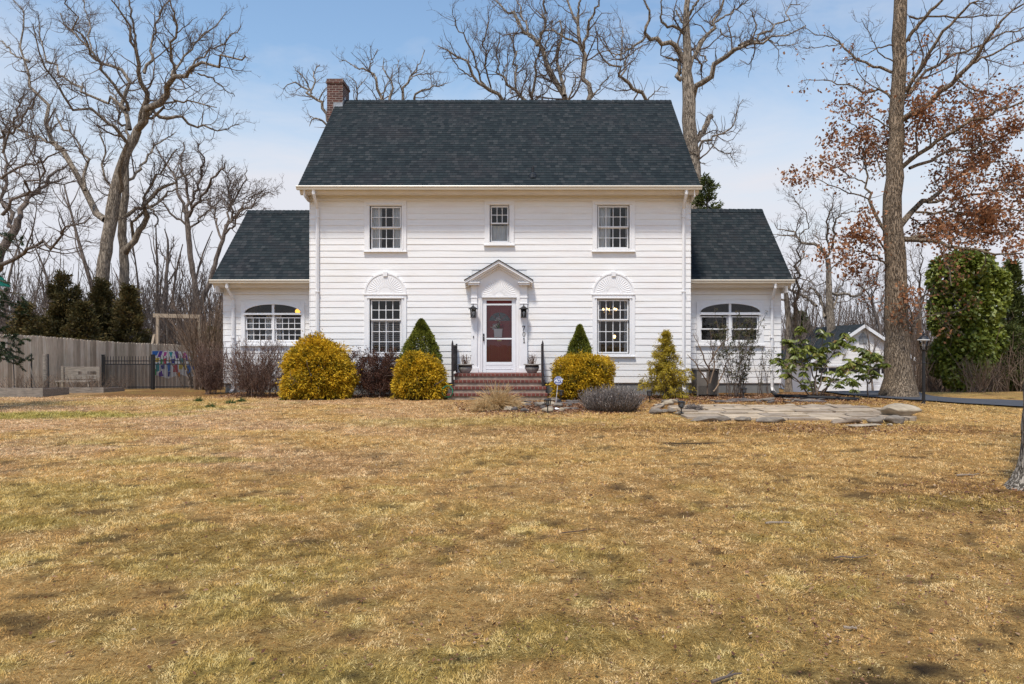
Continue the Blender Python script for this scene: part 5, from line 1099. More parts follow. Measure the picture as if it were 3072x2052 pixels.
oak = guided_tree('large oak by the driveway still holding its brown dead leaves', 19.6,
    [(2696, 1188, 88), (2694, 1130, 76), (2692, 1050, 70), (2690, 870, 61), (2684, 735, 58), (2677, 670, 54), (2680, 536, 49), (2688, 402, 42), (2697, 223, 39), (2702, 112, 39), (2702, 0, 36), (2700, -150, 30), (2702, -300, 22)],
    [c(L) for L in ([(890, 1530, 40), (960, 1420, 38), (1050, 1365, 34), (1130, 1300, 30), (1300, 1180, 22), (1400, 1105, 16), (1480, 1040, 10), (1600, 980, 5)], [(1000, 1425, 16), (1150, 1420, 15), (1300, 1425, 14), (1500, 1410, 12), (1729, 1420, 9), (1850, 1430, 6)], [(1080, 1360, 20), (1200, 1340, 18), (1400, 1320, 15), (1600, 1275, 12), (1729, 1268, 9), (1850, 1250, 6)], [(890, 1140, 32), (950, 1070, 30), (1040, 1010, 27), (1200, 910, 24), (1400, 815, 20), (1560, 735, 15), (1729, 680, 11), (1900, 620, 7)],
      [(960, 1130, 22), (1100, 1090, 20), (1200, 1040, 17), (1330, 1000, 14), (1450, 965, 11), (1729, 860, 7)], [(900, 810, 44), (1000, 750, 42), (1100, 690, 38), (1190, 610, 34), (1270, 530, 30), (1370, 430, 26), (1440, 330, 21), (1520, 220, 17), (1620, 110, 13), (1729, 20, 9)], [(925, 660, 24), (1000, 555, 22), (1080, 475, 20), (1180, 410, 18), (1300, 350, 15), (1450, 295, 13), (1600, 220, 11), (1729, 175, 8)], [(940, 620, 26), (1010, 490, 24), (1080, 400, 22), (1130, 290, 20), (1230, 160, 18), (1330, 70, 15), (1430, -10, 11)],
      [(930, 280, 26), (990, 210, 25), (1060, 125, 24), (1130, 50, 20), (1200, -20, 15)], [(1375, 430, 16), (1460, 385, 15), (1560, 340, 13), (1729, 255, 10), (1850, 200, 6)], [(890, 495, 22), (800, 470, 20), (700, 450, 18), (640, 415, 16), (560, 355, 14), (500, 290, 12), (460, 260, 10), (340, 245, 6), (240, 180, 4)], [(500, 300, 8), (400, 310, 6), (240, 325, 4)], [(885, 700, 18), (820, 660, 17), (760, 610, 15), (680, 615, 13), (560, 580, 11), (470, 565, 9), (380, 540, 7), (210, 550, 4)], [(850, 1210, 20), (865, 1050, 17), (885, 900, 14), (900, 800, 9), (960, 560, 6)],
      [(800, 1560, 22), (750, 1460, 24), (715, 1390, 22), (685, 1350, 19), (665, 1200, 14), (650, 1080, 11), (620, 1000, 7), (560, 880, 4)], [(830, 1200, 13), (770, 1150, 11), (740, 1060, 8), (700, 960, 5)], [(690, 1340, 11), (560, 1300, 9), (420, 1240, 7), (260, 1180, 4)], [(660, 1230, 10), (560, 1180, 8), (460, 1120, 6), (360, 1080, 4)], [(840, 1050, 11), (720, 960, 9), (600, 850, 6), (500, 800, 4)], [(850, 880, 11), (740, 800, 9), (600, 740, 6), (500, 680, 4)], [(750, 590, 9), (660, 700, 7), (560, 760, 4)], [(1270, 540, 10), (1400, 600, 8), (1560, 640, 6), (1729, 600, 4)], [(1400, 815, 10), (1540, 660, 8), (1700, 560, 5)], [(1160, 640, 9), (1200, 760, 7), (1180, 880, 4)], [(960, 110, 14), (1100, 100, 13), (1280, 108, 12), (1420, 118, 10), (1440, 95, 8), (1560, 90, 6), (1729, 60, 4)], [(1100, 660, 10), (1260, 690, 8), (1430, 660, 5)], [(860, 300, 12), (760, 320, 9), (640, 380, 5)], [(870, 420, 10), (780, 380, 8), (700, 250, 5), (640, 130, 3)], [(1290, 530, 8), (1370, 620, 6), (1380, 740, 4)])]
    +[c7(L) for L in ([(470, 262, 40), (560, 268, 30), (680, 285, 26), (800, 310, 22), (940, 335, 17), (1150, 350, 11), (1281, 352, 7)], [(490, 268, 28), (580, 235, 25), (680, 205, 22), (800, 210, 18), (1000, 212, 13), (1281, 205, 8)], [(500, 980, 24), (530, 880, 22), (530, 780, 12), (500, 720, 7), (430, 740, 4)], [(535, 850, 12), (600, 790, 9), (700, 770, 7), (840, 740, 5), (920, 700, 3)], [(360, 440, 16), (280, 380, 11), (160, 340, 8), (20, 330, 4)], [(350, 420, 11), (250, 400, 8), (120, 470, 4)], [(345, 330, 14), (280, 240, 10), (210, 270, 5)], [(700, 205, 9), (740, 130, 7), (900, 90, 5), (1100, 60, 3)])],
    41, 1, (0, 0), bark='bark_oak', twig='twig', spread=.55, dens=(1.7, 3.6, 3.8), lens=((.7, 2.0), (.35, 1.0), (.2, .45)), twigr=.0045, rl=.014, leaves=oak_leaves, name='brown_leaved_oak', flare=1.30, limb_jit=.15)
# ---- the trunk that comes in at the right edge
def near_trunk():
    r = np.random.default_rng(51); D = 7.35; t = thing('lawn_tree', (X(3165, D), D, 0), 'ridged grey tree trunk with flared roots at the right edge of the lawn', 'tree')
    pts = [at(3196, 1500, D), at(3196, 1440, D), at(3190, 1380, D), at(3186, 1300, D), at(3188, 1150, D), at(3210, 968, D), at(3259, 820, D), at(3325, 500, D), at(3405, 100, D), at(3495, -400, D), at(3575, -900, D)]
    px = [118, 106, 98, 92, 90, 88, 87, 84, 78, 70, 60]; P, R = resample(pts, [q*D/K for q in px], 90, r); S = 72; a = np.arange(S)*2*np.pi/S
    z = P[:, 2:3]; h = np.maximum(z-gz(P[:, 0], P[:, 1])[:, None], 0)
    lobes = np.exp(-h/.20)*(.45*np.maximum(0, np.cos(a*3+.6))**2+.25*np.maximum(0, np.cos(a*3-1.2)))[None]+.5*np.exp(-h/.16)*np.exp(-((a-np.pi)/.42)**2)[None]
    rid = .045*(1-2*np.abs(fbm(a[None]*7.5+.4*np.sin(z*3), z*1.6+0*a, 5, 3)-.5))+.02*(fbm(a[None]*16, z*5, 8, 2)-.5)
    rad = R[:, None]*(1+lobes)+rid-.02
    V = P[:, None, :]+np.stack([np.cos(a)*rad, np.sin(a)*rad, 0*rad], -1); i = np.arange(90*S).reshape(90, S); nx = np.roll(i, -1, 1); F = np.stack([i[:-1], nx[:-1], nx[1:], i[1:]], -1).reshape(-1, 4)
    link('trunk', fast_mesh('trunk', V.reshape(-1, 3), [F], MT['bark_near'], True), t)
    P1, R1 = spawn(P[None, 66:], R[None, 66:], 2.2, 2.5, 5, r, ang=(.8, .2), n=9, wig=.15, trop=.12, ratio=.5, rl=.02); P1 = P1.copy()
    P2, R2 = spawn(P1, R1, 1.2, .8, 2.2, r, n=6, rl=.015); P3, R3 = spawn(P2, R2, 2.2, .3, 1, r, n=4, rl=.012)
    V, F = merge([tubes(P1, R1, 7), tubes(P2, R2, 5), tubes(P3, R3, 3)]); link('crown', fast_mesh('crown', V, [F], MT['twig'], True), t)
near_trunk()
# ---- woods beyond: three kinds of bare tree, copied
G1, G2 = 'bare trees of the woods beyond the fence on the left', 'bare trees of the woods beyond the garage on the right'
L1, L2 = 'thin bare tree in the woods beyond the wooden fence on the left', 'thin bare tree in the woods beyond the garage and ivy tree on the right'
protos = [free_tree(L1, (-40, 62, float(gz(-40, 62))), h, 60+i, G1, r0=rr, width=ww) for i, (h, rr, ww) in enumerate(((13, .15, .34), (10, .11, .42), (15, .18, .30), (8, .08, .45)))]
rw = random.Random(9); first = [True]*4
def wood(px0, px1, d0, d1, n, label, group, smin=.7, smax=1.15, only=None):
    for k in range(n):
        j = rw.randrange(4) if only is None else rw.choice(only); D = rw.uniform(d0, d1); px = px0+(px1-px0)*(k+rw.random())/n
        o = protos[j] if first[j] else copy_tree(protos[j]); first[j] = False
        x = X(px, D); o.location = (x, D, float(gz(x, D))-.1); o.rotation_euler.z = rw.uniform(0, 6.28); s = rw.uniform(smin, smax); o.scale = (s, s, s*rw.uniform(.9, 1.15)); o['label'] = label; o['group'] = group
wood(-60, 700, 50, 85, 34, L1, G1, .75, 1.2); wood(-40, 640, 40, 50, 9, L1, G1, .55, .8, [1, 3])
wood(2380, 3120, 52, 85, 26, L2, G2, .6, 1.1); wood(2330, 2640, 44, 52, 5, L2, G2, .5, .75, [1, 3])
# =============================================================== SHRUBS
def leaves(name, parent, mat, p, d, L, W, rnd, r, fold=.2):
    n = len(p); d = unit(d); s_ = unit(np.cross(d, r.normal(size=(n, 3)))); nn = np.cross(s_, d)
    V = np.stack([p, p+d*(L*.5)[:, None]+s_*W[:, None]+nn*(fold*W)[:, None], p+d*L[:, None], p+d*(L*.5)[:, None]-s_*W[:, None]+nn*(fold*W)[:, None]], 1).reshape(-1, 3)
    return link(name, fast_mesh(name, V, [np.arange(4*n).reshape(-1, 4)], MT[mat], False, dict(rnd=np.repeat(np.clip(rnd, 0, 1), 4))), parent)
def wood_mesh(name, parent, sets, mat, sides=(5, 4, 3, 3)):
    V, F = merge([tubes(P, R, sides[min(k, len(sides)-1)]) for k, (P, R) in enumerate(sets)])
    r = np.random.default_rng(len(V)); a = np.concatenate([np.repeat(r.random(len(P)), P.shape[1]*sides[min(k, len(sides)-1)]) for k, (P, R) in enumerate(sets)])
    return link(name, fast_mesh(name, V, [F], MT[mat], True, dict(rnd=a)), parent)
def stems(base, n, H, spread, r, m=7, wig=.10, r0=.012, bush=.0, trop=.12, base_r=.12):
    b = np.array(base)+np.stack([base_r*r.normal(size=n), base_r*r.normal(size=n), np.zeros(n)], 1)
    th = r.random(n)*6.283; el = spread*np.sqrt(r.random(n)); d = np.stack([np.cos(th)*np.sin(el), np.sin(th)*np.sin(el), np.cos(el)], 1)
    h = H*(.7+.3*r.random(n))/np.maximum(np.cos(el), .6)*(1-.15*el/max(spread, .1)); P = np.empty((n, m, 3)); P[:, 0] = b
    for k in range(1, m): d = unit(d+wig*r.normal(size=(n, 3))+[0, 0, trop*.5]); P[:, k] = P[:, k-1]+d*(h/(m-1))[:, None]
    return P, np.maximum(np.linspace(1, .35, m)[None]*(r0*(.6+.6*r.random(n)))[:, None], .003)
def clip_in(P, R, c, rad, pw=2.4):
    e = P[:, -1]; q = (np.abs((e-np.array(c))/np.array(rad))**pw).sum(1); k = q < 1; return P[k], R[k]
def box_px(x0, y0, x1, y1, D):
    """centre, half-width and height of a shrub whose outline in the photo is the given box, standing at distance D"""
    z0 = float(gz(X((x0+x1)/2, D), D)); return X((x0+x1)/2, D), z0, (x1-x0)*D/K/2, Z(y0, D)-z0
def mound(label, name, mat, x0, y0, x1, y1, D, n, seed, L=.075, W=.010, pw=2.4, droop=.25, depth=.85, cat='shrub', top=.0, group=None, cone=False, lump=.19, inner=True):
    r = np.random.default_rng(seed); x, z0, rx, H = box_px(x0, y0, x1, y1, D); ry = rx*depth
    rx *= .90 if not cone else .95; ry *= .90; H *= .90 if not cone else .98; t = thing(name, (x, D, z0), label, cat, group)
    v = unit(r.normal(size=(n, 3))); v[:, 2] = np.where(v[:, 2] < -.85, -v[:, 2], v[:, 2])
    k = (np.abs(v)**pw).sum(1)**(-1/pw)
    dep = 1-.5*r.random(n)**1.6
    th = np.arctan2(v[:, 1], v[:, 0]); lm = 1+lump*1.25*(2*fbm(th*2.2+9, v[:, 2]*3.2, seed, 3)-1)+.05*(2*vnoise(th*7, v[:, 2]*9, seed+3)-1)
    if cone:
        hh = r.random(n)**1.1; rad = np.minimum(1, (1-hh)*1.9)**.75*(.97+.06*r.random(n)); rr_ = rad*np.sqrt(dep)*(1+.16*(2*vnoise(th*3, hh*9, seed)-1)+.12*(2*vnoise(th*7, hh*19, seed+1)-1)); p = np.stack([rr_*np.cos(th)*rx, rr_*np.sin(th)*ry, hh*H], 1)+[x, D, z0]
        d = np.stack([np.cos(th), np.sin(th), .55+0*th], 1)+.7*r.normal(size=(n, 3))
    else:
        q = v*k[:, None]*(dep*lm)[:, None]; p = np.stack([q[:, 0]*rx, q[:, 1]*ry, np.maximum((q[:, 2]*.5+.5)**(1.0)*H, .02)*1.0], 1)
        zc = .36*H; p = np.stack([q[:, 0]*rx, q[:, 1]*ry, zc+np.where(q[:, 2] > 0, q[:, 2]*(H-zc), q[:, 2]*H*.62)], 1); k2 = p[:, 2] > .03+.10*r.random(n); p, v, dep, th = p[k2], v[k2], dep[k2], th[k2]; n = len(p); p += [x, D, z0]
        d = v*[1, 1, .8]+[0, 0, -droop]+.55*r.normal(size=(n, 3))
        cl = 2*vnoise(th*6.5+seed, p[:, 2]*8+seed, seed+1)-1; p += (v*(.11*rx*cl+.13*rx*np.maximum(0, r.normal(size=n)-1.5))[:, None])
    # sprigs: several leaves share an origin so clumps read
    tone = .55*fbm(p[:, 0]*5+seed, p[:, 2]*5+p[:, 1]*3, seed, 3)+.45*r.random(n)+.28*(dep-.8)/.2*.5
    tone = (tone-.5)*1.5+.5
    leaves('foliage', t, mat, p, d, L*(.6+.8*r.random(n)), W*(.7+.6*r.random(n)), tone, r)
    st = stems((x, D, z0), 26, H*.75, .9 if not cone else .35, r, r0=.018); wood_mesh('stem', t, [st, spawn(*st, 5, .15, .45, r, n=4)], 'twig')
    return t
mound('big round golden mop shrub in front of the left end of the house', 'golden_shrub', 'gold', 841, 997, 1066, 1186, 18.9, 56000, 101, pw=2.2, depth=.8, W=.013, L=.08)
mound('smaller round golden shrub just left of the brick steps', 'golden_shrub', 'gold', 1179, 1052, 1339, 1190, 18.6, 26000, 102, pw=2.7, depth=.8, W=.012)
mound('flat-topped golden shrub below the lower right window, behind the blue sign', 'golden_shrub', 'gold', 1652, 1055, 1847, 1180, 18.9, 32000, 103, pw=3.2, depth=.7, W=.012, lump=.1)
mound('plump dwarf conical spruce left of the brick steps', 'dwarf_spruce', 'spruce', 1200, 955, 1328, 1185, 19.35, 34000, 104, L=.055, W=.011, cone=True, depth=.9)
mound('slim dwarf conical spruce behind the flat-topped golden shrub', 'dwarf_spruce', 'spruce', 1696, 972, 1783, 1180, 19.45, 28000, 105, L=.055, W=.011, cone=True, depth=.9)
# ragged golden conifer by the right corner of the main block
def thread_conifer():
    r = np.random.default_rng(106); x, z0, rx, H = box_px(1912, 985, 2080, 1182, 19.1); D = 19.1
    t = thing('golden_conifer', (x, D, z0), 'ragged golden thread-leaf conifer near the right corner of the main house', 'shrub')
    P0 = np.array([[[x+.03*k*r.normal(), D, z0+H*.9*k/7] for k in range(8)]]); R0 = np.linspace(.03, .008, 8)[None]
    n = 150; h = r.random(n)**1.1; th = r.random(n)*6.283; ln = rx*1.25*(1-.88*h)*(.55+.5*r.random(n)); m = 6; P = np.empty((n, m, 3)); P[:, 0] = [x, D, z0]; P[:, 0, 2] += .05+h*H*.9
    d = np.stack([np.cos(th), np.sin(th), .55+0*th], 1)
    for k in range(1, m): d = unit(d+.16*r.normal(size=(n, 3))+[0, 0, -.12]); P[:, k] = P[:, k-1]+d*(ln/(m-1))[:, None]
    R = np.linspace(.010, .003, m)[None]*np.ones((n, 1)); P2, R2 = spawn(P, R, 7, .1, .32, r, n=4, trop=-.1, rmin=.003)
    wood_mesh('stem', t, [(P0, R0), (P, R), (P2, R2)], 'twig')
    q = []
    for S, rep in ((P, 60), (P2, 16)):
        for _ in range(rep if S is P else rep):
            nn_ = len(S); f = (.15+.85*r.random(nn_))*(S.shape[1]-1); i = np.minimum(f.astype(int), S.shape[1]-2); g = (f-i)[:, None]; a = np.arange(nn_); q.append(S[a, i]*(1-g)+S[a, i+1]*g)
    p = np.concatenate(q); p = p[r.random(len(p)) < .9]; n = len(p); p = p+.02*r.normal(size=p.shape); d = (p-[x, D, z0+H*.4])*[1, 1, .5]+[0, 0, -.25]+.5*r.normal(size=p.shape)
    tone = .35+.5*(fbm(p[:, 0]*5, p[:, 2]*6, 3)-.3)+.35*r.random(n)
    leaves('foliage', t, 'gold2', p, d, .05+.06*r.random(n), .006+.005*r.random(n), tone, r)
thread_conifer()
def twig_shrub(label, name, mat, x0, y0, x1, y1, D, seed, n=70, r0=.011, spread=.75, d1=5, d2=8, pw=2.6, leaf=None, nleaf=0, depth=.8, fill=1.0, lo=.18, hi=.5):
    r = np.random.default_rng(seed); x, z0, rx, H = box_px(x0, y0, x1, y1, D); t = thing(name, (x, D, z0), label, 'shrub')
    S = stems((x, D, z0-.03), n, H*1.02, spread, r, r0=r0, base_r=.25*rx)
    A = spawn(*S, d1, lo, hi, r, ang=(.55, .2), n=5, wig=.14, trop=.16, t0=.1, rmin=.004); B = spawn(*A, d2, lo*.6, hi*.55, r, ang=(.6, .2), n=4, wig=.16, trop=.14, rmin=.003); E = spawn(*B, 9, .06, .18, r, n=3, wig=.15, rmin=.0026)
    c = (x, D, z0+H*.45); rad = (rx*fill, rx*depth, H*.56); sets = [clip_in(*q, c, rad, pw) for q in (S, A, B, E)]
    wood_mesh('branches', t, sets, mat)
    if leaf:
        p = np.concatenate([sets[2][0][:, -1], sets[3][0][:, -1], sets[2][0][:, 2]]); p = p[r.integers(0, len(p), nleaf)]+.03*r.normal(size=(nleaf, 3)); leaves('foliage', t, leaf, p, r.normal(size=(nleaf, 3)), .022+.03*r.random(nleaf), .007+.007*r.random(nleaf), r.random(nleaf)*.6+.5*(fbm(p[:, 0]*6, p[:, 2]*6, 4)-.2), r)
    return t
twig_shrub('bare purple-twigged rounded shrub under the arched window of the left wing', 'bare_shrub', 'twig_red', 672, 1000, 868, 1180, 19.6, 111, n=330, d1=6, d2=9, spread=1.1, pw=3, r0=.009)
twig_shrub('dense dark clipped bare shrub at the black metal gate', 'bare_shrub', 'twig_red', 588, 1010, 680, 1182, 20.4, 112, n=150, d1=9, d2=11, pw=3.4, spread=.7, r0=.008)
twig_shrub('brown clipped shrub between the two golden shrubs', 'brown_hedge_shrub', 'twig_red', 1040, 1040, 1212, 1180, 19.3, 113, n=150, d1=7, d2=10, pw=4, leaf='brownleaf', nleaf=20000, spread=1.15, depth=.6, r0=.008)
# tall tan vase of bare stems behind the gate shrub
def vase(label, px0, px1, ytop, pxb, D, seed, n=60, mat='twig_tan'):
    r = np.random.default_rng(seed); x = X(pxb, D); z0 = float(gz(x, D)); H = Z(ytop, D)-z0; t = thing('vase_shrub', (x, D, z0), label, 'shrub')
    S = stems((x, D, z0), n, H*.98, .52, r, r0=.018, m=9, wig=.07, trop=.0, base_r=.25); A = spawn(*S, 2.0, .4, 1.3, r, ang=(.4, .15), n=5, wig=.1, trop=.1, t0=.3, rmin=.005); B = spawn(*A, 3.6, .2, .6, r, ang=(.5, .2), n=4, wig=.12, trop=.08, rmin=.004)
    wood_mesh('branches', t, [S, A, B], mat)
vase('tall vase of bare tan stems rising behind the clipped shrub at the left wing corner', 530, 680, 850, 632, 23.5, 121, 75)
vase('tangle of bare arching stems over the black fence by the gate', 470, 640, 950, 600, 27.2, 122, 34)
# small crooked shrub and tall narrow-leaved shrub in front of the right wing
def crooked():
    D = 19.3; r = np.random.default_rng(131); q = lambda L: resample([at(a, b, D+o) for a, b, o in L], [w*D/K for w in (7, 5.5, 4, 2)], 10, r, .12)
    L = [[(2122, 1183, 0), (2128, 1120, .05), (2133, 1060, 0), (2129, 990, -.05)], [(2130, 1150, 0), (2142, 1100, .1), (2140, 1050, .2), (2150, 1022, .2)], [(2131, 1110, 0), (2110, 1070, -.2), (2094, 1030, -.2), (2080, 1000, -.1)], [(2133, 1085, 0), (2158, 1040, .2), (2176, 1022, .1), (2190, 1010, .1)], [(2124, 1150, 0), (2100, 1110, -.3), (2075, 1075, -.4), (2062, 1062, -.4)], [(2140, 1175, 0), (2170, 1120, .3), (2180, 1085, .3), (2195, 1070, .2)]]
    PR = [q(l) for l in L]; P = np.array([a for a, b in PR]); R = np.array([b for a, b in PR])*.36; t = thing('bare_crooked_shrub', at(2123, 1183, D), 'small crooked bare shrub with pale trunks in front of the air conditioner', 'shrub')
    A = spawn(P, R, 4, .2, .6, r, n=5, wig=.28, rmin=.004, t0=.25); B = spawn(*A, 5, .08, .25, r, n=4, wig=.25, rmin=.003); wood_mesh('branches', t, [(P, R), A, B], 'twig_tan', (7, 4, 3))
    p = B[0][:, -1]; p = p[r.random(len(p)) < .25]; leaves('dry_leaves', t, 'bamboo', p, r.normal(size=p.shape)-[0, 0, .5], np.full(len(p), .05), np.full(len(p), .009), r.random(len(p)), r)
crooked()
def narrow_leaf(label, px, py, ytop, D, seed, n, spread, nl, name='nandina_shrub'):
    r = np.random.default_rng(seed); b = at(px, py, D); b[2] = gz(b[0], D); H = Z(ytop, D)-b[2]; t = thing(name, b, label, 'shrub')
    S = stems(b, n, H, spread, r, r0=.010, m=9, wig=.05, trop=.06, base_r=.13); A = spawn(*S, 4.2, .15, .5, r, ang=(.7, .2), n=5, wig=.14, trop=.0, t0=.12, rmin=.003)
    wood_mesh('stem', t, [S, A], 'twig'); q = []
    for k in range(nl): f = (.2+.8*r.random(len(A[0])))*4; i = np.minimum(f.astype(int), 3); g = (f-i)[:, None]; a = np.arange(len(A[0])); q.append(A[0][a, i]*(1-g)+A[0][a, i+1]*g)
    p = np.concatenate(q); n_ = len(p); leaves('foliage', t, 'bamboo', p, r.normal(size=p.shape)*[1, 1, .6]-[0, 0, .7], .06+.05*r.random(n_), .007+.006*r.random(n_), r.random(n_), r)
narrow_leaf('tall see-through narrow-leaved shrub in front of the arched window of the right wing', 2212, 1168, 888, 19.4, 132, 30, .42, 9)
narrow_leaf('sparse wispy shrub at the outer corner of the right wing', 2300, 1165, 1000, 20.3, 133, 9, .35, 3, 'wispy_shrub')
def rhododendron():
    D = 19.0; r = np.random.default_rng(134); b = at(2480, 1192, D); t = thing('rhododendron', b, 'wide rhododendron with drooping leathery leaves at the corner of the right wing', 'shrub')
    L = [[(2605, 1192, 0), (2600, 1140, .1), (2604, 1090, .2), (2580, 1040, .3)], [(2440, 1185, 0), (2420, 1120, -.2), (2390, 1070, -.3), (2350, 1030, -.2)], [(2450, 1185, .1), (2470, 1110, .3), (2500, 1050, .4), (2530, 1010, .3)], [(2460, 1185, 0), (2510, 1130, -.3), (2570, 1100, -.4), (2630, 1070, -.4)], [(2440, 1185, .2), (2450, 1110, .5), (2460, 1060, .6), (2470, 1010, .6)], [(2430, 1188, -.1), (2390, 1140, -.5), (2350, 1110, -.5), (2335, 1080, -.4)], [(2606, 1150, .1), (2630, 1120, .2), (2645, 1100, .2), (2655, 1090, .1)], [(2470, 1180, -.3), (2490, 1150, -.6), (2520, 1140, -.7), (2550, 1150, -.7)], [(2450, 1180, 0), (2430, 1090, .2), (2400, 1010, .1), (2390, 990, .1)]]
    PR = [resample([at(a, c_, D+o) for a, c_, o in l], [w*D/K for w in (6, 4.5, 3, 2)], 12, r, .15) for l in L]; P = np.array([a for a, _ in PR]); R = np.array([q for _, q in PR])*.42; A = spawn(P, R, 10, .2, .6, r, n=5, wig=.2, trop=.12, t0=.25, rmin=.005); B = spawn(*A, 4.5, .1, .28, r, n=4, trop=.1, rmin=.004)
    wood_mesh('stem', t, [(P, R), A, B], 'twig', (7, 5, 4)); tips = np.concatenate([A[0][:, -1], B[0][:, -1], P[:, -1]]); pos, dr, tn = [], [], []
    for q in tips:                                                # whorls of drooping leaves at each tip
        k = r.integers(7, 11); th = np.arange(k)*2*np.pi/k+r.random(); pos.append(np.repeat(q[None], k, 0)); dr.append(np.stack([np.cos(th), np.sin(th), -.35-.7*r.random(k)], 1)); tn.append(np.clip(r.normal(.45, .2)+.15*r.normal(size=k), 0, 1))
    p, d, tn = np.concatenate(pos), np.concatenate(dr), np.concatenate(tn); n = len(p); leaves('foliage', t, 'rhodo', p, d, .13+.07*r.random(n), .026+.010*r.random(n), tn, r)
rhododendron()
def lavender(label, x0, y0, x1, y1, D, seed, n):
    r = np.random.default_rng(seed); x, z0, rx, H = box_px(x0, y0, x1, y1, D); t = thing('lavender_shrub', (x, D, z0), label, 'shrub')
    th = r.random(n)*6.283; q = np.sqrt(r.random(n)); b = np.stack([x+q*np.cos(th)*rx*.55, D+q*np.sin(th)*rx*.5, np.full(n, z0)], 1); el = .95*q+.12*r.normal(size=n); d = np.stack([np.cos(th)*np.sin(el), np.sin(th)*np.sin(el), np.cos(el)], 1); h = H*(.40+.85*r.random(n)**2.4)*(1-.15*q); m = 5; P = np.empty((n, m, 3)); P[:, 0] = b
    for k in range(1, m): d = unit(d+.09*r.normal(size=(n, 3))+[0, 0, .14]); P[:, k] = P[:, k-1]+d*(h/(m-1))[:, None]
    R = np.linspace(.0042, .0028, m)[None]*np.ones((n, 1)); wood_mesh('stem', t, [(P, R)], 'lav', (3,)); k = r.random(n) < .5; p = P[k, -1]; nn_ = len(p); p = np.concatenate([P[:, 2]*(1-g)+P[:, 3]*g for g in (0, .5, 1)]+[P[:, 1], p]); nn_ = len(p)
    leaves('foliage', t, 'lav', p, np.stack([.5*r.normal(size=nn_), .5*r.normal(size=nn_), .6+.4*r.random(nn_)], 1), .035+.04*r.random(nn_), .005+.003*r.random(nn_), r.random(nn_), r)
lavender('broad grey-brown dormant lavender shrub on the rocky bed before the golden shrub', 1722, 1165, 1947, 1262, 15.6, 141, 4200)
lavender('small grey dormant lavender tuft beside the patio', 2050, 1213, 2112, 1246, 15.3, 142, 420)
def straw(label, px, py, w, h, D, seed, n, mat='straw', name='grass_tuft'):
    r = np.random.default_rng(seed); b = at(px, py, D); b[2] = gz(b[0], D); W_, H = w*D/K, h*D/K; t = thing(name, b, label, 'grass'); th = r.random(n)*6.283; el = 1.0*np.sqrt(r.random(n)); d = np.stack([np.cos(th)*np.sin(el), np.sin(th)*np.sin(el), np.cos(el)], 1); L = H*(.6+.6*r.random(n)); m = 7; P = np.empty((n, m, 3)); P[:, 0] = b+np.stack([W_*.12*r.normal(size=n), W_*.12*r.normal(size=n), 0*th], 1)
    for k in range(1, m): d = unit(d+.08*r.normal(size=(n, 3))+[0, 0, -.17]); P[:, k] = P[:, k-1]+d*(L/(m-1))[:, None]; P[:, k, 2] = np.maximum(P[:, k, 2], b[2]+.01)
    wood_mesh('blades', t, [(P, np.linspace(.0055, .003, m)[None]*np.ones((n, 1)))], mat, (3,))
straw('dry straw-coloured ornamental grass tuft in front of the brick steps', 1492, 1230, 95, 78, 15.9, 151, 900); straw('flopped low dry grass tuft left of the straw clump by the steps', 1448, 1236, 70, 40, 15.4, 152, 420)
def daff(px, py, seed, label): straw(label, px, py, 26, 16, K*EYE/(py-CY), seed, 70, 'greenleaf', 'bulb_shoots')
daff(692, 1212, 161, 'larger clump of green bulb shoots in the lawn before the left wing'); daff(724, 1208, 162, 'small clump of green bulb shoots right of the larger clump'); daff(598, 1206, 163, 'green bulb shoots in the lawn before the dark clipped shrub'); daff(634, 1224, 164, 'spread-out low green shoots in the lawn nearest the camera of its group'); daff(852, 1200, 165, 'green bulb shoots at the foot of the big golden shrub')
# =============================================================== EVERGREENS
def conifer(label, name, mat, pxc, ytop, pxw, D, seed, n=16000, ragged=.35, twin=0, bottom=None, L=.16, W=.03, group=None, taper=1.0, deadtop=.1):
    r = np.random.default_rng(seed); x = X(pxc, D); z0 = float(gz(x, D)); H = Z(ytop, D)-z0; rx = pxw*D/K/2; t = thing(name, (x, D, z0), label, 'tree', group)
    P0 = np.array([[[x+.02*k*r.normal(), D, z0+H*.95*k/9] for k in range(10)]]); R0 = np.linspace(.10, .02, 10)[None]
    nb = 260; h = r.random(nb)**1.05; th = r.random(nb)*6.283; ln = rx*(1-h**1.3*.9)**taper*(1-ragged*r.random(nb))*1.1; m = 7; P = np.empty((nb, m, 3)); P[:, 0] = P0[0, 0]+[0, 0, 1]*(h*H*.95)[:, None]; d = np.stack([np.cos(th), np.sin(th), .40+.5*h], 1)
    for k in range(1, m): d = unit(d+.10*r.normal(size=(nb, 3))+[0, 0, -.03]); P[:, k] = P[:, k-1]+d*(ln/(m-1))[:, None]
    R = np.linspace(.03, .006, m)[None]*np.ones((nb, 1)); A = spawn(P, R, 2.6, .25, .7, r, n=4, trop=.1, t0=.25, rmin=.006)
    V, F = merge([tubes(P0, R0, 9)]); link('trunk', fast_mesh('trunk', V, [F], MT['bark_far'], True), t)
    cr_ = wood_mesh('branches', t, [(P, R), A], 'twig'); pts = np.concatenate([P[:, 2:].reshape(-1, 3), A[0].reshape(-1, 3)]); q = pts[r.integers(0, len(pts), n)]+r.normal(size=(n, 3))*.07; d = (q-[x, D, 0])*[1, 1, 0]; d = unit(d)+[0, 0, .5]+.6*r.normal(size=(n, 3))
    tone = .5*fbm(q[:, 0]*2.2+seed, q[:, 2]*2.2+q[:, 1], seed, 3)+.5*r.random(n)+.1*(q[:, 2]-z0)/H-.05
    o = leaves('crown', t, mat, q, d, L*(.6+.8*r.random(n)), W*(.6+.8*r.random(n)), tone, r)
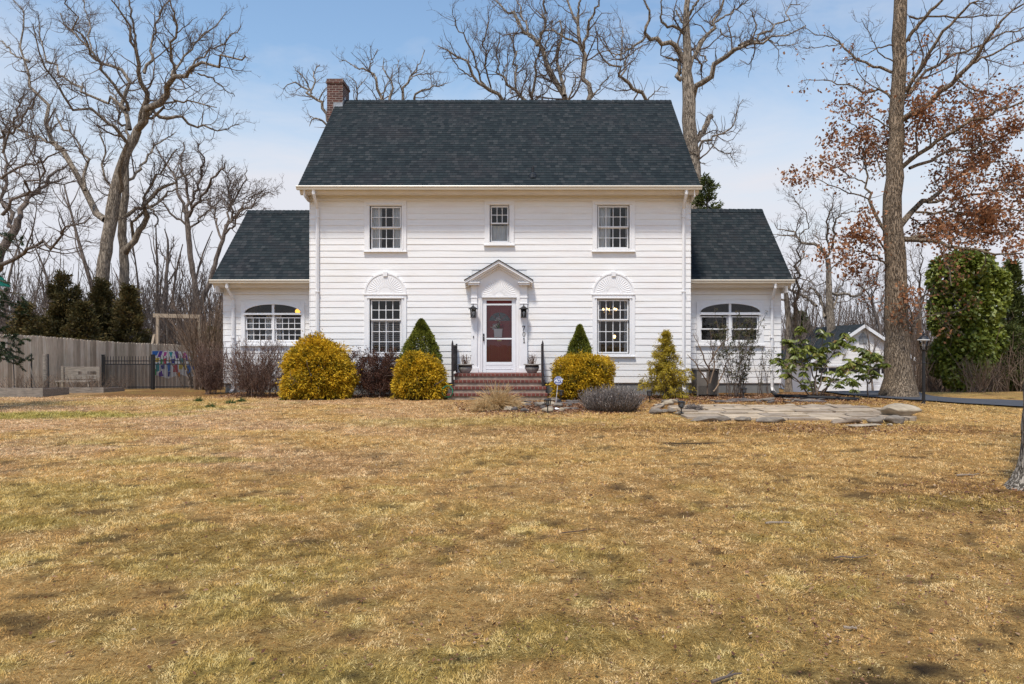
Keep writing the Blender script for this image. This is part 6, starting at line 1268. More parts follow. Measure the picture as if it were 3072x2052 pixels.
conifer('broad dark cedar behind the left part of the wooden fence', 'cedar_tree', 'cedar', 190, 812, 270, 35, 201, 30000, ragged=.55)
conifer('dark cedar with a pointed top behind the middle of the wooden fence', 'cedar_tree', 'cedar', 306, 835, 215, 36, 202, 24000, ragged=.55)
conifer('dark cedar nearest the swing frame behind the wooden fence', 'cedar_tree', 'cedar', 386, 850, 190, 35.5, 203, 22000, ragged=.5)
conifer('low ragged cedar at the far left behind the wooden fence', 'cedar_tree', 'cedar', 75, 905, 190, 37, 204, 15000, ragged=.6)
conifer('short bushy cedar between the two larger cedars on the left', 'cedar_tree', 'cedar', 250, 900, 190, 33.5, 207, 15000, ragged=.5)
conifer('small evergreen behind the tan stems by the left wing corner', 'cedar_tree', 'cedar', 640, 985, 90, 34, 208, 5000)
conifer('green pine showing above the right wing roof behind the house', 'pine_tree', 'pine', 2120, 512, 330, 33, 205, 26000, L=.2, ragged=.45)
conifer('dark evergreen behind the garage roof', 'pine_tree', 'pine', 2400, 930, 150, 62, 206, 9000, L=.3, W=.06)
conifer('tall dark pine at the right edge behind the ivy tree', 'pine_tree', 'pine', 3035, 770, 190, 33, 209, 14000, L=.2, W=.03, ragged=.6)
conifer('low dark evergreen under the pine at the right edge beyond the driveway', 'pine_tree', 'pine', 3020, 985, 200, 27, 210, 12000, L=.14, W=.022, taper=.6, ragged=.5)
def ivy_tree():
    D = 24.5; r = np.random.default_rng(211); x = X(2905, D); z0 = float(gz(x, D)); t = thing('ivy_covered_tree', (x, D, z0), 'dead trunk swallowed by a tall column of glossy ivy beyond the driveway', 'tree')
    tp = tubes(*[a[None] for a in resample([(x, D, z0-.1), (x+.05, D, z0+2.5), (x-.1, D, z0+5)], [.3, .24, .15], 12, r)], 10); link('trunk', fast_mesh('trunk', tp[0], [tp[1]], MT['bark'], True), t)
    n = 26000; cs = [(2850, 830, 75, 85), (2915, 815, 80, 75), (2905, 930, 90, 120), (2905, 1050, 80, 100), (2960, 900, 75, 80), (2860, 920, 85, 70), (2900, 1010, 85, 80), (2850, 1060, 70, 60), (2960, 1020, 60, 70), (2880, 1110, 65, 60), (2900, 790, 60, 45), (2820, 1090, 45, 40), (2985, 850, 45, 60), (2830, 960, 45, 50)]
    pk = r.integers(0, len(cs), n); c = np.array([[*at(a, b, D+r.uniform(-.4, .4)), w*D/K, h*D/K] for a, b, w, h in cs])[pk]; v = unit(r.normal(size=(n, 3))); rad = 1-.4*r.random(n)**2; lm = 1+.22*(2*fbm(v[:, 0]*2.5+pk*3, v[:, 2]*2.5+v[:, 1]*2, 5, 3)-1)
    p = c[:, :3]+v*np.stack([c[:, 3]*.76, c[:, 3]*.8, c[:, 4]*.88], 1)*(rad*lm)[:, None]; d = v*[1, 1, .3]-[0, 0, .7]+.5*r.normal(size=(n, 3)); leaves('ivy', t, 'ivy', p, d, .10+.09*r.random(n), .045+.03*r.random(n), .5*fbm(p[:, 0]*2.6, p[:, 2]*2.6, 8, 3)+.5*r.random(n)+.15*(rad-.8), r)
ivy_tree()
twig_shrub('bare reddish thicket shrub at the foot of the ivy column', 'bare_shrub', 'twig_tan', 2850, 1060, 3010, 1204, 21.5, 214, n=70, d1=4, d2=6, spread=.8)
def spruce_edge():
    D = 15.5; r = np.random.default_rng(212); x = X(-150, D); z0 = float(gz(x, D)); t = thing('fir_tree', (x, D, z0), 'dark fir whose branch tips reach in at the left edge of the photo', 'tree')
    P0 = np.array([[[x, D, z0+6.2*k/9] for k in range(10)]]); R0 = np.linspace(.14, .03, 10)[None]; link('trunk', fast_mesh('trunk', *[(V, [F]) for V, F in [tubes(P0, R0, 9)]][0], MT['bark_far'], True), t)
    br = [(715, 68), (745, 30), (880, 78), (905, 60), (935, 80), (1015, 62), (1030, 55), (990, 20), (840, 15), (1060, 20)]; L = []
    for py, tip in br: L.append(resample([at(-150, py-30, D), at(-60, py-18, D-.5+r.random()), at(tip, py+8, D-.6+1.0*r.random())], [.03, .02, .008], 9, r, .06))
    for k in range(70):
        th = r.uniform(0, 6.28); zz = z0+.6+4.8*r.random(); ln = 1.75*(1-(zz-z0)/7); 
        if math.cos(th) > .75: continue
        e = np.array([x+math.cos(th)*ln, D+math.sin(th)*ln, zz-.25]); L.append(resample([(x, D, zz), (np.array([x, D, zz])+e)/2+[0, 0, .1], e], [.03, .02, .008], 9, r, .06))
    P = np.array([a for a, _ in L]); R = np.array([b for _, b in L]); A = spawn(P, R, 6, .15, .45, r, ang=(.8, .15), n=4, trop=-.05, t0=.2, rmin=.004); wood_mesh('branches', t, [(P, R), A], 'twig'); q = []
    for S, rep in ((P, 300), (A[0], 70)):
        for _ in range(rep): nn_ = len(S); f = (.1+.9*r.random(nn_))*(S.shape[1]-1); i = np.minimum(f.astype(int), S.shape[1]-2); g = (f-i)[:, None]; a = np.arange(nn_); q.append(np.stack([S[a, i]*(1-g)+S[a, i+1]*g, S[a, i+1]-S[a, i]], 1))
    q = np.concatenate(q); n = len(q); leaves('crown', t, 'fir', q[:, 0], unit(q[:, 1])+.75*unit(r.normal(size=(n, 3))), .045+.03*r.random(n), .005+.003*r.random(n), r.random(n), r)
spruce_edge()
# ---- thicket of the far woods: nobody could count its stems
def thicket(name, label, px0, px1, d0, d1, n, h0, h1, seed, mat='twig'):
    r = np.random.default_rng(seed); D = d0+(d1-d0)*r.random(n); x = (px0+(px1-px0)*r.random(n)-CX)*D/K; b = np.stack([x, D, gz(x, D)-.1], 1); m = 6; P = np.empty((n, m, 3)); P[:, 0] = b; d = unit(np.stack([.28*r.normal(size=n), .28*r.normal(size=n), np.ones(n)], 1)); L = (h0+(h1-h0)*r.random(n)**1.6)
    for k in range(1, m): d = unit(d+.12*r.normal(size=(n, 3))+[0, 0, .05]); P[:, k] = P[:, k-1]+d*(L/(m-1))[:, None]
    R = np.linspace(1, .35, m)[None]*(.008+.004*L+.012*r.random(n)**3)[:, None]; A = spawn(P, R, 1.5, .4, 1.7, r, ang=(.6, .2), n=4, wig=.18, trop=.08, t0=.15, rmin=.008); B = spawn(*A, 2.2, .2, .8, r, n=3, wig=.2, rmin=.007)
    V, F = merge([tubes(P, R, 4), tubes(*A, 3), tubes(*B, 3)]); rr_ = np.concatenate([np.full(len(P)*m*4, .3), np.repeat(r.random(len(A[0])), 12), np.repeat(r.random(len(B[0])), 9)])
    tag(link(name, fast_mesh(name, V, [F], MT[mat], True, dict(rnd=rr_)), None), label, 'woods', kind='stuff')
thicket('left_thicket', 'far tangle of bare undergrowth beyond the fence on the left', -120, 760, 43, 80, 3400, 2.0, 9.0, 221)
thicket('right_thicket', 'far tangle of bare undergrowth beyond the garage on the right', 2330, 3200, 50, 82, 3000, 2.0, 8.5, 222)
thicket('driveway_thicket', 'brown brush along the far side of the driveway', 2700, 3200, 24, 36, 900, .6, 2.6, 223, 'twig_tan')
# =============================================================== YARD OBJECTS
ro = random.Random(21)
# ---- wooden fence: tall dog-eared boards, one run stepping down with the ground
FA, FB = np.array([X(-40, 21.4), 21.4]), np.array([X(720, 33.5), 33.5])
fd = FB-FA; fl = float(np.linalg.norm(fd)); fu = fd/fl; fn_ = np.array([fu[1], -fu[0]])
def fpt(s, off=0): q = FA+fu*s+fn_*off; return q
def ftop(s): return 1.76+.02*math.sin(s)-.60*s/fl-.0*s
def fbot(s): q = fpt(s); return float(gz(*q))-.05
fence = thing('wooden_fence', (*fpt(0), fbot(0)), 'weathered grey stockade fence of upright dog-eared boards on the left', 'fence')
m = MB(); s = 0; mk = MB()
while s < fl:
    w_ = .135+ro.uniform(-.01, .012); g = .006; a, b = fpt(s), fpt(s+w_-g); t_ = fn_*.02; zb_, zt = fbot(s), ftop(s)+ro.uniform(-.012, .012); m.cur = ro.random(); off = fn_*ro.uniform(-.006, .006); a, b = a+off, b+off; e = fu*.03
    ring = [(a, zb_), (b, zb_), (b, zt-.035), (b-e, zt), (a+e, zt), (a, zt-.035)]
    v = [(*p, z) for p, z in ring]+[(*(p+t_), z) for p, z in ring]; m.add(v, [(5, 4, 3, 2, 1, 0), (6, 7, 8, 9, 10, 11)]+[(i, (i+1) % 6, 6+(i+1) % 6, 6+i) for i in range(6)]); s += w_
m.build('board_panel', MT['wood'], fence)
m = MB()
for z in (.35, 1.35):
    for k in range(6): a, b = fl*k/6, fl*(k+1)/6; m.cur = ro.random(); m.bar((*fpt(a, -.03), fbot(a)+z), (*fpt(b, -.03), fbot(b)+z*.9), .04, .09)
m.build('rails', MT['wood'], fence)
# mural: bright shapes brushed on a pale ground across the boards
mu = thing('fence_mural', (*fpt(fl*.70, .04), fbot(fl*.7)), 'painted panel of blue, purple, red and yellow shapes on the wooden fence', 'mural')
def s_at(px):
    lo, hi = 0, fl
    for _ in range(40):
        mid = (lo+hi)/2; q = fpt(mid, .025)
        if CX+q[0]*K/q[1] < px: lo = mid
        else: hi = mid
    return lo
def mpt(px, py, o): s_ = s_at(px); q = fpt(s_, o); return (q[0], q[1], Z(py, q[1]))
m = MB(); p0 = [(455, 1052), (640, 1056), (640, 1100), (630, 1128), (600, 1120), (570, 1133), (540, 1122), (505, 1136), (470, 1126), (456, 1130)]
f_, b_ = [mpt(*p, .034) for p in p0], [mpt(*p, .024) for p in p0]; n = len(p0); m.add(f_+b_, [tuple(range(n)), tuple(range(2*n-1, n-1, -1))]+[(i, n+i, n+(i+1) % n, (i+1) % n) for i in range(n)]); m.build('ground_coat', MT['mural'], mu)
cols = dict(blue=(.02, .14, .45), navy=(.02, .03, .22), purple=(.12, .03, .30), teal=(.02, .30, .32), green=(.06, .32, .10), red=(.45, .03, .06), pink=(.50, .06, .28), yellow=(.60, .45, .05), orange=(.55, .20, .03))
polys = dict(blue=[[(456, 1053), (476, 1053), (470, 1066), (456, 1070)], [(500, 1090), (512, 1088), (510, 1112), (502, 1116)], [(561, 1096), (572, 1094), (572, 1120), (562, 1122)]], purple=[[(478, 1053), (488, 1053), (480, 1072), (472, 1070)], [(523, 1054), (533, 1054), (536, 1074), (528, 1076)], [(560, 1056), (568, 1080), (556, 1080)], [(475, 1120), (484, 1112), (490, 1128), (476, 1130)]],
    pink=[[(549, 1060), (558, 1056), (556, 1074), (546, 1076)], [(492, 1056), (500, 1056), (498, 1066), (490, 1070)]], red=[[(490, 1076), (500, 1074), (498, 1090), (492, 1092)], [(520, 1096), (532, 1092), (534, 1118), (518, 1116)]], teal=[[(466, 1092), (476, 1088), (478, 1112), (468, 1116)], [(540, 1074), (552, 1076), (548, 1088), (538, 1086)], [(506, 1056), (518, 1056), (512, 1074)]], green=[[(570, 1058), (580, 1062), (578, 1078), (571, 1074)], [(462, 1108), (468, 1106), (468, 1126), (462, 1126)], [(482, 1076), (488, 1078), (486, 1094), (480, 1092)]],
    navy=[[(482, 1096), (492, 1094), (492, 1106), (484, 1108)], [(512, 1078), (526, 1076), (522, 1090), (514, 1090)], [(576, 1098), (586, 1096), (586, 1124), (578, 1124)], [(503, 1116), (510, 1114), (508, 1130), (502, 1130)]], yellow=[[(466, 1074), (478, 1074), (474, 1086), (466, 1086)], [(536, 1092), (548, 1090), (546, 1108), (536, 1108)], [(552, 1096), (559, 1094), (559, 1108), (552, 1110)], [(506, 1078), (510, 1078), (509, 1088), (506, 1088)]], orange=[[(532, 1118), (540, 1116), (540, 1130), (533, 1130)]])
for k, (cn, ps) in enumerate(polys.items()):
    m = MB(); o = .037+.0006*k
    for p in ps:
        f_ = [mpt(*q, o) for q in p]; b_ = [mpt(*q, .0345) for q in p]; n = len(p); m.add(f_+b_, [tuple(range(n))]+[(i, n+i, n+(i+1) % n, (i+1) % n) for i in range(n)])
    m.build('painted_'+cn+'_patch', flat('paint_'+cn, cols[cn]), mu)
# ---- black metal fence and gate
def metal_fence(px0, px1, D, label, name, posts, n):
    x0, x1 = X(px0, D), X(px1, D); z0 = float(gz((x0+x1)/2, D)); t = thing(name, (x0, D, z0), label, 'fence' if name != 'metal_gate' else 'gate'); H = 1.17
    for px, w_ in posts: m = MB(); x = X(px, D); m.box(x-w_/2, x+w_/2, D-w_/2, D+w_/2, z0-.1, z0+H+.05); m.box(x-w_/2-.008, x+w_/2+.008, D-w_/2-.008, D+w_/2+.008, z0+H+.05, z0+H+.075); m.build('post', MT['black'], t)
    m = MB()
    for z in (.09, .90, 1.02): m.box(x0, x1, D-.014, D+.014, z0+z-.016, z0+z+.016)
    m.build('rails', MT['black'], t); m = MB()
    for k in range(n):
        x = x0+(x1-x0)*(k+.5)/n; h = H if k % 2 == 0 else .915; m.box(x-.008, x+.008, D-.0081, D+.0081, z0+.03, z0+h)
        if k % 2 == 0: m.lathe((x, D, z0+h), [(.011, 0), (.002, .03)], 4)
    m.build('pickets', MT['black'], t)
metal_fence(313, 454, 25.4, 'black metal picket fence panel left of the gate', 'metal_fence', [(309.5, .075)], 34)
metal_fence(463, 640, 25.4, 'black metal picket gate in front of the painted panel', 'metal_gate', [(458.5, .10), (640, .075)], 42)
# ---- broken bench, raised beds, old posts, swing frame, neighbour's green roof
D = 23.6; z0 = float(gz(X(240, D), D)); b = thing('old_bench', (X(240, D), D, z0), 'broken grey plank bench with an open back against the wooden fence', 'bench')
for pa, pb, ya, yb2 in ((184, 294, 1100, 1114), (196, 236, 1114, 1124), (246, 264, 1114, 1124), (188, 294, 1124, 1138)):
    m = MB(); m.box(X(pa, D), X(pb, D), D-.02, D+.02, Z(yb2, D)+.004, Z(ya, D)); m.build('back_plank', MT['lumber'], b)
for pa, pb, y_ in ((186, 194, 1098), (293, 302, 1100)): m = MB(); m.box(X(pa, D), X(pb, D), D-.06, D-.021, z0-.05, Z(y_, D)); m.build('post', MT['lumber'], b)
m = MB(); m.box(X(192, D), X(296, D), D-.5, D-.061, Z(1144, D), Z(1141, D)); m.build('seat', MT['lumber'], b)
for pa in (196, 288): m = MB(); m.box(X(pa, D), X(pa+6, D), D-.48, D-.42, z0-.05, Z(1144, D)-.002); m.build('leg', MT['lumber'], b)
def timber(pa, pb, yt, yb_, D, label, slope=0):
    z0 = float(gz(X((pa+pb)/2, D), D)); t = thing('raised_bed', (X((pa+pb)/2, D), D, z0), label, 'planter bed'); m = MB(); a, b = X(pa, D), X(pb, D); h = max(.16, Z(yt, D)-z0)
    m.bar((a, D, z0+h/2-.03), (b, D+slope, z0+h/2-.03), .05, h+.06); m.build('front_board', MT['lumber'], t); m = MB(); m.bar((a+.03, D+.03, z0+h/2-.03), (a+.03, D+1.1, z0+h/2-.05), .05, h); m.build('side_board', MT['lumber'], t); m = MB(); m.bar((b-.03, D+slope+.03, z0+h/2-.03), (b-.03, D+1.1, z0+h/2-.05), .05, h); m.build('side_board', MT['lumber'], t)
    m = MB(); m.box(a+.06, b-.06, D+.06+max(0, slope), D+1.05, z0-.05, z0+h-.05); m.build('soil', flat('bed_soil', (.05, .032, .022), .9), t)
    r = np.random.default_rng(int(pa)+300); S = stems(((a+b)/2, D+.5, z0+h-.06), 70, .42, 1.0, r, r0=.006, base_r=.3); S[0][..., 0] += (r.random(70)[:, None]-.5)*(b-a)*.7; wood_mesh('dead_stems', t, [S, spawn(*S, 5, .1, .3, r, n=4, rmin=.003)], 'twig_tan')
timber(-30, 130, 1164, 1192, 19.4, 'raised timber bed at the far left below the fir'); timber(172, 312, 1168, 1183, 21.2, 'raised timber bed in front of the broken bench')
D = 20.8; z0 = float(gz(X(136, D), D)); m = MB(); m.tube([(X(136, D), D, z0-.1), (X(137, D), D, Z(1120, D)), (X(136, D), D, Z(1062, D))], [.075, .072, .068], 12); tag(m.build('garden_post', MT['lumber'], None, base=(X(136, D), D, z0)), 'thick round weathered post standing before the wooden fence', 'post')
def stake(pa, ya, pb, yb_, D, w_, label, mat='black', name='garden_stake'):
    m = MB(); a, b = at(pa, ya, D), at(pb, yb_, D); b[2] = gz(b[0], D)-.05; m.tube([b, (a+b)/2+[.01, 0, 0], a], [w_, w_*.95, w_*.8], 6); tag(m.build(name, MT[mat], None, base=b), label, 'stake')
stake(145, 1062, 146, 1183, 20.6, .016, 'black rod beside the thick round post'); stake(39, 1062, 43, 1165, 20.4, .014, 'dark thin stake at the far left of the raised bed'); stake(94, 1060, 93, 1165, 20.3, .022, 'dark stake with a leaning prop in the left raised bed'); stake(86, 1075, 110, 1165, 20.2, .014, 'pale pole leaning across the dark stake in the left bed', 'lumber', 'leaning_pole')
D = 33.2; zg_ = float(gz(X(470, D), D)); sw = thing('swing_frame', (X(470, D), D, zg_), 'pale timber swing frame standing beyond the fence', 'swing set')
m = MB(); m.bar(at(460, 946, D), at(600, 950, D+.4), .14, .18); m.build('beam', MT['wood'], sw)
m = MB(); m.bar((X(472, D), D, zg_+1.2), at(474, 946, D), .12, .12); m.build('post', MT['wood'], sw)
for px, dd in ((440, 0), (459, -.9), (486, .3)): m = MB(); e = np.array([X(px, D), D+dd, zg_-.1]); m.bar(at(464+px*.0, 1003, D-.02*dd), e, .10, .10); m.build('leg', MT['wood'], sw)
for px in (500, 530): m = MB(); m.tube([at(px, 950, D+.2), at(px+1, 1030, D+.2)], .012, 5); m.build('rope', MT['lumber'], sw)
for px, dd in ((596, .4),): m = MB(); m.bar(at(px, 950, D+dd), (X(px+6, D), D+dd, zg_-.1), .12, .12); m.build('post', MT['wood'], sw)
m = MB(); m.box(X(498, D), X(532, D), D+.1, D+.3, Z(1032, D)-.03, Z(1032, D)); m.build('seat', MT['black'], sw)
D = 25; e0 = at(31, 862, 26); sh = thing('green_roofed_shed', (e0[0]-2.3, 24, -.3), 'green ribbed metal roof of a shed at the far left edge', 'shed')
m = MB(); rx_ = e0[0]; ap_ = (rx_-2.3, e0[2]+2.35); n = 17
for k in range(n):
    y0 = 21.75+k*.25; m.prism([(rx_, e0[2]), (rx_, e0[2]+.03), (ap_[0], ap_[1]+.03), (ap_[0], ap_[1])], y0, y0+.2, 1); m.prism([(rx_+.01, e0[2]+.0), (rx_+.01, e0[2]+.065), (ap_[0], ap_[1]+.065), (ap_[0], ap_[1])], y0+.2, y0+.25, 1)
    m.prism([(ap_[0], ap_[1]), (ap_[0], ap_[1]+.03), (ap_[0]-2.3, e0[2]+.03), (ap_[0]-2.3, e0[2])], y0, y0+.245, 1)
m.build('roof', MT['green_roof'], sh); m = MB(); zs_ = float(gz(rx_-2.3, D+1)); m.box(rx_-4.35, rx_-.25, 22, 25.8, zs_-.1, e0[2]+.2); m.prism([(rx_-4.35, e0[2]+.2), (rx_-.25, e0[2]+.2), (ap_[0], ap_[1]-.05)], 22.01, 25.79, 1); m.build('wall', MT['wood'], sh)
# ---- right side: air conditioner, garage, lamp post, utility pole
D = 19.75; xa, xb = X(2091, D), X(2156, D); z0 = float(gz(xa, D)); zt = Z(1106, D); ac = thing('air_conditioner', ((xa+xb)/2, D, z0), 'taupe louvred air conditioner unit behind the crooked bare shrub', 'air conditioner')
m = MB(); m.box(xa+.02, xb-.02, D+.02, D+.6, z0+.04, zt-.06); m.build('core', MT['black'], ac); m = MB()
for x_ in (xa, xb-.04):
    for y_ in (D, D+.6): m.box(x_, x_+.04, y_, y_+.04, z0, zt-.05)
for k in range(22):
    z = z0+.07+(zt-z0-.15)*k/22; m.box(xa+.041, xb-.041, D+.003, D+.012, z, z+.017); m.box(xa+.003, xa+.012, D+.041, D+.599, z, z+.017); m.box(xb-.012, xb-.003, D+.041, D+.599, z, z+.017)
m.box(xa+.041, xa+.32, D+.0005, D+.0025, z0+.3, zt-.06); m.build('louvres', MT['ac'], ac); m = MB(); m.box(xa-.015, xb+.015, D-.015, D+.655, zt-.05, zt); m.build('top', MT['ac'], ac, bevel=.01)
m = MB(); m.box(X(2105, D), X(2119, D), D-.004, D-.0001, Z(1133, D), Z(1117, D)); m.build('label_plate', MT['white'], ac)
m = MB(); m.box(xa-.08, xb+.08, D-.08, D+.72, z0-.1, z0-.001+.0); m.build('pad', MT['found'], ac)
# garage, turned towards the drive: local frame, x to the right, y backwards
gx, gD = X(2589, 45), 45; zg_ = Z(1195, gD); ga = thing('white_garage', (gx, gD, zg_), 'white detached garage with a dark shingle gable roof beside the oak', 'garage'); ga.rotation_euler.z = math.radians(-7)
hwid, ridge, eav = 3.55, Z(972, gD)-zg_, Z(1090, gD)-zg_; sl_ = (ridge-eav)/hwid; wl_w = 3.15; depth = 10
ze = lambda x: ridge-sl_*abs(x)-.12
m = MB(); ze_ = ze(wl_w); dtop = Z(1099, gD)-zg_
m.box(-wl_w, -2.75, .0, .15, -.2, dtop); m.box(2.3, wl_w, 0, .15, -.2, dtop); m.prism([(-wl_w, dtop), (wl_w, dtop), (wl_w, ze_), (0, ze(0)), (-wl_w, ze_)], 0, .15, 1)
m.box(-wl_w, -wl_w+.12, .151, depth, -.2, ze_); m.box(wl_w-.12, wl_w, .151, depth, -.2, ze_); m.prism([(-wl_w, -.2), (wl_w, -.2), (wl_w, ze_), (0, ze(0)), (-wl_w, ze_)], depth+.001, depth+.15, 1)
w_ = m.build('wall', MT['white'], ga, local=True)
m = MB(); clapboards(m, -wl_w, wl_w, dtop+.08, ze_+.1, 4, -.001, []); 
for k in range(6):
    zq = ze_+.1+k*.28; half = (ridge-.2-zq)/sl_
    if half > .3: clapboards(m, -half, half, zq, zq+.28, 1, -.001, [])
m.build('siding', MT['siding'], ga, local=True)
m = MB()
for a, b in ((-2.75, -.26), (-.14, 2.3)):
    for k in range(4):
        za, zb_ = -.2+(dtop+.2)*k/4, -.2+(dtop+.2)*(k+1)/4-.015
        if k < 3: m.box(a+.01, b-.01, .05, .09, za, zb_); [m.box(a+.1+(b-a-.2)*q/4+.06, a+.1+(b-a-.2)*(q+1)/4-.06, .04, .05, za+.1, zb_-.1) for q in range(4)]
        else:
            m.box(a+.01, b-.01, .05, .09, za, za+.1); m.box(a+.01, b-.01, .05, .09, zb_-.1, zb_)
            for q in range(5): xx = a+.01+(b-a-.1)*q/4; m.box(xx, xx+.08, .05, .09, za+.1, zb_-.1)
m.build('garage_door', MT['white'], ga, local=True)
m = MB()
for a, b in ((-2.75, -.26), (-.14, 2.3)): za = -.2+(dtop+.2)*.75; m.box(a+.05, b-.05, .068, .072, za+.1, dtop-.12)
m.build('door_window', MT['black'], ga, local=True)
m = MB(); m.box(-.25, -.15, .0, .16, -.2, dtop-.001); m.box(-2.9, 2.45, -.05, -.002, dtop-.02, dtop+.06)
for s_ in (-1, 1): p = [(0, ridge-.02), (s_*hwid, eav-.02), (s_*hwid, eav-.24), (0, ridge-.24)]; m.prism(p if s_ < 0 else p[::-1], -.36, -.31, 1); m.box(min(s_*wl_w, s_*(wl_w-.16)), max(s_*wl_w, s_*(wl_w-.16)), -.04, -.001, -.2, ze_)
m.build('trim', MT['white'], ga, local=True)
m = MB(); m.prism([(-.28, ridge-.85), (.28, ridge-.85), (0, ridge-.5)], -.05, -.02, 1); m.box(-.25, .25, -.052, -.02, ridge-1.25, ridge-.86); m.build('gable_vent', MT['metalgrey'], ga, local=True)
m = MB()
for s_ in (-1, 1):
    p = [(0, ridge), (s_*hwid, eav), (s_*hwid, eav-.1), (0, ridge-.1)]; m.prism(p if s_ < 0 else p[::-1], -.3, depth+.4, 1)
for i, f in enumerate(m.f): m.uv[i] = [(m.v[q][1], abs(m.v[q][0])*1.2) for q in f]
m.build('roof', MT['shingle'], ga, local=True)
D = 17.1; x = X(2771, D); z0 = float(gz(x, D)); lpz = Z(1053, D); lamp = thing('lamp_post', (x, D, z0), 'black lamp post with a glass lantern head beside the driveway', 'street lamp')
m = MB(); m.tube([(x, D, z0-.1), (x, D, lpz)], .036, 14); m.lathe((x, D, z0+.0), [(.05, -.05), (.05, .0), (.036, .02)], 14); m.lathe((x, D, Z(1088, D)), [(.036, -.02), (.042, 0), (.036, .02)], 12); m.box(x-.15, x+.11, D-.006, D+.006, Z(1090, D)-.006, Z(1090, D)+.006); m.build('post', MT['black'], lamp)
m = MB(); hz = lpz; m.lathe((x, D, hz), [(.04, 0), (.07, .02), (.075, .035), (.05, .04)], 12)
for k in range(6): a = k*math.pi/3; m.bar((x+.07*math.cos(a), D+.07*math.sin(a), hz+.03), (x+.115*math.cos(a), D+.115*math.sin(a), hz+.25), .012, .012)
m.build('lantern_frame', MT['black'], lamp); m = MB(); m.lathe((x, D, hz+.036), [(.062, 0), (.108, .21)], 12); m.build('glass', MT['glass'], lamp); m = MB(); m.lathe((x, D, hz+.25), [(.14, 0), (.145, .012), (.125, .03)], 16); m.build('collar', flat('lamp_collar', (.42, .40, .36)), lamp)
m = MB(); m.lathe((x, D, hz+.2805), [(.12, 0), (.10, .04), (.06, .075), (.025, .09), (.02, .11), (.035, .125), (.03, .14), (.012, .155), (.016, .17), (.004, .2)], 16); m.build('cap', MT['black'], lamp); m = MB(); m.ball((x, D, hz+.13), .03, 6, 1.4); m.tube([(x, D, hz+.02), (x, D, hz+.1)], .014, 8); m.build('bulb', MT['white'], lamp)
D = 40; x = X(2757, D); z0 = float(gz(x, D)); m = MB(); m.tube([(x, D, z0-.1), (x, D, Z(960, D))], [.14, .12], 10); up_ = m.build('utility_pole', flat('pole_brown', (.12, .07, .04), .9), None, base=(x, D, z0)); tag(up_, 'brown wooden pole standing behind the lamp post between oak and ivy tree', 'pole')
# ---- security sign
D = 17.3; x, zc = X(1675, D), Z(1142, D); zg_ = float(gz(X(1666, D), D)); sg = thing('yard_sign', (X(1666, D), D, zg_), 'blue octagonal security sign on a thin stake right of the brick steps', 'sign')
R_ = 14*D/K; oc = lambda k, r_: (x+r_*math.cos(math.pi/8+k*math.pi/4), zc+r_*math.sin(math.pi/8+k*math.pi/4))
m = MB(); m.prism([oc(k, R_) for k in range(8)], D, D+.012, 1); m.build('face', MT['blue'], sg); m = MB()
for k in range(8): m.prism([oc(k, R_*.93), oc(k+1, R_*.93), oc(k+1, R_*.87), oc(k, R_*.87)], D-.003, D-.0005, 1)
m.box(x-R_*.55, x+R_*.55, D-.003, D-.0005, zc+R_*.52, zc+R_*.62); m.box(x-R_*.6, x+R_*.6, D-.003, D-.0005, zc-R_*.62, zc-R_*.48); m.build('border', MT['white'], sg)
tc = bpy.data.curves.new('sign_text', 'FONT'); tc.body = 'ADT'; tc.size = R_*.95; tc.align_x = 'CENTER'; tc.align_y = 'CENTER'; tc.extrude = .0012; tc.offset = .004; tc.shear = .25; tc.space_character = .86
to = bpy.data.objects.new('tmp', tc); C.objects.link(to); dg = bpy.context.evaluated_depsgraph_get(); me = bpy.data.meshes.new_from_object(to.evaluated_get(dg)); bpy.data.objects.remove(to)
me.name = 'lettering'; me.materials.clear(); me.materials.append(MT['white']); o = bpy.data.objects.new('lettering', me); C.objects.link(o); o.parent = sg; o.location = Vector((x, D-.003, zc))-sg.location; o.rotation_euler = (math.pi/2, 0, 0)
m = MB(); m.tube([(X(1666, D), D+.02, zg_-.1), (x, D+.02, zc+R_*.4)], .008, 8); m.build('stake', flat('stake_grey', (.55, .55, .56)), sg)
# ---- path lights
def path_light(px, py, D, label, lean=0):
    x = X(px, D); z0 = float(gz(x, D)); t = thing('path_light', (x, D, z0), label, 'path light', 'black path lights in the front beds'); h = .16
    m = MB(); m.tube([(x-lean, D, z0-.05), (x, D, z0+h)], .012, 8); m.build('stake', MT['black'], t); m = MB(); m.lathe((x, D, z0+h), [(.03, 0), (.06, .015), (.05, .02)], 12); m.lathe((x, D, z0+h+.11), [(.075, 0), (.085, .012), (.06, .03), (.015, .04)], 12)
    for k in range(10): a = k*math.pi/5; m.bar((x+.052*math.cos(a), D+.052*math.sin(a), z0+h+.012), (x+.072*math.cos(a), D+.072*math.sin(a), z0+h+.112), .008, .008)
    m.build('cage', MT['black'], t); m = MB(); m.lathe((x, D, z0+h+.021), [(.03, 0), (.04, .088)], 10); m.build('lens', MT['metalgrey'], t)
path_light(1643, 1244, K*EYE/(1244-CY), 'black path light in front of the rocks below the steps'); path_light(2044, 1247, 14.6, 'black path light at the left end of the patio'); path_light(1949, 1192, 17.8, 'black path light in front of the golden conifer'); path_light(1683, 1190, 18.0, 'black path light just right of the blue sign stake'); path_light(2232, 1184, 18.6, 'black path light in front of the tall narrow-leaved shrub', .05)
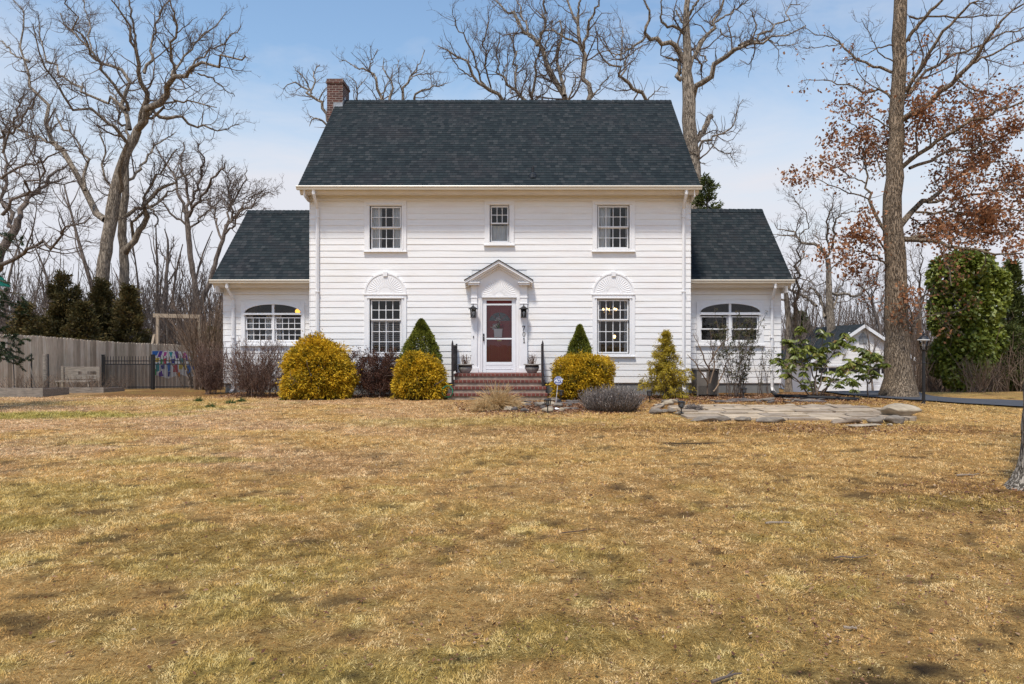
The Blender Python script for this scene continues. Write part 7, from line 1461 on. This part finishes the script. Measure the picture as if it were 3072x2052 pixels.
# ---- rocks, slabs, hose, drain pipe, sticks
def rock(px, py, wpx, hpx, mat, label, group=None, D=None, depth=.7, name='rock', sub=3, slab=False, tilt=0, yaw=None, seed=None):
    D = D or K*EYE/(py-CY); r = np.random.default_rng(seed or int(px*7+py)); w, h = wpx*D/K/2, hpx*D/K; b = at(px, py, D); b[2] = gz(b[0], D)
    import bmesh
    bm = bmesh.new(); bmesh.ops.create_icosphere(bm, subdivisions=sub, radius=1); V = np.array([v.co[:] for v in bm.verts]); F = np.array([[v.index for v in f.verts] for f in bm.faces]); bm.free()
    if slab: V = np.sign(V)*np.abs(V)**np.array([.45, .45, .35])
    for k in range(15):                                         # flat facets
        nn_ = unit(r.normal(size=3)); lim = r.uniform(.5, .88); dd = V@nn_; V = V-np.maximum(dd-lim, 0)[:, None]*nn_
    V *= 1+.10*(fbm(V[:, 0]*2+7, V[:, 1]*2+V[:, 2]*1.7, int(px), 3)[:, None]-.5)*2
    V = V/np.abs(V).max(0)*[w, w*depth, h/2]; a = r.uniform(-.35, .35) if yaw is None else yaw; ca, sa = math.cos(a), math.sin(a); V = np.stack([V[:, 0]*ca-V[:, 1]*sa, V[:, 0]*sa+V[:, 1]*ca, V[:, 2]+tilt*V[:, 0]], 1)
    V = V+b+[0, 0, h*.5-.12*h]; o = link(name, fast_mesh(name, V, [F], MT[mat], False), None, base=b); tag(o, label, 'rock', group); return o
rock(2690, 1262, 122, 48, 'stone_tan', 'large pale tan boulder at the right end of the patio', D=14.2); rock(2632, 1272, 66, 26, 'stone_grey', 'dark grey block of stone left of the pale boulder', D=12.9, depth=.6); rock(2688, 1270, 82, 30, 'stone_grey', 'long rounded dark stone leaning before the pale boulder', D=12.95, depth=.45); rock(2670, 1273, 24, 12, 'stone_tan', 'small tan stone wedged between the two dark stones', D=12.6); rock(2125, 1264, 145, 22, 'stone_grey', 'long low flat grey stone at the front left of the patio', D=13.5, depth=.35); rock(2232, 1268, 56, 18, 'stone_grey', 'squat mossy stone on the front edge of the patio', D=13.45); rock(2318, 1275, 100, 22, 'stone_grey', 'broad grey flat-topped stone on the front edge of the patio', D=13.2, depth=.4)
rock(2535, 1272, 100, 14, 'flag', 'tilted pale flat slab at the front right of the patio', D=13.1, slab=True, depth=.4, tilt=.04); rock(2590, 1278, 130, 10, 'stone_tan', 'low tan stone half sunk in front of the dark stones', D=12.5, depth=.3)
rock(1524, 1231, 42, 17, 'stone_tan', 'pale flat-topped rock right of the straw grass tuft', D=15.5); rock(1472, 1228, 30, 8, 'stone_grey', 'thin grey rock under the straw grass tuft', D=15.7); rock(1572, 1210, 30, 14, 'stone_tan', 'tan rock behind the front path light', D=17); rock(1618, 1218, 36, 20, 'stone_grey', 'dark purplish rock left of the front path light', D=16.4); rock(1650, 1203, 40, 14, 'stone_tan', 'light tan rock behind the front path light, to its right', D=17.2); rock(1672, 1218, 34, 22, 'stone_grey', 'grey rock right of the front path light', D=16.4); rock(1672, 1232, 16, 11, 'white', 'small white stone at the front of the rocky bed', D=15.6)
rock(1588, 1196, 76, 8, 'slate', 'long dark slate slab leaning over the rocks by the steps', D=17.6, slab=True, depth=.25, tilt=-.16); rock(1710, 1196, 80, 7, 'slate', 'flat dark slate lying behind the lavender by the blue sign', D=17.4, slab=True, depth=.3)
rock(1980, 1212, 40, 13, 'stone_tan', 'orange-tan flat rock right of the big lavender', D=16.6); rock(1968, 1229, 46, 16, 'flag', 'pale slanted slab right of the big lavender', D=15.7, slab=True, depth=.4, tilt=.22); rock(1990, 1233, 60, 10, 'stone_grey', 'low grey rock in front of the pale slanted slab', D=15.2); rock(1968, 1246, 40, 20, 'stone_grey', 'dark rounded rock at the right foot of the big lavender', D=14.9); rock(2016, 1240, 26, 20, 'stone_grey', 'dark rock left of the patio path light', D=15.0); rock(2000, 1200, 70, 6, 'slate', 'dark slate in front of the golden conifer', D=17.6, slab=True, depth=.3)
rock(2375, 1226, 46, 10, 'stone_tan', 'tan rock on the back edge of the patio, left one', D=16.4); rock(2440, 1228, 50, 10, 'stone_tan', 'tan rock on the back edge of the patio, middle one', D=16.3); rock(2486, 1228, 30, 12, 'stone_tan', 'small upright tan rock at the back right of the patio', D=16.3)
r_ = ro
for k in range(22):
    px, py = 1535+ro.random()*190, 1198+ro.random()*42; rock(px, py, ro.uniform(16, 40), ro.uniform(8, 18), ro.choice(['stone_tan', 'stone_grey', 'slate', 'stone_grey']), 'small rough rock among the leaves of the bed right of the steps', 'small rocks scattered in the leafy bed right of the steps', sub=2, seed=700+k)
for k in range(12):
    px, py = 1955+ro.random()*110, 1205+ro.random()*42; rock(px, py, ro.uniform(16, 42), ro.uniform(8, 18), ro.choice(['stone_tan', 'stone_grey', 'slate']), 'small rough rock piled between the big lavender and the patio', 'small rocks piled between the lavender and the patio', sub=2, seed=760+k)
SL = 'dark slate slab in the loose pile edging the bed of the right wing'
for k in range(26): px = 2150+ro.random()*310; rock(px, 1200+ro.uniform(-8, 10), ro.uniform(40, 90), ro.uniform(5, 9), ro.choice(['slate', 'slate', 'stone_grey']), SL, 'slate slabs piled along the bed of the right wing', D=17.7+ro.uniform(-.5, .6), slab=True, depth=ro.uniform(.25, .5), tilt=ro.uniform(-.1, .1), yaw=ro.uniform(-.7, .7), name='slate_stone', sub=2, seed=900+k)
def tube_thing(name, pts, rad, mat, label, cat, n=8): m = MB(); m.tube(pts, rad, n); tag(m.build(name, MT[mat], None, base=pts[0], smooth=True), label, cat)
gp = lambda px, py, h=.03: (lambda q: (q[0], q[1], float(gz(*q))+h))(seg(px, py))
tube_thing('drain_pipe', [(X(2320, 19.9), 19.9, .1), (X(2330, 19.0), 19.0, .06), (X(2420, 18.6), 18.6, .06), (X(2500, 18.3), 18.3, .06), (X(2575, 17.9), 17.9, .05)], .055, 'plastic', 'black corrugated drain pipe lying from the downspout of the right wing', 'pipe', 10)
hx, hy = X(1338, 18.5), 18.5; tube_thing('garden_hose', [(hx+.05+.14*math.cos(a*.5)-.0, hy-.1+.05*math.sin(a*.9), .06+.16+.15*math.sin(a*.5)) for a in range(0, 26)], .012, 'hose', 'coiled green garden hose at the left end of the steps', 'hose')
def stick(px, py, L, a, label, rad=.008, mat='twig'):
    x, y = seg(px, py); r = np.random.default_rng(px); z = float(gz(x, y))+.02; d = np.array([math.cos(a), math.sin(a), 0]); p0 = np.array([x, y, z]); pts = [p0+d*L*k/4+r.normal(size=3)*[.01, .01, .004] for k in range(5)]; m = MB(); m.tube(pts, [rad, rad*.9, rad*.8, rad*.6, rad*.4], 6); m.tube([pts[2], pts[2]+np.array([d[1], d[0], .04])*L*.25+d*L*.15], [rad*.6, rad*.3], 5); tag(m.build('fallen_stick', MT[mat], None, base=p0), label, 'stick')
stick(1690, 1590, .3, .5, 'thin pale fallen stick in the middle of the lawn', .005, 'twig_tan'); stick(2300, 1560, .22, .1, 'pale forked bit of bark on the lawn right of centre', .010, 'flag'); stick(2130, 2015, .2, .4, 'dark curled strip of bark near the bottom of the photo', .009); stick(2870, 1424, .30, .2, 'pale chip of bark near the root flare of the right-edge tree', .012, 'flag'); stick(2500, 1655, .25, .05, 'thin grey stick on the lower right lawn', .006); stick(2540, 1855, .06, .3, 'small white chip on the lower right lawn', .008, 'flag')
# =============================================================== CAMERA, SKY, SUN
cam = bpy.data.cameras.new('camera'); co = bpy.data.objects.new('camera', cam); C.objects.link(co)
co.location = (0, 0, EYE); co.rotation_euler = (math.pi/2, 0, 0)
cam.sensor_width = 36; cam.lens = K/3072*36; cam.shift_x = (1536-CX)/3072; cam.shift_y = 0
cam.clip_start = .05; cam.clip_end = 3000; SC.camera = co
SUN_EL, SUN_AZ = 63, 198          # azimuth clockwise from +y: behind the camera, to the left
a, e = math.radians(SUN_AZ), math.radians(SUN_EL)
d = Vector((math.sin(a)*math.cos(e), math.cos(a)*math.cos(e), math.sin(e)))
sl = bpy.data.lights.new('sun', 'SUN'); sl.energy = 3.6; sl.angle = math.radians(8); sl.color = (1, .95, .87)
so = bpy.data.objects.new('sun', sl); C.objects.link(so); so.rotation_euler = d.to_track_quat('Z', 'Y').to_euler(); so.location = (-20, -20, 30)
w = bpy.data.worlds.new('World'); SC.world = w; w.use_nodes = True; nt = w.node_tree
bg = nt.nodes['Background']; sky = nd(nt, 'ShaderNodeTexSky'); sky.sky_type = 'NISHITA'; sky.sun_disc = False
sky.sun_elevation = e; sky.sun_rotation = a; sky.air_density = 1.5; sky.dust_density = .4; sky.ozone_density = 3.6; sky.altitude = 100
bg.inputs['Strength'].default_value = .15; nt.links.new(sky.outputs[0], bg.inputs['Color'])
tc = nd(nt, 'ShaderNodeTexCoord'); sx = nd(nt, 'ShaderNodeSeparateXYZ'); nt.links.new(tc.outputs['Generated'], sx.inputs[0])
mp = nd(nt, 'ShaderNodeMapping'); mp.inputs['Scale'].default_value = (1, 1, 2.6); mp.inputs['Location'].default_value = (.35, .2, .1); nt.links.new(tc.outputs['Generated'], mp.inputs['Vector'])
f = noise(nt, mp.outputs['Vector'], 2.6, 6, .6, .4)
# thin veil thickens towards the horizon, patchy higher up
mr = nd(nt, 'ShaderNodeMapRange'); mr.inputs['From Min'].default_value = .04; mr.inputs['From Max'].default_value = .46; mr.inputs['To Min'].default_value = .60; mr.inputs['To Max'].default_value = -.26
nt.links.new(sx.outputs['Z'], mr.inputs['Value'])
ad = nd(nt, 'ShaderNodeMath'); ad.operation = 'ADD'; nt.links.new(f, ad.inputs[0]); nt.links.new(mr.outputs[0], ad.inputs[1])
cl = ramp(nt, ad.outputs[0], [(.34, (.0, .0, .0)), (.88, (1, 1, 1))])
bw = nd(nt, 'ShaderNodeBackground'); bw.inputs['Color'].default_value = (.90, .92, 1.0, 1); bw.inputs['Strength'].default_value = .77
mx = nd(nt, 'ShaderNodeMixShader'); nt.links.new(cl, mx.inputs[0]); nt.links.new(bg.outputs[0], mx.inputs[1]); nt.links.new(bw.outputs[0], mx.inputs[2])
nt.links.new(mx.outputs[0], nt.nodes['World Output'].inputs['Surface'])
SC.view_settings.view_transform = 'Standard'; SC.view_settings.look = 'None'; SC.view_settings.exposure = 0.17; SC.view_settings.gamma = 1
SC.cycles.use_denoising = True; SC.cycles.max_bounces = 6; SC.cycles.transparent_max_bounces = 12
try:
    SC.cycles.denoiser = 'OPENIMAGEDENOISE'; SC.cycles.denoising_input_passes = 'RGB_ALBEDO_NORMAL'; SC.cycles.denoising_prefilter = 'NONE'
except Exception: pass
